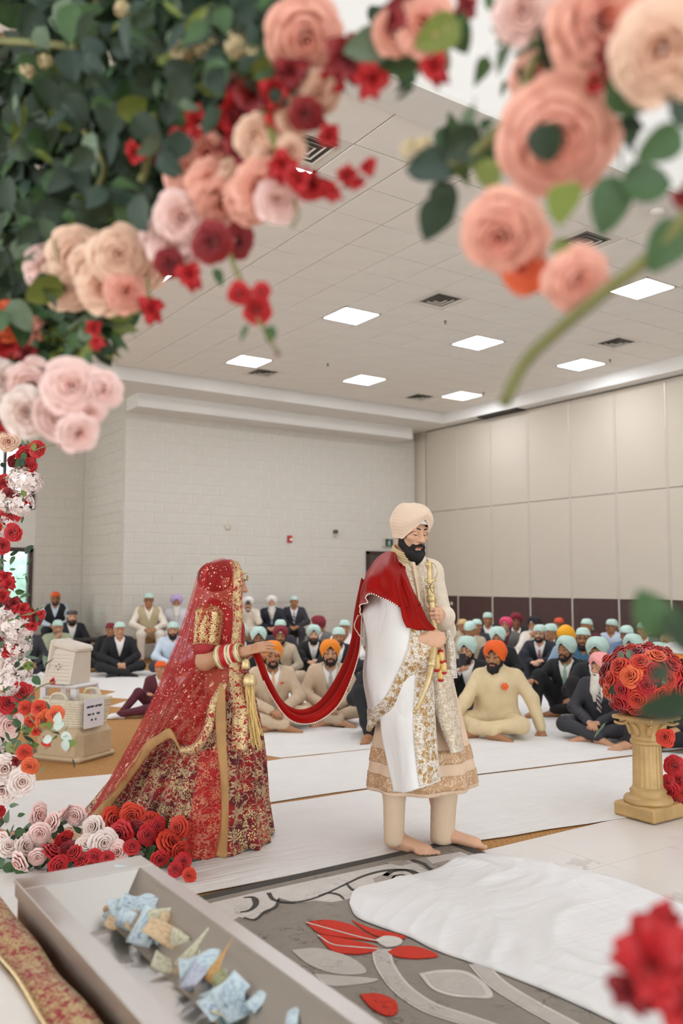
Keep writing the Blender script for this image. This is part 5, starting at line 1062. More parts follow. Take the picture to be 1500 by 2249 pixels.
def guest(px, py, kind, label, skin, wear, look=(0, 0), turn=0.0, hat='pagri', hatc='cloth_mint', y=None, x=None, scale=1.0, H=None, jk=None, dz=0.0, **kw):
    """head-wear top seen at (px, py): the seated height gives the distance, or y / x the row"""
    J = pose(kind, **(jk or {})); top = (J['head'][2]+HATZ[hat])*scale+dz
    if y is not None: p = ony(px, py, y); scale = scale*min(1.12, max(.86, p[2]/top)) if dz == 0 else scale
    elif x is not None: p = onx(px, py, x)
    else:
        p0 = onz(px, py, H if H else top); best = None
        for k in range(17):                      # keep clear of the guests already seated by moving nearer or further along the line of sight
            f = 1+(.012*((k+1)//2))*(1 if k % 2 else -1); q = (p0-A3(0, 0, CAMH))*f+A3(0, 0, CAMH)
            dm = min([np.hypot(*(q[:2]-w[:2])) for w in SEATED] or [9]); ok = q[0] < 12.55 and q[1] < 17.6
            if ok and (best is None or dm > best[0]+.03): best = (dm, q)
            if best and best[0] > .66: break
        p = best[1] if best else p0; scale = scale*p[2]/top
    SEATED.append(p)
    rz = math.atan2(-p[0], p[1])+turn; off = xf(np.array([J['head']*scale]), rotz(rz))[0]
    return person(label, (p[0]-off[0], p[1]-off[1], dz), rz, J, skin, wear, look, hat, hatc, scale=scale, **kw)
def phone(R, HM_pos, rz, mt, label, tilt=1.4):
    """a phone held up by a guest: position in the person's own axes"""
    M = R.matrix_basis @ trs(HM_pos, tilt, 0, rz); E1 = empty('phone', M.to_translation(), 0, label, 'phone'); E1.rotation_euler = M.to_euler()
    MB().bbox((-.037, -.077, -.004), (.037, .077, .004), .004).done('case', mt, E1); MB().box((-.034, -.073, .0041), (.034, .073, .0048)).done('screen', 'phone_black', E1)
    MB().bbox((-.03, .03, -.0065), (.002, .068, -.004), .003).done('camera_bump', 'spectacle_black', E1)
    for q in range(2): MB().lathe([(.007, 0), (.007, -.002), (.001, -.002)], 10, M=trs((-.014, .04+.018*q, -.0065))).done('lens', 'phone_black', E1)
BK = 'cloth_black'
# ---- left side of the hall
guest(122, 1300, 'bench', 'man in an orange head cloth, glasses and black vest, highest on the left', 'brown', vest('suit_black', 'sky_cotton', 'suit_navy'), hat='cap', hatc='cloth_dorange', y=17.5, glasses=True, beard='stub')
guest(158, 1341, 'cross', 'man in a tweed flat cap, dark blazer and white shirt', 'fair', suit('suit_navy'), hat='flatcap', hatc='tweed', H=.885, beard='full', turn=.15)
guest(127, 1362, 'chin', 'man in a sage green kurta and mint head cloth resting his chin', 'tan', kurta('sage', 'brown_cloth'), (0, .1), .1, 'cap', beard='short', beardc='hair_grey', feet='sock_white')
guest(62, 1366, 'clasp', 'guest in a dark jacket and plaid shirt behind the arch blossoms', 'brown', [('jacket', 'suit_char'), ('shirt_body', 'plaid'), ('trousers', 'suit_navy')], turn=.2, hat='cap', feet='sock_white')
guest(263, 1366, 'clasp', 'man in a black suit and black socks sitting alone on the white sheet edge', 'tan', suit('suit_black'), hat='cap', feet='sock_black', turn=.1)
guest(243, 1368, 'cross', 'guest in black hidden behind the man in black socks', 'brown', suit('suit_black', shirt='suit_char', cuffs=False), hat='cap', hatc='cloth_maroon', H=.78)
guest(327, 1303, 'bench', 'man in a beige vest over a cream kurta seated against the block wall', 'brown', vest('beige_vest', 'cream_cotton', 'ivory'), (-.15, 0), .1, 'cap', y=15.25, glasses=True, feet='shoe_brown')
guest(388, 1305, 'bench', 'man in a lavender turban and pale grey jacket with a long white beard', 'brown', suit('lilac_grey', shirt='white_cotton'), hat='wide', hatc='cloth_lav', y=15.25, beard='long', beardc='hair_white')
guest(380, 1366, 'cross', 'bearded man in a light blue shirt and mint cloth beside the bride veil', 'tan', shirt('sky_cotton', 'suit_char'), (-.1, .1), .1, 'cap', beard='full')
guest(353, 1452, 'floor_recline', 'boy in a maroon suit and orange head cloth lounging on the carpet', 'tan', [('jacket', 'maroon'), ('shirt_body', 'white_cotton'), ('trousers', 'maroon')], (.25, 0), .15, 'cap', 'cloth_dorange', scale=.68, H=.575, feet='sock_white')
# ---- centre, against the wall
R, _ = guest(545, 1309, 'benchphone', 'man in white kurta filming with a phone before his face', 'brown', kurta('cream_cotton'), hat='wide', hatc='cloth_white', y=15.25, beard='short', beardc='hair_white')
phone(R, (0, -.27, 1.05), 0, 'phone_black', 'black phone held up to film by the man in white')
guest(597, 1307, 'bench', 'man in a navy suit and white turban with a white beard', 'tan', suit('suit_navy', 'tie_blue'), hat='wide', hatc='cloth_white', y=15.25, beard='long', beardc='hair_white')
guest(646, 1309, 'bench', 'man in a charcoal suit and boldly striped tie by the wall', 'brown', suit('suit_char', 'tie_stripe'), hat='cap', y=15.25)
guest(700, 1351, 'cross', 'man in a maroon turban turned left in the back row', 'brown', suit('suit_grey', shirt='white_cotton'), (-.9, .1), -.5, 'pagri', 'cloth_maroon', H=.90)
guest(757, 1362, 'cross', 'man in a white shirt and mint cap, back row by the red sash', 'brown', shirt('white_cotton'), hat='cap')
guest(744, 1378, 'cross', 'man in a dark jacket and mint cap right of the black suited man', 'brown', suit('suit_black', 'tie_silver'), hat='cap2', beard='stub')
guest(568, 1375, 'cross', 'bearded man in a mint turban partly behind the bride hand', 'deep', suit('suit_black'), hat='pagri', beard='full', band=BK)
guest(616, 1361, 'cross', 'guest whose mint cap shows above the maroon turban', 'brown', shirt('suit_char'), hat='cap', H=.86)
guest(616, 1373, 'cross', 'man in a maroon turban and tan vest behind the orange turbans', 'brown', vest('suit_tan', 'jacket_beige', 'suit_tan'), hat='pagri', hatc='cloth_maroon', beard='short', band='cloth_white')
guest(689, 1371, 'knees', 'man in a mint turban, full black beard and pale silver tie', 'fair', suit('suit_black', 'pale_silk'), hat='pagri', beard='full', band=BK)
guest(530, 1371, 'cross', 'guest in a mint turban mostly hidden by the bride border', 'brown', suit('suit_black'), hat='pagri', band=BK)
R, _ = guest(598, 1406, 'clasp', 'man in a tan suit and orange turban with a red pocket square', 'brown', suit('suit_tan', 'tie_peach'), (0, -.05), .12, 'pagri', 'cloth_orange', beard='stub', band=BK)
obj('pocket_square', [(.07, -.158, .43), (.10, -.150, .43), (.108, -.150, .455), (.088, -.156, .448), (.068, -.160, .458), (.07, -.148, .43), (.10, -.140, .43), (.108, -.140, .455), (.088, -.146, .448), (.068, -.150, .458)], [(0, 1, 2, 3, 4), (9, 8, 7, 6, 5), (0, 5, 6, 1), (1, 6, 7, 2), (2, 7, 8, 3), (3, 8, 9, 4), (4, 9, 5, 0)], 'cloth_red', R, smooth=False)
guest(725, 1403, 'clasp', 'man in a tan suit and orange turban with a grey tie', 'tan', suit('suit_tan', 'tie_grey'), (.0, -.1), .05, 'pagri', 'cloth_orange', beard='short', band=BK)
guest(838, 1412, 'knees', 'dark suited guest almost hidden between red sash and white shawl', 'brown', suit('suit_black'), hat='pagri', band=BK)
# ---- right side
R, _ = guest(1026, 1396, 'phone', jk=dict(elR=A3(-.2, -.16, .34), wrR=A3(-.06, -.34, .5)), label='man in a black suit and mint turban filming with a blue phone', skin='tan', wear=suit('suit_black'), look=(-.25, .1), turn=-.1, hat='pagri', beard='full', band=BK)
phone(R, (-.015, -.40, .62), .15, 'phone_case', 'blue phone held up by the man in the mint turban')
R, HMc = guest(1087, 1405, 'lean', 'stout man in a cream suit and orange turban leaning on one hand', 'brown', [('closed_jacket', 'suit_cream'), ('trousers', 'suit_cream')], (-.35, 0), .0, 'pagri', 'cloth_dorange', beard='full', band=BK, jk=dict(fat=1.16), y=6.15)
V, F = sdf_mesh([ell((.022*math.cos(a), 0, .022*math.sin(a)), (.014, .008, .014)) for a in np.linspace(0, 5.2, 6)]+[ell((0, -.006, 0), (.012, .01, .012)), cone((0, 0, -.02), (.004, 0, -.06), .003)], .004, .003)
o = obj('boutonniere', V+A3(.085, -.152, .445), F, 'flower_orange', R)
guest(1033, 1365, 'cross', 'man in a beige jacket and mint cap with bowed head', 'brown', suit('jacket_beige'), (-.3, .5), -.2, 'cap2')
guest(1047, 1360, 'cross', 'guest whose mint cap peeks out behind the bowed head', 'brown', shirt('suit_char'), hat='cap')
guest(1016, 1360, 'cross', 'far guest in beige beside the groom shawl', 'brown', kurta('jacket_beige'), (.6, 0), .4, 'cap', 'cloth_tan')
guest(1071, 1345, 'cross', 'man in a navy suit and mint cap seated against the dark partition', 'brown', suit('suit_navy'), hat='cap2', H=.87)
guest(1111, 1354, 'cross', 'man in a hot pink turban and grey jacket', 'tan', suit('suit_grey', shirt='maroon'), (-.25, 0), -.1, 'wide', 'cloth_hot', beard='stub', beardc='hair_grey', band='cloth_white')
guest(1133, 1345, 'cross', 'dark guest in a maroon turban behind the hot pink turban', 'deep', suit('suit_black'), hat='pagri', hatc='cloth_maroon', H=.9)
guest(1093, 1375, 'cross', 'man in a mint turban and dark suit right behind the cream suit', 'brown', suit('suit_black', 'tie_silver'), (-.2, .1), 0, 'pagri', band=BK, beard='stub')
guest(1173, 1352, 'chin', 'man in a black turban and beige kurta with a white beard', 'brown', kurta('ivory'), (-.3, 0), -.2, 'pagri', 'cloth_black', beard='full', beardc='hair_white', band='cloth_white')
guest(1185, 1372, 'knees', 'man in glasses, navy suit and pink tie under a mint cap', 'fair', suit('suit_navy', 'tie_pink'), (-.15, 0), -.1, 'cap2', glasses=True, beard='short')
guest(1209, 1370, 'cross', 'guest in a mint cap turned to the left behind the pink tie', 'brown', suit('suit_navy'), (-.9, .1), -.4, 'cap2')
guest(1227, 1357, 'cross', 'man in a rust red head cloth by the dark partition', 'brown', kurta('brown_cloth'), (-.2, 0), 0, 'cap', 'cloth_red', beard='short', beardc='hair_grey', glasses=True)
guest(1248, 1371, 'cross', 'guest in a bright yellow turban bending forward', 'brown', shirt('blue_cotton'), (-.7, .7), -.3, 'tall', 'cloth_yellow')
guest(1280, 1379, 'cross', 'man in glasses and a blue patterned shirt under a mint cap', 'brown', shirt('blue_floral'), (-.1, 0), 0, 'cap', glasses=True, beard='full')
guest(1243, 1395, 'oneknee', 'man in a black suit and green tie with one knee raised', 'brown', suit('suit_black', 'tie_green'), (-.35, 0), -.25, 'pagri', beard='short', band=BK)
guest(1311, 1397, 'knees', 'man in a mint turban directly behind the pale pink turban', 'brown', suit('suit_black', 'tie_silver'), (-.1, .1), -.1, 'pagri', band=BK)
guest(1288, 1359, 'cross', 'man in a maroon shirt and mint cap against the dark partition', 'brown', shirt('maroon'), (-.5, 0), -.2, 'cap')
guest(1343, 1360, 'cross', 'man in glasses and a pale blue shirt looking left by the partition', 'brown', shirt('sky_cotton'), (-.7, 0), -.3, 'cap2', glasses=True)
guest(1376, 1374, 'chin', 'man in a denim shirt with his hand to his mouth', 'deep', shirt('denim'), (-.4, .1), -.2, 'cap2')
guest(1413, 1366, 'cross', 'man in a grey jacket and mint cap near the green leaf', 'brown', suit('suit_grey'), (-.5, 0), -.2, 'cap')
R, _ = guest(1389, 1391, 'phone', 'man in a black suit and silver tie holding a phone low', 'fair', suit('suit_black', 'tie_silver'), (-.3, -.05), -.15, 'pagri', beard='short', band=BK, jk=dict(elR=A3(-.25, -.08, .30), wrR=A3(-.2, -.3, .33), elL=A3(.25, -.1, .3), wrL=A3(.16, -.3, .33), hdL='grip'))
phone(R, (.13, -.37, .42), .0, 'phone_black', 'dark phone held low by the silver tie guest')
guest(1446, 1409, 'cross', 'guest in a mint turban half covered by the blurred leaf', 'tan', suit('suit_navy', 'tie_silver'), (-.6, 0), -.3, 'pagri', band=BK)
guest(1318, 1431, 'clasp', 'old man in a pale pink turban with a long white beard and striped tie', 'tan', suit('suit_char', 'tie_maroon'), (-.45, .05), -.25, 'pagri', 'cloth_pink', beard='long', beardc='hair_white', band=BK, y=5.42)
R, HM_ = guest(1486, 1414, 'oneknee', 'man in an orange and white turban at the right edge', 'tan', suit('suit_black', 'tie_silver'), (-.8, 0), -.45, 'pagri', 'cloth_orange', beard='short')
inst('head_cloth', TURB['cap'], R, HM_ @ trs((0, .004, .052), s=(1.32, 1.16, 1.0)), 'cloth_white')
guest(1470, 1386, 'cross', 'guest in a tan scarf blurred behind the leaf at right', 'fair', kurta('ivory'), (-.3, 0), -.2, 'round', 'cloth_tan')
# seats along the block wall
def bench(x0, x1, y, label):
    B = empty('bench', ((x0+x1)/2, y, 0), 0, label, 'bench'); w = (x1-x0)/2
    MB().bbox((-w, -.2, .33), (w, .2, .40), .03).done('seat', mat('bench_black', '#211f22', .5, var=.1), B)
    for sx in (-1, 1):
        for sy in (-1, 1): MB().box((sx*(w-.08)-.02, sy*.16-.02, 0), (sx*(w-.08)+.02, sy*.16+.02, .34)).done('leg', 'bench_black', B)
b0 = ony(300, 1400, 15.45)[0]; b1 = ony(430, 1400, 15.45)[0]; bench(b0-.1, b1, 15.5, 'black bench under the beige vest and lavender turban guests')
b0 = ony(512, 1400, 15.45)[0]; b1 = ony(668, 1400, 15.45)[0]; bench(b0, b1, 15.5, 'black bench under the three guests against the block wall')
p = ony(205, 1440, 16.3); bench(p[0]-.55, p[0]+.35, 16.3, 'low black bench beside the bluish wall corner'); p = ony(118, 1400, 17.7); bench(p[0]-.6, p[0]+.5, 17.75, 'black bench under the orange head cloth man')
# ================================================================== RUG, LOOSE SHEET, OFFERING TROUGH
def rug_mat(name, c, c2, sc=14):
    m, t = newmat(name); co = t.co(); n = t.noise(sc, co, 5, .65); w = t.rng(t.math('ABSOLUTE', t.math('SUBTRACT', t.noise(sc*.8, co, 3), .5)), .0, .02, 1, 0); n3 = t.rng(t.noise(4, co, 2), .5, .6)
    t.put(t.p.inputs['Base Color'], t.mix(t.math('MULTIPLY', t.math('MULTIPLY', w, n3), .8), t.mix(t.rng(n, .35, .65), lin(c), tuple(x*1.12 for x in lin(c))), lin(c2))); t.p.inputs['Roughness'].default_value = .95; t.bump(t.noise(350, co, 2), .6, .004)
rug_mat('rug_taupe', '#8f857a', '#4a423b'); rug_mat('rug_ivory', '#cfc7bf', '#a89f95', 9); rug_mat('rug_dark', '#4a4540', '#2a2623', 30); rug_mat('rug_grey', '#a59c93', '#6f675f', 18); rug_mat('rug_red', '#c8321c', '#5e1710', 22); rug_mat('rug_pale', '#bdb4ab', '#8f867c', 16)
RX0, RX1, RY0, RY1 = -.2, 3.30, -.6, 3.745
rug = MB().bbox((RX0, RY0, .006), (RX1, RY1, .016), .004).done('rug', 'rug_taupe'); tag(rug, 'grey carved rug with ivory scrolls and red flowers', 'rug')
def gp(L, z=.0): return np.array([onz(x, y, z)[:2] for x, y in L])
def piece(name, pts, mt, z=.016, h=.003, smooth_n=0):
    P = gp(pts, z)
    if smooth_n: P = spline(np.vstack([P, P[:1]]), smooth_n)[:-1]
    return MB().poly(P, z, z+h).done(name, mt, rug)
def ribbon(name, pts, w, mt, z=.016, h=.003, n=40):
    """flat band along pixel control points, w = width in metres (list = taper)"""
    C = spline(gp(pts, z), n); T_ = np.gradient(C, axis=0); T_ /= np.linalg.norm(T_, axis=1)[:, None]; N2 = np.stack([-T_[:, 1], T_[:, 0]], 1); ww = np.interp(np.linspace(0, 1, n), np.linspace(0, 1, len(np.atleast_1d(w))), np.atleast_1d(w))[:, None]/2
    A_, B_ = C+N2*ww, C-N2*ww; V = np.concatenate([np.c_[A_, np.full(n, z+h)], np.c_[B_, np.full(n, z+h)], np.c_[A_, np.full(n, z)], np.c_[B_, np.full(n, z)]]); F = []
    for i in range(n-1): F += [(i, n+i, n+i+1, i+1), (i, i+1, 2*n+i+1, 2*n+i), (n+i, 3*n+i, 3*n+i+1, n+i+1)]
    return obj(name, V, F, mt, rug, smooth=False)
m = MB(); m.box((RX0+.01, RY1-.06, .016), (RX1-.005, RY1-.005, .0185)); m.done('dark_edge', 'rug_dark', rug); MB().box((RX1-.06, RY0+.01, .016), (RX1-.005, RY1-.06, .0185)).done('dark_edge', 'rug_dark', rug)
piece('ivory_border', [(300, 2040), (470, 1983), (560, 1962), (845, 1900), (1012, 1872), (1040, 1884), (1000, 1904), (960, 1920), (900, 1948), (840, 1962), (800, 1955), (775, 1974), (730, 1982), (690, 1978), (650, 1984), (612, 1972), (603, 1990), (580, 2006), (552, 2022), (525, 2014), (480, 2040), (380, 2070)], 'rug_ivory')
ribbon('scroll_line', [(590, 1962), (604, 1978), (650, 1982), (700, 1970), (752, 1946), (800, 1924), (850, 1912), (900, 1912), (925, 1922)], [.02, .012, .008, .012, .02, .01], 'rug_dark', .019)
ribbon('scroll_line', [(845, 1925), (862, 1914), (892, 1912), (912, 1922), (905, 1936), (880, 1940), (862, 1934), (868, 1924), (886, 1922), (892, 1928), (882, 1931)], [.03, .024, .02, .016, .012, .01, .006], 'rug_dark', .019)
ribbon('scroll_line', [(535, 1972), (556, 1972), (562, 1986), (548, 2000), (528, 2004)], [.004, .03, .02, .008], 'rug_dark', .019)
ribbon('scroll_line', [(612, 1975), (606, 1992), (580, 2004), (560, 2020), (535, 2016)], [.008, .012, .006], 'rug_dark', .019)
ribbon('scroll_line', [(700, 1968), (722, 1962), (744, 1966), (756, 1976)], [.006, .014, .005], 'rug_dark', .019); ribbon('scroll_line', [(760, 1940), (775, 1955), (790, 1952), (800, 1958)], [.006, .016, .006], 'rug_dark', .019)
piece('grey_leaf', [(905, 1888), (935, 1884), (950, 1898), (985, 1890), (1004, 1898), (972, 1910), (945, 1914), (925, 1904)], 'rug_grey', .019); ribbon('scroll_line', [(905, 1889), (930, 1898), (952, 1912), (980, 1902), (1006, 1896)], [.03, .02, .03, .01], 'rug_dark', .0215)
piece('grey_leaf', [(820, 1930), (850, 1918), (870, 1924), (850, 1944), (828, 1944)], 'rug_grey', .019); piece('grey_leaf', [(848, 1895), (880, 1890), (905, 1896), (880, 1902)], 'rug_grey', .019)
for pts in ([(672, 2026), (720, 2022), (770, 2032), (805, 2052), (834, 2068), (790, 2064), (740, 2058), (700, 2050)], [(698, 2054), (750, 2062), (800, 2072), (832, 2084), (805, 2094), (765, 2096), (725, 2086)], [(772, 2022), (815, 2040), (872, 2052), (890, 2062), (845, 2062), (808, 2048)], [(852, 2092), (880, 2080), (920, 2082), (962, 2100), (915, 2106), (872, 2102)]): piece('red_petal', pts, 'rug_red', .019, .004, 40)
for pts in ([(672, 2026), (730, 2042), (790, 2058), (834, 2068)], [(698, 2054), (730, 2074), (780, 2080), (832, 2084)]): ribbon('petal_vein', pts, .006, 'rug_ivory', .023, .002)
piece('flower_centre', [(825, 2066), (845, 2058), (870, 2060), (884, 2068), (872, 2078), (846, 2080)], 'rug_ivory', .019, .005, 30)
for w_, z_, mt in ((.075, .017, 'rug_ivory'), (.055, .0185, 'rug_pale')): ribbon('stem_scroll', [(838, 2086), (845, 2120), (880, 2170), (940, 2212), (1020, 2240), (1120, 2275)], w_, mt, z_); ribbon('stem_scroll', [(1050, 2118), (1090, 2160), (1160, 2205), (1260, 2260)], w_, mt, z_)
piece('pale_leaf', [(920, 2140), (965, 2132), (1020, 2134), (1062, 2158), (1082, 2190), (1040, 2192), (990, 2188), (948, 2172)], 'rug_ivory', .017, .003, 40); piece('pale_leaf', [(935, 2143), (968, 2137), (1016, 2139), (1052, 2160), (1066, 2185), (1038, 2187), (992, 2182), (955, 2168)], 'rug_pale', .0185, .003, 40)
piece('pale_leaf', [(640, 2088), (700, 2084), (770, 2104), (804, 2136), (740, 2140), (680, 2120)], 'rug_pale', .017, .003, 30); piece('pale_leaf', [(690, 2140), (760, 2145), (830, 2152), (790, 2162), (720, 2165)], 'rug_pale', .017, .003, 30); piece('red_petal', [(790, 2186), (830, 2184), (868, 2200), (872, 2225), (850, 2232), (815, 2215)], 'rug_red', .019, .004, 30)
# loose white sheet thrown over the rug's corner
top = spline(gp([(768, 1992), (786, 1964), (860, 1944), (960, 1919), (1058, 1884), (1200, 1906), (1350, 1938), (1480, 1990), (1620, 2060)]), 120); bot = spline(gp([(769, 1998), (786, 2026), (838, 2048), (900, 2070), (960, 2100), (1080, 2142), (1200, 2190), (1330, 2250), (1500, 2340)]), 120)
nv = 70; v = np.linspace(0, 1, nv)[None, :, None]; G2 = top[:, None]*(1-v)+bot[:, None]*v; X, Y = G2[..., 0], G2[..., 1]; eu = np.minimum(np.linspace(0, 1, 120)*14, 1)[:, None]; ev = np.minimum(np.minimum(v[..., 0], 1-v[..., 0])*16, 1); ed = np.sqrt(np.clip(eu*ev, 0, 1))
rw_ = np.random.default_rng(12); wx = X+.10*np.sin(Y*5.1+1)+.05*np.sin(Y*11.3); wy = Y+.12*np.sin(X*4.3)+.05*np.sin(X*9.7+2); fold = 0*X
for q in range(9): a_ = rw_.uniform(-.9, .9); f_ = rw_.uniform(7, 26); e_ = np.exp(-((X-rw_.uniform(2.0, 3.8))**2+(Y-rw_.uniform(1.9, 3.4))**2)/rw_.uniform(.08, .3)); fold = fold+(.030/math.sqrt(f_/7))*e_*(1-np.abs(np.sin((wx*math.cos(a_)+wy*math.sin(a_))*f_+rw_.uniform(0, 6))))**2; Z = .021+ed*(.004+fold)+.02*np.exp(-((X-2.55)**2+(Y-3.05)**2)/.12)*ed
S = Surf(np.dstack([X, Y, Z])); o = S.sheet('loose_sheet', 'loose_linen', th=.006); tag(o, 'crumpled white sheet lying over the rug and marble', 'sheet')
# stainless offering trough
def steel_mat():
    m, t = newmat('brushed_steel'); co = t.co(); mp = t.add('ShaderNodeMapping'); t.l.new(co, mp.inputs[0]); mp.inputs['Scale'].default_value = (60, 1.5, 60); n = t.noise(6, mp.outputs[0], 3)
    t.p.inputs['Metallic'].default_value = 1.0; t.put(t.p.inputs['Base Color'], t.mix(n, lin('#b9b3ab'), lin('#c6c0b9'))); t.put(t.p.inputs['Roughness'], t.rng(n, .3, .7, .36, .44)); t.bump(n, .02, .001)
steel_mat()
TX0, TX1, TY0, TY1, TZ = .745, 1.175, .9, 2.96, .50
TR = empty('offering_trough', ((TX0+TX1)/2, (TY0+TY1)/2, 0), 0, 'long stainless steel offering trough filled with banknotes', 'offering trough'); tb = A3((TX0+TX1)/2, (TY0+TY1)/2, 0)
def tmb(m, name, parent=TR, mt='brushed_steel', smooth=False): m.v = [v_-tb for v_ in m.v]; return m.done(name, mt, parent, smooth=smooth)
rw = .045
rw, rl_, fr_ = .055, .065, .12
for lo, hi in (((TX0, TY0, TZ-.012), (TX0+rl_, TY1-fr_, TZ)), ((TX1-rw, TY0, TZ-.012), (TX1, TY1-fr_, TZ)), ((TX0, TY1-fr_+.001, TZ-.012), (TX1, TY1, TZ)), ((TX0+rl_, TY0, TZ-.012), (TX1-rw, TY0+rw, TZ))): m = MB(); m.bbox(lo, hi, .003); tmb(m, 'rim_plate')
x0, x1, y0, y1 = TX0+rl_, TX1-rw, TY0+rw, TY1-fr_; bx0, bx1, by0, by1, bz = .845, .985, TY0+.2, TY1-.26, .38
V = [(x0, y0, TZ-.004), (x1, y0, TZ-.004), (x1, y1, TZ-.004), (x0, y1, TZ-.004), (bx0, by0, bz), (bx1, by0, bz), (bx1, by1, bz), (bx0, by1, bz)]
for k, f in enumerate(((0, 1, 5, 4), (1, 2, 6, 5), (2, 3, 7, 6), (3, 0, 4, 7), (4, 5, 6, 7))):
    q = np.array([V[i] for i in f]); nrm = np.cross(q[1]-q[0], q[2]-q[0]); nrm /= np.linalg.norm(nrm); nrm = nrm if nrm[2] > 0 else -nrm
    mm = MB(); mm.add(np.concatenate([q, q-nrm*.004]), [(0, 1, 2, 3), (7, 6, 5, 4), (0, 4, 5, 1), (1, 5, 6, 2), (2, 6, 7, 3), (3, 7, 4, 0)]); tmb(mm, 'hopper_plate')
m = MB(); m.bbox((TX0+.004, TY0, TZ-.055), (TX0+.012, TY1-.004, TZ-.012), .002); tmb(m, 'rim_apron'); m = MB(); m.bbox((TX1-.012, TY0, TZ-.055), (TX1-.004, TY1-.004, TZ-.012), .002); tmb(m, 'rim_apron'); m = MB(); m.bbox((TX0+.012, TY1-.012, TZ-.055), (TX1-.012, TY1-.004, TZ-.012), .002); tmb(m, 'rim_apron')
m = MB(); m.bbox((TX0+.012, TY0+.01, .02), (TX0+.02, TY1-.012, TZ-.05), .002); m2 = MB(); m2.bbox((TX1-.02, TY0+.01, .02), (TX1-.012, TY1-.012, TZ-.05), .002); m3 = MB(); m3.bbox((TX0+.02, TY1-.02, .02), (TX1-.02, TY1-.012, TZ-.05), .002)
for q, nm in ((m, 'side_panel'), (m2, 'side_panel'), (m3, 'end_panel')): tmb(q, nm)
m = MB(); m.box((TX0+.03, TY0+.03, .0), (TX1-.03, TY1-.03, .03)); tmb(m, 'plinth', mt='vent_dark')
lk = onx(93, 2022, TX0+.012); m = MB(); m.lathe([(.011, 0), (.011, .004), (.008, .006), (.001, .006)], 16, M=basis((TX0+.013, lk[1], lk[2]), (0, 1, 0), (-1, 0, 0))); LK = tmb(m, 'lock', mt='seam_metal', smooth=True); m = MB(); m.box((TX0+.005, lk[1]-.001, lk[2]-.005), (TX0+.0068, lk[1]+.001, lk[2]+.005)); tmb(m, 'keyhole', LK, 'vent_dark')
# banknotes
def note_mat(name, c, ink):
    m, t = newmat(name); uv = t.co('UV'); sp = t.add('ShaderNodeSeparateXYZ'); t.l.new(uv, sp.inputs[0]); n = t.noise(9, uv, 4); blk = t.rng(t.vor(3.2, uv, feature='F1'), .25, .3, 1, 0)
    bx = t.math('MAXIMUM', t.math('ABSOLUTE', t.math('SUBTRACT', t.math('MULTIPLY', sp.outputs[0], 1), .5)), t.math('ABSOLUTE', t.math('SUBTRACT', sp.outputs[1], .5))); edge = t.rng(bx, .45, .46)
    f = t.math('MULTIPLY', t.math('MAXIMUM', t.rng(n, .5, .62), t.math('MULTIPLY', blk, .8)), t.math('SUBTRACT', 1, edge)); t.put(t.p.inputs['Base Color'], t.mix(t.math('MULTIPLY', f, .6), lin(c), lin(ink))); t.p.inputs['Roughness'].default_value = .5
NOTE = dict(blue=('#cfdee4', '#86a2be'), teal=('#b5d3d4', '#6c98a3'), mauve=('#ccd0e0', '#8990b5'), tan=('#d9bd97', '#b48456'), orange=('#d8ab6f', '#b5772f'), cream=('#d8d3b8', '#8f8f6c'), olive=('#a7a67d', '#5e5f3c'))
for k_, (a_, b_) in NOTE.items(): note_mat('note_'+k_, a_, b_)
def note_mesh(kind, seed):
    rs = np.random.default_rng(seed); nx, ny = 14, 6; L_, W_ = .152, .07; u = np.linspace(0, 1, nx); vv = np.linspace(0, 1, ny); th = np.zeros(nx)
    if kind == 'arc': th = (u-.5)*rs.uniform(1.2, 2.2)
    elif kind == 'fold': th = np.where(u < .5, .9, -.9)*rs.uniform(.7, 1.2)
    elif kind == 'wave': th = .8*np.sin(u*6.3+rs.uniform(0, 6))
    elif kind == 'curl': th = (u-.1)*3.6
    else: th = .2*np.sin(u*3+rs.uniform(0, 6))
    x = np.r_[0, np.cumsum(np.cos(th[:-1]))]*L_/(nx-1); z = np.r_[0, np.cumsum(np.sin(th[:-1]))]*L_/(nx-1); x -= x.mean(); z -= z.mean(); tw = rs.uniform(-.25, .25)
    G = np.stack([x[:, None]+0*vv, (vv-.5)[None]*W_+0*x[:, None], z[:, None]+tw*(vv-.5)[None]*W_*(u-.5)[:, None]*2], 2); S = Surf(G); N = S.normal(); A_ = (G+N*.0003).reshape(-1, 3); B_ = (G-N*.0003).reshape(-1, 3); I = np.arange(nx*ny).reshape(nx, ny); q = np.stack([I[:-1, :-1], I[1:, :-1], I[1:, 1:], I[:-1, 1:]], 2).reshape(-1, 4)
    rim = np.concatenate([I[:, 0], I[-1, 1:], I[-2::-1, -1], I[0, -2::-1]]); a, b = rim[:-1], rim[1:]; F = np.concatenate([q, q[:, ::-1]+nx*ny, np.stack([b, a, a+nx*ny, b+nx*ny], 1)]); uv = np.stack(np.meshgrid(u, vv, indexing='ij'), 2).reshape(-1, 2)
    return mesh_data('banknote', np.concatenate([A_, B_]), F, ['note_blue'], uv=np.concatenate([uv, uv])), G
NM = {k: note_mesh(k, i+3) for i, k in enumerate(('arc', 'fold', 'wave', 'curl', 'flat'))}
fc = bpy.data.curves.new('numeral', 'FONT'); fc.body = '5'; fc.size = .034; fc.align_x = 'CENTER'; fc.align_y = 'CENTER'; fo = bpy.data.objects.new('numeral', fc); COL.objects.link(fo); bpy.context.view_layer.update(); five = bpy.data.meshes.new_from_object(fo); bpy.data.objects.remove(fo); five.materials.clear(); five.materials.append(mat('note_ink', '#5b6fa8', .6))
word = dict(blue='blue', teal='teal green', mauve='pale violet', tan='tan', orange='orange', cream='cream', olive='olive')
how = dict(arc='bowed', fold='folded', wave='wavy', curl='curled', flat='flat')
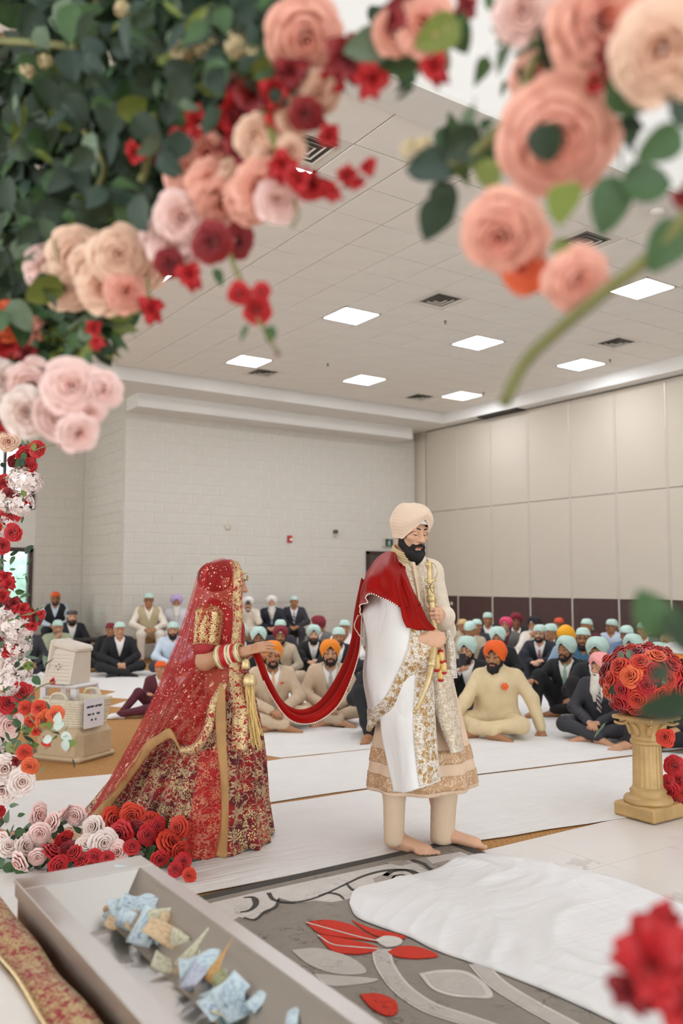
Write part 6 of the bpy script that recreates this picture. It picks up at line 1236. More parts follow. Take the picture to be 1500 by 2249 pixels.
def banknote(px, py, z, kind, colr, rz, lean=.5, side=0.0, five_on=False, label=None, group='banknotes in the steel trough'):
    """a note whose printed face leans towards the viewer; rz turns it in its own plane"""
    p = onz(px, py, z); me, G = NM[kind]; n = A3(0, 0, 1)+lean*A3(-.45, -.9, 0)+side*A3(.9, -.45, 0); n /= np.linalg.norm(n); e1 = np.cross(A3(.45, .9, 0), n); e1 /= np.linalg.norm(e1); e2 = np.cross(n, e1)
    o = link('banknote', me, None, M=basis(p, e1*math.cos(rz)+e2*math.sin(rz), n) @ Matrix.Scale(.86 if label else .76, 4)); o.material_slots[0].link = 'OBJECT'; o.material_slots[0].material = MATS['note_'+colr]
    tag(o, label or f'{how[kind]} {word[colr]} banknote in the {"far" if py < 2085 else "near"} heap inside the steel trough', 'banknote', None if label else group)
    if five_on:
        i = 3; c = (G[i, 2]+G[i, 3])/2; n2 = np.cross(G[i+1, 2]-G[i-1, 2], G[i, 3]-G[i, 2]); f = link('numeral', five, o, M=basis(c+n2/np.linalg.norm(n2)*.0012, G[i, 3]-G[i, 2], n2))
    return o
rsn = random.Random(5); zb = .41
for a_ in ((266, 1945, .45, 'flat', 'blue', 1.5, 1.6, 0, False, 'pale blue banknote standing upright at the far end of the trough'), (352, 1988, .46, 'arc', 'blue', .5, .9, .2, True, 'blue banknote showing a 5 beside the bundled notes'), (302, 1984, .455, 'wave', 'blue', -.3, .8, 0, True, 'blue banknote lying open across the middle of the heap'), (374, 2014, .455, 'flat', 'cream', .1, .9, 0, False, 'small cream banknote leaning on the trough wall'), (366, 2052, .45, 'flat', 'tan', -.5, .7, 0, False, 'tan banknote on top near the middle of the trough'), (398, 2064, .44, 'fold', 'cream', .9, .6, 0, False, 'folded cream banknote right of the tan one'),
           (318, 2034, .445, 'flat', 'blue', 1.2, .7, 0, True, 'blue banknote marked 5 left of the tan one'), (498, 2118, .45, 'flat', 'orange', .9, .9, 0, False, 'orange banknote standing against the trough wall'), (540, 2146, .44, 'arc', 'orange', .8, .8, 0, False, 'orange banknote bowed at the near end of the heap'), (437, 2092, .44, 'flat', 'cream', .8, 1.0, 0, False, 'cream banknote standing in the gap of the heap'), (384, 2118, .405, 'arc', 'cream', -.2, .2, 0, False, 'cream banknote lying flat in the gap of the heap'), (690, 2238, .42, 'wave', 'blue', .4, .6, 0, False, 'blue banknote at the near end of the trough'), (440, 2120, .445, 'wave', 'blue', .1, .9, 0, False, 'light blue banknote crowning the near heap'), (490, 2190, .44, 'arc', 'blue', .7, .8, 0, True, 'bowed blue banknote lowest in the near heap')): banknote(*a_[:9], label=a_[9])
for k in range(72):
    if k < 44: t_ = rsn.random(); px, py = 222+t_*165+rsn.uniform(-26, 26), 1976+t_*88+rsn.uniform(-20, 20)
    elif k < 68: t_ = rsn.random(); px, py = 425+t_*115+rsn.uniform(-24, 24), 2118+t_*100+rsn.uniform(-18, 20)
    else: px, py = rsn.uniform(610, 720), rsn.uniform(2232, 2262)
    banknote(px, py, zb+rsn.uniform(-.015, .03), rsn.choice(('arc', 'wave', 'flat', 'flat', 'wave', 'fold', 'curl')), rsn.choice(('blue', 'blue', 'blue', 'teal', 'mauve', 'blue', 'cream', 'tan', 'olive')), rsn.uniform(0, 6.28), rsn.uniform(0, .6), rsn.uniform(-.25, .25), rsn.random() < .25)
# cloth covered platform beside the trough
PL = empty('cloth_platform', (.1, 2.2, 0), 0, 'low platform draped with white cloth and a red gold border', 'platform'); pb = A3(.1, 2.2, 0)
MB().bbox((-.75, -1.5, 0), (.615, 1.2, .40), .02).done('base', 'cloth_white', PL)
def plat(name, xs, zz, mt, wob=.003, ny=60):
    yv = np.linspace(.55, 3.42, ny)[:, None]; xv = np.array(xs)[None]; X = xv+wob*np.sin(yv*9+xv*20)+0*yv; Z = np.array(zz)[None]+.004*np.sin(yv*14+xv*30)+0*yv; G = np.dstack([X, yv+0*xv, Z]); G = np.stack([spline(G[i], 40) for i in range(ny)], 0); return Surf(G-pb).sheet(name, mt, PL, th=.005)
linen('print_white', '#ece6df', .5)
plat('white_cover', (-.68, -.3, 0, .3, .63), (.415, .415, .417, .417, .417), 'print_white'); bdP = plat('gold_border', (.615, .64, .68, .715, .728, .732), (.424, .428, .43, .424, .38, .05), 'platform_cloth')
plat('edge_cord', (.611, .614, .617), (.430, .434, .430), 'gold_thread', .003)
# ------------------------------------------------------------------ stool, tubs and basket on the carpet at left
mat('cream_plastic', '#d8cbbb', .55, var=.04); mat('wicker_plastic', '#d8cdb6', .65, var=.08, vscale=30, bump=.8, bscale=45, bdist=.01); mat('beige_fabric', '#bfa888', .85, var=.12, vscale=5, bump=.5, bscale=8, bdist=.03); mat('stool_white', '#dcd6d6', .5, var=.03); mat('paper', '#ded9dd', .7, var=.02); mat('ink_grey', '#4a4650', .8)
bc = dep(126, 1668, 7.15); bc[2] = 0; BZ = VIEW_Z-.42
BX = empty('fabric_box', bc, BZ, 'box wrapped in beige cloth standing on the carpet', 'box')
V, F = bevel_box((-.24, -.02, 0), (.24, .42, .27), .05); o = MB().add(V, F).done('wrapped_body', 'beige_fabric', BX, smooth=False); MB().bbox((-.25, -.03, .0), (.25, .43, .05), .02).done('cloth_hem', 'beige_fabric', BX)
for a_, b_ in ((-.2, -.02), (.02, .2)): MB().tube(spline([(a_, -.018, .22), ((a_+b_)/2, -.022, .10), (b_, -.018, .20)], 12), .006, 6).done('fold', 'beige_fabric', BX, smooth=True)
BA = empty('basket', (bc[0], bc[1], .27), BZ, 'cream woven plastic basket with looped handles and a paper sign', 'basket')
def ring_rect(w0, d0, z, r=.05, n=6):
    P = []
    for cx, cy, a0 in ((w0-r, d0-r, 0), (-w0+r, d0-r, math.pi/2), (-w0+r, -d0+r, math.pi), (w0-r, -d0+r, 1.5*math.pi)):
        for k in range(n+1): a = a0+math.pi/2*k/n; P.append((cx+r*math.cos(a), cy+.2+r*math.sin(a), z))
    return P
rowsB = [ring_rect(.19, .165, 0), ring_rect(.2, .175, .002), ring_rect(.225, .2, .20), ring_rect(.235, .21, .20), ring_rect(.235, .21, .222), ring_rect(.215, .19, .222), ring_rect(.19, .165, .01)]
n = len(rowsB[0]); V = [p for r_ in rowsB for p in r_]; F = [(i*n+j, i*n+(j+1) % n, (i+1)*n+(j+1) % n, (i+1)*n+j) for i in range(6) for j in range(n)]+[tuple(range(n))[::-1], tuple(range(6*n, 7*n))]; obj('shell', V, F, 'wicker_plastic', BA, smooth=False)
for k in range(9): P = ring_rect(.203+.0024*k, .178+.0024*k, .02+.02*k); MB().tube(P+[P[0]], .006, 6, cap=False).done('weave_band', 'wicker_plastic', BA, smooth=True)
for yy, s_ in ((-.005, 1), (.405, 1)): MB().tube(spline([(-.09, yy, .215), (-.06, yy, .262), (0, yy, .275), (.06, yy, .262), (.09, yy, .215)], 14), .011, 8).done('handle', 'wicker_plastic', BA, smooth=True)
SG = MB().box((.243, .02, -.0), (.247, .26, .235)).done('paper_sign', 'paper', BA)
m = MB()
for q in ((.05, .165, .14, .178), (.16, .165, .235, .178)): m.box((.2472, q[0], q[1]), (.2482, q[2], q[3]))
for z_, s_ in ((.16, (.05, .08, .1, .12, .15, .17, .2, .22)), (.1, (.06, .1, .115, .14, .17, .21)), (.055, (.1, .125, .15, .17))):
    for a_, b_ in zip(s_[::2], s_[1::2]): m.box((.2472, a_, z_), (.2482, b_, z_+.016))
tag(m.done('sign_marks', 'ink_grey', SG), kind='stuff'); 
stc = dep(150, 1640, 7.75); stc[2] = 0; ST = empty('stool', stc, BZ, 'white plastic stool behind the basket', 'stool'); MB().bbox((-.2, -.16, .53), (.2, .16, .57), .015).done('seat', 'stool_white', ST)
for sx in (-1, 1):
    for sy in (-1, 1): MB().box((sx*.17-.03, sy*.13-.02, 0), (sx*.17+.03, sy*.13+.02, .53)).done('leg', 'stool_white', ST)
MB().box((-.17, -.15, .40), (.17, -.135, .46)).done('stretcher', 'stool_white', ST)
tc_ = dep(145, 1503, 7.7); TU = empty('plastic_tub', (tc_[0], tc_[1], .572), BZ, 'ribbed cream plastic tub tilted upright on the white stool', 'tub')
def trap(w0, w1, d0, d1, h, z0=0.0, sk=0.06): return [(-w0, -d0, z0), (w0, -d0, z0), (w0, d0, z0), (-w0, d0, z0), (-w1+sk, -d1, z0+h), (w1+sk, -d1, z0+h), (w1+sk, d1, z0+h), (-w1+sk, d1, z0+h)]
BF = [(0, 3, 2, 1), (4, 5, 6, 7), (0, 1, 5, 4), (1, 2, 6, 5), (2, 3, 7, 6), (3, 0, 4, 7)]
obj('shell', trap(.155, .125, .13, .1, .30), BF, 'cream_plastic', TU, smooth=False); rimM = trs((.055, 0, .30), 0, .18, 0); MB().bbox((-.135, -.12, -.01), (.15, .12, .05), .02, M=rimM).done('rim', 'cream_plastic', TU)
MB().bbox((-.16, -.125, .0), (-.10, .125, .36), .02, M=trs((.0, 0, 0), 0, .2, 0)).done('back_flange', 'cream_plastic', TU)
for k in range(8): z_ = .03+.031*k; f_ = z_/.30; MB().bbox((-.12+.02*f_+.06*f_, -.134+.03*f_, z_), (.14-.03*f_+.06*f_, -.122+.03*f_, z_+.014), .005).done('rib', 'cream_plastic', TU)
for (x_, z_) in ((.0, .15), (.03, .17), (.045, .145), (.02, .125)): MB().lathe([(.006, 0), (.006, .003), (.001, .003)], 8, M=basis((x_, -.128, z_), (1, 0, 0), (0, -1, 0))).done('vent_hole', 'vent_dark', TU)
MB().bbox((-.09, -.145, .0), (.09, -.05, .004), .001, M=None).done('foot_pad', 'cream_plastic', TU)
p = onz(745, 1597); E1 = empty('phone', (p[0], p[1], .0045), .4, 'black phone lying on the white sheet before the tan suit', 'phone'); MB().bbox((-.037, -.077, 0), (.037, .077, .008), .004).done('case', 'phone_black', E1); MB().box((-.033, -.072, .008), (.033, .072, .0086)).done('screen', 'spectacle_black', E1)
# ================================================================== FLOWERS
def petal_mat(name, outer, inner, rough=.55):
    m, t = newmat(name); a = t.add('ShaderNodeAttribute'); a.attribute_name = 't'; n = t.noise(35, t.co(), 3)
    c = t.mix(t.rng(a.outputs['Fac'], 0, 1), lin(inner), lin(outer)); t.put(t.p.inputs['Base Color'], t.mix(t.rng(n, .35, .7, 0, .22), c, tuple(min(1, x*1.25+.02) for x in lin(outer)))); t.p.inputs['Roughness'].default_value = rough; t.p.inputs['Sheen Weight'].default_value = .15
    return name
petal_mat('petal_red', '#c8101a', '#84070f'); petal_mat('petal_deep', '#96101a', '#4e060c'); petal_mat('petal_vermilion', '#dd3a18', '#9c150c'); petal_mat('petal_orange', '#ea6a3a', '#cf3d1c'); petal_mat('petal_peach', '#f3b6a1', '#dc6650'); petal_mat('petal_cream', '#f5d3ba', '#e5a07c'); petal_mat('petal_pink', '#f7d6d0', '#eaa491'); petal_mat('petal_blush', '#f3e3dc', '#eec3b2')
def leaf_mat(name, c, c2):
    m, t = newmat(name); n = t.noise(25, t.co(), 3); t.put(t.p.inputs['Base Color'], t.mix(t.rng(n, .35, .65), lin(c), lin(c2))); t.p.inputs['Roughness'].default_value = .5; t.p.inputs['Specular IOR Level'].default_value = .35
leaf_mat('leaf_dark', '#223226', '#31452c'); leaf_mat('leaf_mid', '#3a5836', '#4e6c42'); leaf_mat('leaf_sage', '#5a6f5a', '#74866c'); leaf_mat('leaf_lime', '#6c7d36', '#838f46'); leaf_mat('leaf_blue', '#2c3f36', '#3e5246'); leaf_mat('leaf_silver', '#b9cabd', '#d3dcd2'); mat('stem_green', '#7b7c4a', .7, var=.15); mat('stem_brown', '#6b5237', .8, var=.15); mat('floret_white', '#f4e4de', .7, var=.06, vscale=5); mat('floret_cream', '#d8c79c', .7, var=.1)
def rose_mesh(seed, openv=1.0, ruff=.03, m1=6, m2=6, layers=None):
    """rings of cupped petals, each lapping the next like a pinwheel, lips rolled outwards"""
    rs = np.random.default_rng(seed); V = []; F = []; At = []; k = 0; s = np.linspace(-1, 1, m1)[:, None]; t = np.linspace(0, 1, m2)[None]
    L = layers or [(2, .07, .66, 1.9), (3, .17, .66, 1.35), (4, .31, .60, 1.05), (5, .48, .50, .86), (6, .68, .34, .74), (7, .88, .12, .66)]
    for q, (n, R, H, w) in enumerate(L):
        fr = q/(len(L)-1)
        for i in range(n):
            th0 = 2*math.pi*(i+.5*(q % 2)+rs.normal(0, .07))/n+q*.4; Rr = R*(1+rs.normal(0, .05)); Hh = (H-.10*(openv-1)*fr)*(1+rs.normal(0, .05)); te = t*(1-.16*s**4)
            r = Rr*(.28+.72*te**.55)*(1+.13*s*(1-.4*fr))-.10*Rr*(1-s*s)*0+(.05+.13*fr*openv)*te**5; z = -.35+(Hh+.35)*np.sin(te*math.pi/2*(1.02+.10*fr*openv))-(.05+.09*fr*openv)*te**7+ruff*np.sin(4*s+i*2.1)*te**3
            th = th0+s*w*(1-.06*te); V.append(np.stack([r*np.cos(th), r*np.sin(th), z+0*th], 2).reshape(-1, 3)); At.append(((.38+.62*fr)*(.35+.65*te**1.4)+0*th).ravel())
            I = np.arange(m1*m2).reshape(m1, m2)+k; F.append(np.stack([I[:-1, :-1], I[1:, :-1], I[1:, 1:], I[:-1, 1:]], 2).reshape(-1, 4)); k += m1*m2
    return mesh_data('rose', np.concatenate(V), np.concatenate(F), ['petal_red'], attr=np.concatenate(At))
PL_ = [(3, .12, .55, 1.4), (5, .30, .50, 1.0), (7, .52, .42, .8), (8, .72, .30, .62), (9, .92, .10, .55)]
ROSE = [rose_mesh(1), rose_mesh(2, .85), rose_mesh(3, 1.1, .05), rose_mesh(4, 1.0, .06)]; PEONY = [rose_mesh(8, 1.1, .08, 7, 6, PL_), rose_mesh(9, 1.2, .10, 7, 6, PL_)]; BUD = rose_mesh(5, .4, .01, layers=[(2, .1, .8, 1.8), (3, .25, .8, 1.3), (4, .36, .5, 1.0)])
ROSE_HI = [rose_mesh(1, 1.0, .03, 10, 9), rose_mesh(2, .9, .04, 10, 9), rose_mesh(6, 1.1, .05, 10, 9)]
def star_mesh(seed, n=6, L=1.0):
    rs = np.random.default_rng(seed); V = []; F = []; At = []; k = 0
    for i in range(n):
        a = i*2*math.pi/n+rs.normal(0, .3); up = rs.uniform(.1, .9); L = rs.uniform(.6, 1.05); s = np.linspace(-1, 1, 3)[:, None]; t = np.linspace(0, 1, 6)[None]; wd = rs.uniform(.3, .46)*np.sin(np.clip(t*2.6+.25, 0, math.pi))**.9*(1-t**3*.75)
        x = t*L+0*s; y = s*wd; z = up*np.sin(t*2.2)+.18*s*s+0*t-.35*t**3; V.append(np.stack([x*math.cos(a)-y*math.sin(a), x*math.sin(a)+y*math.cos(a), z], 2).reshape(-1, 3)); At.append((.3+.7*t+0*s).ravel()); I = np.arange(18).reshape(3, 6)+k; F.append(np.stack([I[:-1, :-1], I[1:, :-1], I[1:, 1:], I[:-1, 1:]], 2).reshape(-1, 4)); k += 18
    return mesh_data('blossom', np.concatenate(V), np.concatenate(F), ['petal_red'], attr=np.concatenate(At))
STAR = [star_mesh(1, 9), star_mesh(2, 10), star_mesh(3, 8), star_mesh(4, 11)]
def cluster_mesh(seed, n=34, mt='floret_white'):
    """a head of many tiny florets"""
    rs = np.random.default_rng(seed); V = []; F = []; k = 0
    for i in range(n):
        d = rs.normal(0, 1, 3); d /= np.linalg.norm(d); d[2] = abs(d[2])*1.0-.15; c = d*rs.uniform(.75, 1.0); r = rs.uniform(.24, .34); M = np.array(basis(c, np.cross(d, (0.3, .2, 1)), d))
        for q in range(5):
            a = q*1.2566+rs.normal(0, .1); P = np.array([(0, 0, 0), (r*.62*math.cos(a-.62), r*.62*math.sin(a-.62), .05), (r*math.cos(a), r*math.sin(a), .02), (r*.62*math.cos(a+.62), r*.62*math.sin(a+.62), .05)]); V.append(xf(P, M)); F.append((k, k+1, k+2, k+3)); k += 4
    return mesh_data('flower_cluster', np.concatenate(V), F, [mt], smooth=False)
CLUS = [cluster_mesh(1, 62), cluster_mesh(2, 70)]
def leaf_geo(kind, nx=9, ny=5):
    u = np.linspace(0, 1, nx)[:, None]; v = np.linspace(-1, 1, ny)[None]
    w = {'oval': .36*np.sin(math.pi*u**.75)**.7, 'point': .30*np.sin(math.pi*u**.62)**.9*(1-.25*u), 'round': .46*np.sin(math.pi*u**.8)**.55, 'long': .15*np.sin(math.pi*u**.8)**.8}[kind]
    G = np.stack([u+0*v, v*w, -.22*u*u+.22*np.abs(v)*w+.02*np.sin(9*u)*np.abs(v)], 2); V = np.concatenate([G.reshape(-1, 3), [(-.18, -.012, .03), (-.18, .012, .03), (.1, .012, -.004), (.1, -.012, -.004)]]); I = np.arange(nx*ny).reshape(nx, ny); F = [tuple(q) for q in np.stack([I[:-1, :-1], I[1:, :-1], I[1:, 1:], I[:-1, 1:]], 2).reshape(-1, 4)]; b = nx*ny; F.append((b, b+1, b+2, b+3)); return V, F
LG = {k: leaf_geo(k) for k in ('oval', 'point', 'round', 'long')}; LG_LO = {k: leaf_geo(k, 6, 3) for k in LG}; LEAF = {k: mesh_data('leaf', *LG[k], ['leaf_mid']) for k in LG}
def arch_pt(px, py, off=0.0):
    """the arch: a near garland over the trough and a foot standing further back at the left"""
    r, _ = ray(px, py)
    t = (.62+off)/(r[0]-.09*r[1]) if (py > 962 and px < 300) else (.89+off)/(r[0]+.26*r[1]); return r*t+[0, 0, CAMH], t
def face_cam(p, tilt=.35, seed=None):
    """orientation with the flower's axis roughly towards the viewer"""
    rs = random.Random(seed if seed is not None else hash((round(p[0], 3), round(p[1], 3), round(p[2], 3)))); d = A3(0, 0, CAMH)-p; d = d/np.linalg.norm(d)+A3(rs.uniform(-1, 1), rs.uniform(-1, 1), rs.uniform(-.9, .5))*tilt; x = np.cross(d, A3(rs.uniform(-1, 1), rs.uniform(-1, 1), rs.uniform(-1, 1))); return basis(p, x, d)
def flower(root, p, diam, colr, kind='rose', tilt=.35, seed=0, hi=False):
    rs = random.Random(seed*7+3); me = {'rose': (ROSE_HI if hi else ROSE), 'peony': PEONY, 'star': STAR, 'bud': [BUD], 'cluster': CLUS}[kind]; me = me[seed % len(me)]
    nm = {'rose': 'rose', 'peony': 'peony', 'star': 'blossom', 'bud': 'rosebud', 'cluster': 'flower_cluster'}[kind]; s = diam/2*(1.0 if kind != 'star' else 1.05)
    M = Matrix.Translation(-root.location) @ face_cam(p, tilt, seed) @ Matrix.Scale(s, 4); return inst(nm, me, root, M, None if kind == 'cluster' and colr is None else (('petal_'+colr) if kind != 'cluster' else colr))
def leaf(root, p, L, d, nrm, kind, mt): return inst('leaf', LEAF[kind], root, Matrix.Translation(-root.location) @ basis(p, d, nrm) @ Matrix.Scale(L, 4), 'leaf_'+mt)
def leaf_stuff(root, spots, name='foliage'):
    """dense small greenery joined per leaf colour"""
    by = {}
    for (p, L, d, nrm, kind, mt) in spots: by.setdefault(mt, []).append((p, L, d, nrm, kind))
    for mt, S in by.items():
        V = []; F = []; k = 0; off = np.array(root.location)
        for (p, L, d, nrm, kind) in S: lv, lf = LG_LO[kind]; V.append(xf(lv*L, basis(p-off, d, nrm))); F += [tuple(i+k for i in f) for f in lf]; k += len(lv)
        tag(obj(name, np.concatenate(V), F, 'leaf_'+mt, root), kind='stuff')
rf = random.Random(21)
# ------------------------------------------------------------------ the floral arch over the trough
ab, _ = arch_pt(-75, 1900); ab[2] = 0; AR = empty('floral_arch', ab, 0, 'large floral arch of roses and greenery framing the view', 'floral arch')
hp_ = [np.array(arch_pt(x_, y_, .08)[0]) for x_, y_ in ((-330, 500), (-160, 150), (120, 60), (420, -120))]+[A3(.62, 1.0, 2.62), A3(.78, .45, 2.62), A3(.9, .0, 2.5), A3(.98, -.35, 2.2), A3(1.0, -.45, 1.6), A3(1.0, -.45, .0)]
fp_ = [ab, np.array(arch_pt(-85, 1500, .06)[0]), np.array(arch_pt(-95, 1100, .06)[0])]; fp_ += [A3(fp_[-1][0]-.12, fp_[-1][1]-.2, 2.3), (fp_[-1]+hp_[0])/2+A3(-.1, 0, .75), hp_[0]]
for P_ in (hp_, fp_): V, F = tube(spline(np.array(P_), 60), .014, 10); obj('hoop', V-ab, F, 'stem_brown', AR)
A_FL = [(670, 78, 165, 'peach', 'rose'), (432, 368, 150, 'peach', 'rose'), (487, 440, 112, 'peach', 'rose'), (572, 415, 118, 'peach', 'peony'), (400, 478, 112, 'pink', 'peony'), (392, 545, 118, 'pink', 'peony'), (520, 395, 90, 'cream', 'rose'), (610, 440, 90, 'pink', 'peony'), (350, 520, 80, 'pink', 'peony'),
 (172, 565, 120, 'cream', 'peony'), (262, 560, 128, 'cream', 'rose'), (108, 590, 96, 'pink', 'peony'), (150, 625, 116, 'cream', 'rose'), (228, 632, 110, 'cream', 'peony'), (312, 588, 100, 'cream', 'peony'), (276, 640, 86, 'peach', 'peony'), (205, 590, 100, 'cream', 'peony'),
 (158, 850, 130, 'pink', 'rose'), (72, 848, 112, 'pink', 'peony'), (226, 858, 84, 'pink', 'rose'), (130, 912, 112, 'pink', 'rose'), (60, 906, 104, 'blush', 'peony'), (172, 950, 84, 'pink', 'peony'), (8, 835, 84, 'blush', 'peony'), (195, 905, 70, 'pink', 'peony'),
 (466, 532, 92, 'deep', 'rose'), (520, 530, 78, 'deep', 'rose'), (372, 580, 64, 'deep', 'rose'), (418, 606, 76, 'red', 'star'), (332, 680, 72, 'red', 'star'), (526, 645, 52, 'red', 'rose'), (564, 682, 60, 'red', 'rose'), (574, 640, 40, 'red', 'rose'), (610, 778, 26, 'deep', 'bud'),
 (770, 130, 130, 'deep', 'star'), (820, 175, 90, 'red', 'star'), (962, 150, 84, 'red', 'star'), (890, 10, 130, 'deep', 'star'), (720, 300, 66, 'red', 'star'), (622, 362, 84, 'red', 'star'), (690, 402, 90, 'red', 'star'), (655, 395, 70, 'red', 'star'), (758, 386, 60, 'red', 'star'), (735, 420, 50, 'red', 'star'), (810, 368, 50, 'red', 'star'), (785, 400, 40, 'red', 'star'), (548, 240, 126, 'deep', 'star'), (482, 292, 118, 'deep', 'star'), (600, 205, 90, 'red', 'star'), (672, 250, 76, 'deep', 'rose'), (520, 200, 90, 'deep', 'star'), (440, 270, 80, 'red', 'star'), (330, 330, 70, 'deep', 'star'),
 (450, 300, 110, 'red', 'star'), (510, 262, 124, 'red', 'star'), (566, 205, 120, 'deep', 'star'), (606, 250, 100, 'red', 'star'), (535, 322, 90, 'deep', 'star'), (482, 335, 84, 'deep', 'star'), (400, 312, 80, 'red', 'star'), (300, 335, 60, 'red', 'star'), (640, 160, 90, 'deep', 'star'), (720, 180, 80, 'red', 'star'), (800, 110, 90, 'red', 'star'), (455, 335, 100, 'peach', 'peony'), (465, 405, 100, 'peach', 'peony'), (540, 440, 96, 'peach', 'peony'), (425, 510, 90, 'pink', 'peony'),
 (562, 300, 90, 'cream', 'peony'), (640, 265, 84, 'cream', 'peony'), (594, 335, 80, 'cream', 'peony'), (700, 205, 84, 'cream', 'peony'), (935, 55, 120, 'peach', 'peony'), (868, 70, 90, 'peach', 'peony'), (640, 330, 60, 'cream', 'peony'),
 (1222, 300, 250, 'peach', 'rose'), (1108, 512, 190, 'peach', 'rose'), (1268, 612, 140, 'peach', 'rose'), (1320, 50, 210, 'peach', 'peony'), (1455, 110, 200, 'cream', 'peony'), (1150, 25, 120, 'pink', 'peony'), (1180, 175, 110, 'peach', 'peony'), (1150, 590, 100, 'orange', 'peony'), (1350, 120, 84, 'deep', 'star'), (1310, 175, 60, 'red', 'star'), (1505, 430, 70, 'deep', 'star'), (1020, 20, 70, 'deep', 'star'),
 (25, 750, 120, 'red', 'star'), (8, 700, 90, 'orange', 'peony'), (72, 722, 76, 'peach', 'star'), (208, 722, 46, 'red', 'star'), (214, 752, 40, 'red', 'star'), (60, 775, 60, 'deep', 'star'), (30, 900, 60, 'red', 'star'), (10, 925, 70, 'red', 'star'),
 (1432, 2120, 210, 'red', 'star'), (1460, 2040, 150, 'red', 'star'), (1400, 2170, 130, 'deep', 'star'), (1490, 2200, 150, 'red', 'star')]
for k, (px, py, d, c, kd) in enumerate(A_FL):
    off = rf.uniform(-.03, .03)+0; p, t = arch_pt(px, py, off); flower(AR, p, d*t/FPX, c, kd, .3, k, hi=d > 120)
# the left foot of the arch, further away
LEG = [(58, 1000, 44, 'red', 'rose'), (82, 986, 38, 'red', 'rose'), (38, 1012, 40, 'deep', 'rose'), (60, 1022, 38, 'red', 'rose'), (18, 970, 44, 'cream', 'peony'), (45, 1055, 60, None, 'cluster'), (70, 1060, 50, None, 'cluster'), (8, 1062, 40, 'red', 'rose'), (22, 1085, 34, 'deep', 'rose'), (15, 1100, 56, None, 'cluster'), (48, 1108, 56, None, 'cluster'), (62, 1098, 30, 'red', 'star'), (22, 1130, 46, 'red', 'rose'), (12, 1150, 50, None, 'cluster'), (28, 1170, 40, 'red', 'rose'), (5, 1198, 36, 'red', 'rose'),
 (12, 1265, 36, 'red', 'star'), (20, 1285, 40, 'red', 'star'), (8, 1310, 44, 'red', 'star'), (28, 1325, 44, 'deep', 'star'), (45, 1338, 40, 'red', 'star'), (62, 1345, 40, 'red', 'star'), (78, 1358, 38, 'deep', 'star'), (88, 1350, 24, 'red', 'star'), (70, 1372, 34, 'red', 'star'), (40, 1375, 80, None, 'cluster'), (12, 1365, 70, None, 'cluster'), (8, 1410, 50, 'deep', 'star'), (24, 1428, 46, 'red', 'star'), (40, 1415, 60, None, 'cluster'), (10, 1460, 80, 'pink', 'cluster'), (36, 1470, 70, None, 'cluster'), (15, 1500, 60, None, 'cluster'),
 (20, 1545, 52, 'red', 'rose'), (48, 1522, 48, 'red', 'rose'), (55, 1555, 30, 'vermilion', 'rose'), (85, 1555, 34, 'vermilion', 'rose'), (100, 1580, 42, 'orange', 'rose'), (122, 1570, 36, 'orange', 'peony'), (68, 1585, 26, 'vermilion', 'rose'), (80, 1605, 26, 'vermilion', 'star'), (102, 1628, 28, 'vermilion', 'star'), (20, 1590, 60, 'pink', 'rose'), (118, 1495, 18, 'red', 'star'), (54, 1652, 34, 'vermilion', 'rose'), (66, 1682, 38, 'orange', 'rose'), (34, 1672, 28, 'deep', 'star'), (12, 1688, 60, 'blush', 'peony'), (48, 1718, 56, 'blush', 'peony'), (8, 1735, 60, 'blush', 'peony'), (-20, 1560, 70, None, 'cluster'), (-25, 1640, 80, 'blush', 'peony')]
for k, (px, py, d, c, kd) in enumerate(LEG):
    p, t = arch_pt(px, py, rf.uniform(.02, .10)); 
    if kd == 'cluster': flower(AR, p, d*t/FPX, None, 'cluster', .5, k)
    else: flower(AR, p, d*t/FPX, c, kd, .4, k)
for k in range(70):
    px, py = rf.uniform(-170, -12), rf.uniform(975, 1860); p, t = arch_pt(px, py, rf.uniform(-.02, .16)); c = rf.choice(('red', 'deep', 'pink', 'blush', None, 'red', None, 'vermilion')); flower(AR, p, rf.uniform(.085, .13), c, 'cluster' if c is None else 'rose', .7, k)
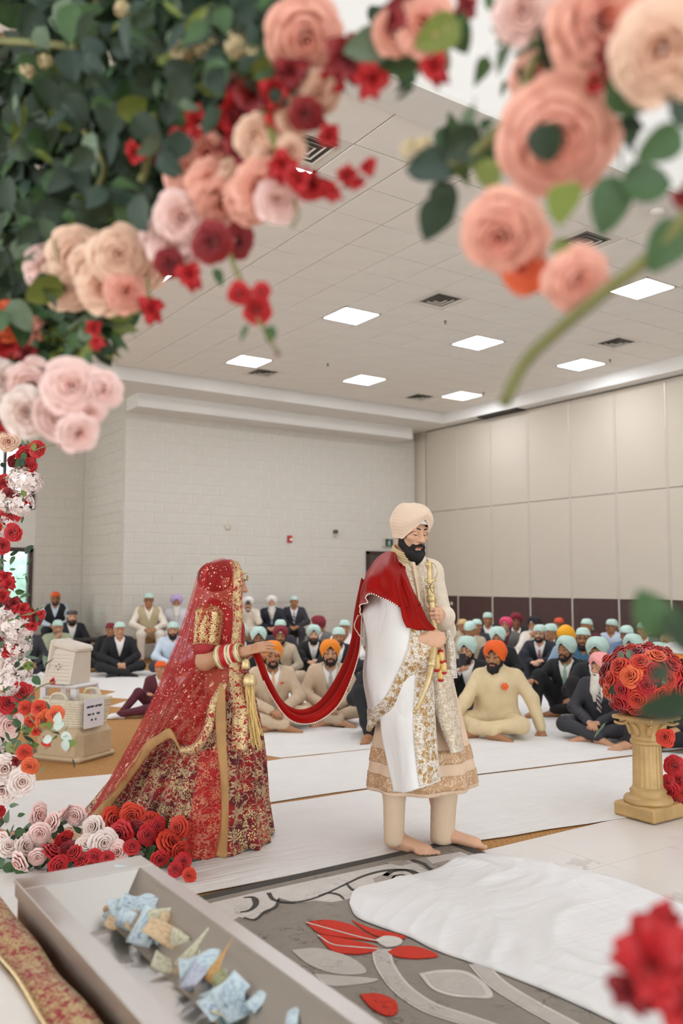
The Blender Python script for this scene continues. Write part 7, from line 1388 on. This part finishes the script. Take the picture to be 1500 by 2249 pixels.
# greenery of the arch: nearest leaves one by one
nl = 0
def add_leaf(px, py, Lpx, ang, kind, mt, off=0.0, tilt=.6):
    global nl; p, t = arch_pt(px, py, off); a = math.radians(ang); d = vdir(math.cos(a), rf.uniform(-.4, .3), math.sin(a)); nn = -ray(px, py)[0]+A3(rf.uniform(-1, 1), rf.uniform(-1, 1), rf.uniform(-.4, 1))*tilt; leaf(AR, p, Lpx*t/FPX, d, nn, kind, mt); nl += 1
for q in ((965, 395, 90, -75, 'oval', 'dark'), (975, 440, 110, -115, 'oval', 'dark'), (1185, 270, 85, -70, 'round', 'dark', -.03), (1250, 400, 110, -110, 'oval', 'lime', -.03), (1350, 385, 130, -100, 'oval', 'mid'), (1360, 405, 130, 5, 'oval', 'mid'), (1500, 480, 130, -120, 'oval', 'mid'), (1330, 175, 130, -25, 'round', 'mid'), (1470, 215, 100, -20, 'round', 'dark'), (1230, 30, 120, -100, 'oval', 'dark'), (1180, 70, 130, -20, 'round', 'dark'), (1150, 130, 90, -60, 'oval', 'dark'), (1500, 290, 110, -150, 'oval', 'mid'), (1040, 230, 110, -110, 'long', 'sage'), (1060, 300, 90, 200, 'round', 'dark'), (1000, 350, 110, 190, 'oval', 'blue'), (900, 355, 60, -40, 'oval', 'dark'), (1060, 350, 80, -70, 'oval', 'lime'), (1010, 50, 110, -150, 'oval', 'lime'), (985, 30, 90, -60, 'oval', 'mid'), (860, 90, 110, -160, 'oval', 'sage'), (820, 120, 110, -20, 'oval', 'mid'), (1210, 555, 60, 20, 'oval', 'lime'),
          (1462, 1405, 125, 112, 'oval', 'mid', -.06), (1510, 1440, 120, 95, 'oval', 'dark', -.06), (1535, 1552, 135, 182, 'oval', 'dark', -.06), (1470, 1462, 60, 215, 'oval', 'dark', -.06), (600, 715, 40, -110, 'oval', 'mid'), (545, 712, 44, -115, 'long', 'mid'), (205, 775, 50, 20, 'oval', 'dark'), (470, 590, 40, -60, 'oval', 'mid')): add_leaf(*q)
def in_green(px, py): return py < 730-.62*px+max(0, px-380)*.0 and (px < 610) and not (px < 60 and py < 130)
tries = 0
while nl < 285 and tries < 4000:
    tries += 1; px, py = rf.uniform(-10, 600), rf.uniform(-20, 720)
    if py > 740-.98*px or (px < 70 and py < 140): 
        if not (py < 250 and 60 < px < 600): continue
    add_leaf(px, py, rf.uniform(48, 92), rf.uniform(-150, 30), rf.choice(('oval', 'oval', 'round', 'point', 'long')), rf.choice(('dark', 'dark', 'mid', 'mid', 'blue', 'sage', 'dark', 'dark', 'blue', 'lime')), rf.uniform(-.07, .05), .9)
sp_ = []
for k in range(3200):
    px, py = rf.uniform(-60, 640), rf.uniform(-240, 760)
    if py > 770-.98*px and not (py < 280 and 60 < px < 620): continue
    if px < 60 and -40 < py < 120: continue
    p, t = arch_pt(px, py, rf.uniform(.03, .16)); a = rf.uniform(0, 6.28); sp_.append((p, rf.uniform(45, 95)*t/FPX, vdir(math.cos(a), rf.uniform(-.5, .5), math.sin(a)), A3(rf.uniform(-1, .3), rf.uniform(-1, .3), rf.uniform(-.6, 1)), rf.choice(('oval', 'round', 'point', 'long')), rf.choice(('dark', 'dark', 'dark', 'blue', 'mid', 'sage'))))
for (cx, cy, rr, n_) in ((230, 690, 60, 60), (150, 740, 80, 130), (110, 780, 70, 100), (60, 680, 70, 90), (300, 500, 90, 90), (420, 180, 120, 120), (700, 170, 70, 40), (880, 100, 80, 40), (1180, 110, 90, 60), (1030, 330, 60, 40), (1340, 250, 80, 14), (50, 1000, 40, 16), (30, 1090, 40, 16), (40, 1240, 40, 12), (35, 1350, 60, 40), (30, 1450, 50, 30), (40, 1540, 60, 36), (80, 1600, 50, 24), (30, 1650, 50, 36), (120, 1610, 36, 10), (-90, 1050, 110, 60), (-90, 1250, 110, 60), (-90, 1450, 110, 60), (-90, 1650, 110, 60), (-80, 1820, 110, 60)):
    for k in range(n_):
        px, py = rf.gauss(cx, rr*.5), rf.gauss(cy, rr*.5); p, t = arch_pt(px, py, rf.uniform(.04, .14)); a = rf.uniform(0, 6.28); L = rf.uniform(40, 75) if py < 900 else rf.uniform(16, 30)
        sp_.append((p, L*t/FPX, vdir(math.cos(a), rf.uniform(-.5, .5), math.sin(a)), A3(rf.uniform(-1, .3), rf.uniform(-1, .3), rf.uniform(-.6, 1)), rf.choice(('oval', 'point', 'long')), rf.choice(('dark', 'mid', 'mid', 'sage', 'lime'))))
leaf_stuff(AR, sp_)
def stem(root, pts, r, mt='stem_green', n=24, off=0.0): P = np.array([arch_pt(x, y, o_+off)[0] for x, y, o_ in pts]); V, F = tube(spline(P, n), r, 7); return obj('stem', V-np.array(root.location), F, mt, root)
for pts, r in (([(1520, 460, -.0), (1420, 570, 0), (1330, 640, 0), (1220, 730, 0), (1150, 800, 0), (1105, 890, 0)], .0075), ([(505, 560, 0), (530, 620, 0), (548, 660, 0)], .004), ([(565, 700, 0), (590, 740, 0), (610, 775, 0)], .0028), ([(645, 440, 0), (655, 470, 0), (640, 500, 0)], .0022), ([(325, 610, 0), (327, 660, 0)], .0025), ([(1180, 120, 0), (1120, 250, 0), (1020, 350, 0), (940, 350, 0)], .006), ([(0, 90, 0), (90, 95, 0), (170, 105, 0)], .008), ([(160, 250, 0), (200, 310, 0), (230, 370, 0), (210, 420, 0)], .006), ([(340, 250, 0), (330, 330, 0), (310, 400, 0)], .007), ([(60, 1030, .05), (30, 1040, .05), (0, 1055, .05)], .004), ([(118, 1498, .05), (85, 1510, .05), (60, 1535, .05)], .003), ([(55, 1560, .05), (80, 1590, .05), (130, 1612, .05)], .003), ([(75, 990, .05), (95, 982, .05), (128, 975, .05)], .003), ([(20, 1640, .05), (50, 1665, .05), (70, 1690, .05)], .004), ([(0, 1350, .05), (60, 1350, .05), (100, 1330, .05)], .003)): stem(AR, pts, r)
inst('rosebud', BUD, AR, Matrix.Translation(-AR.location) @ face_cam(arch_pt(130, 975, .05)[0], 1.0, 2) @ Matrix.Scale(.018, 4), 'petal_red')
for (px, py, a) in ((118, 1600, 30), (135, 1612, -20), (140, 1625, -70), (115, 1620, 200), (125, 1590, 80)): add_leaf(px, py, 26, a, 'oval', 'silver', .05, .4)
# cream filler sprigs
for (px, py, d) in ((520, 100, 60), (450, 95, 60), (560, 130, 50), (400, 120, 56), (270, 20, 40), (60, 160, 40), (900, 330, 50), (930, 320, 44), (100, 135, 36), (20, 250, 30)): p, t = arch_pt(px, py, -.02); flower(AR, p, d*t/FPX, 'floret_cream', 'cluster', .5, int(px))
# ------------------------------------------------------------------ roses heaped on the floor at the foot of the arch
fb = onz(220, 1935); FB = empty('floor_bouquet', fb, 0, 'long low bouquet of pink and red roses on the floor behind the trough', 'bouquet')
FL = [(85, 1788, 40, 'pink'), (115, 1806, 40, 'pink'), (140, 1785, 36, 'pink'), (166, 1790, 42, 'pink'), (88, 1830, 42, 'pink'), (18, 1860, 40, 'blush'), (55, 1858, 40, 'blush'), (74, 1842, 34, 'pink'), (45, 1892, 44, 'pink'), (82, 1882, 34, 'pink'), (228, 1852, 56, 'blush'), (190, 1858, 46, 'blush'), (258, 1872, 42, 'pink'), (205, 1816, 44, 'blush'), (0, 1850, 40, 'pink'),
      (247, 1800, 50, 'vermilion'), (291, 1790, 48, 'vermilion'), (326, 1803, 44, 'vermilion'), (266, 1830, 46, 'red'), (325, 1834, 40, 'red'), (372, 1852, 54, 'vermilion'), (392, 1818, 42, 'vermilion'), (394, 1866, 36, 'vermilion'), (112, 1872, 46, 'red'), (140, 1842, 34, 'red'), (162, 1874, 34, 'red'), (128, 1900, 40, 'red'), (290, 1860, 32, 'red'), (416, 1922, 28, 'vermilion'), (402, 1892, 34, 'red'), (352, 1886, 34, 'red'), (208, 1880, 30, 'red'), (300, 1820, 36, 'deep'), (150, 1862, 30, 'deep'), (385, 1910, 30, 'red'), (235, 1884, 28, 'red'), (180, 1890, 34, 'red'), (345, 1815, 36, 'red')]
for k, (px, py, d, c) in enumerate(FL): Yd = 4.32+.40*(1-(py-1780)/140)+rf.uniform(-.03, .03); flower(FB, dep(px, py, Yd), d*1.1*Yd/FPX, c, 'rose' if k % 6 else 'peony', .75, k, hi=True)
for k in range(170):
    px = rf.uniform(-20, 425); py = rf.uniform(1800, 1930); Yd = 4.45+.40*(1-(py-1780)/140); a = rf.uniform(0, 6.28); p = dep(px, py, Yd); p[2] = max(p[2], .02); leaf(FB, p, rf.uniform(.05, .085), vdir(math.cos(a), rf.uniform(-.5, .5), math.sin(a)), A3(-.4, -.6, .8)+A3(rf.uniform(-.6, .6), rf.uniform(-.6, .6), 0), rf.choice(('oval', 'round', 'point')), rf.choice(('dark', 'mid', 'sage', 'mid')))
# ------------------------------------------------------------------ gold pedestal with a globe of roses
mat('pedestal_gold', '#c3a06a', .5, .25, var=.15, vscale=7, bump=.4, bscale=14, bdist=.006)
pc = onz(1425, 1796); pc[2] = .012; PD = empty('pedestal', pc, 0, 'gold painted classical pedestal with scrolled capital', 'pedestal')
MB().bbox((-.15, -.15, 0), (.15, .15, .085), .012).done('plinth', 'pedestal_gold', PD); MB().lathe([(.145, .085), (.148, .10), (.14, .118), (.118, .125), (.105, .14), (.112, .155), (.10, .168), (.092, .18)], 48).done('base_moulding', 'pedestal_gold', PD, smooth=True)
nf = 18; V = []; F = []; n = nf*6; rowsF = [(.092, .18), (.090, .19), (.086, .42), (.083, .435)]
for (r_, z_) in rowsF:
    for j in range(n): a = 2*math.pi*j/n; f_ = 1-.055*max(0, math.cos(nf*a))**1.0 if rowsF[1][1] <= z_ <= rowsF[2][1] else 1; V.append((r_*f_*math.cos(a), r_*f_*math.sin(a), z_))
F = [(i*n+j, i*n+(j+1) % n, (i+1)*n+(j+1) % n, (i+1)*n+j) for i in range(3) for j in range(n)]; obj('fluted_shaft', V, F, 'pedestal_gold', PD)
MB().lathe([(.083, .435), (.098, .442), (.102, .455), (.096, .466), (.088, .47), (.094, .48), (.088, .492), (.085, .50), (.09, .53), (.105, .56), (.125, .585), (.13, .59)], 40).done('capital_bell', 'pedestal_gold', PD, smooth=True)
V, F = bevel_box((-.15, -.15, .588), (.15, .15, .615), .01); V = np.array([(x*(1-.22*(1-abs(x-y*0)/.15)*0), y, z) for x, y, z in V]); MB().add(V, F).done('abacus', 'pedestal_gold', PD)
for q in range(4):
    a = math.pi/4+q*math.pi/2; sv = [(.115+.05*t_+.028*math.cos(6*t_), .575-.02*t_*0+.028*math.sin(6*t_)*(1-.5*t_)) for t_ in np.linspace(0, 1, 20)]; MB().tube([(r_*math.cos(a), r_*math.sin(a), z_) for r_, z_ in sv], np.linspace(.018, .008, 20), 8).done('volute', 'pedestal_gold', PD, smooth=True)
for q in range(8): a = q*math.pi/4; P = [((.088+.012*t_+.03*t_**3)*math.cos(a), (.088+.012*t_+.03*t_**3)*math.sin(a), .495+.075*t_) for t_ in np.linspace(0, 1, 8)]; MB().tube(P, [.014, .018, .02, .02, .018, .015, .01, .004], 7).done('acanthus_leaf', 'pedestal_gold', PD, smooth=True)
gc = pc+A3(0, 0, .825); RB = empty('rose_bouquet', pc+A3(0, 0, .615), 0, 'round bouquet of red and orange roses on the gold pedestal', 'bouquet'); ci = ['red', 'vermilion', 'red', 'vermilion', 'deep', 'vermilion', 'red', 'orange', 'vermilion']
for k in range(66):
    z_ = 1-2*(k+.5)/66; rr = math.sqrt(1-z_*z_); a = k*2.399963; d = A3(rr*math.cos(a), rr*math.sin(a), z_); p = gc+d*A3(.25, .25, .20)*rf.uniform(.93, 1.03)
    if z_ < -.9: continue
    x = np.cross(d, A3(.3, .1, 1)); inst('rose', ROSE_HI[k % 2], RB, Matrix.Translation(-RB.location) @ basis(p, x, d+A3(0, 0, .1)) @ Matrix.Scale(rf.uniform(.062, .074), 4), 'petal_'+ci[k % len(ci)])
for k in range(34): a = rf.uniform(0, 6.28); z_ = rf.uniform(-.7, .8); rr = math.sqrt(1-z_*z_); d = A3(rr*math.cos(a), rr*math.sin(a), z_); p = gc+d*A3(.25, .25, .2); t_ = np.cross(d, A3(rf.uniform(-1, 1), rf.uniform(-1, 1), 1)); leaf(RB, p, rf.uniform(.06, .09), t_/np.linalg.norm(t_)+d*.5, d, 'oval', rf.choice(('mid', 'sage', 'dark')))
V, F = sdf_mesh([ell((0, 0, .21), (.20, .20, .16)), cone((0, 0, .0), (0, 0, .1), .06, .09)], .02, .02); obj('foam_core', V, F, 'leaf_dark', RB)
for (px, py, d) in ((1330, 1588, 22), (1320, 1600, 20), (1462, 1620, 50)):
    p = dep(px, py, 5.2); (flower(RB, p, .11, 'vermilion', 'rose', .3, px) if d == 50 else leaf(RB, p, .07, vdir(-.6, 0, -.6), A3(0, -.3, 1), 'long', 'sage'))
sb = onz(1500, 1790); SB = empty('floor_bouquet', sb, 0, 'bouquet of red roses on the sheet behind the pedestal', 'bouquet')
for k, (px, py, d, c) in enumerate(((1482, 1682, 44, 'red'), (1492, 1712, 40, 'red'), (1470, 1735, 44, 'red'), (1496, 1740, 46, 'vermilion'), (1478, 1765, 40, 'deep'), (1500, 1770, 44, 'red'), (1466, 1720, 34, 'red'), (1515, 1750, 50, 'red'), (1520, 1700, 50, 'vermilion'), (1490, 1788, 36, 'red'), (1530, 1780, 50, 'red'))): flower(SB, dep(px, py, 5.55), d*5.55/FPX, c, 'rose', .4, k, hi=True)
for k in range(18): p = dep(rf.uniform(1465, 1530), rf.uniform(1715, 1790), 5.62); a = rf.uniform(0, 6.28); leaf(SB, p, rf.uniform(.05, .08), vdir(math.cos(a), 0, math.sin(a)), A3(-.3, -.6, .8), 'oval', rf.choice(('mid', 'dark', 'sage')))
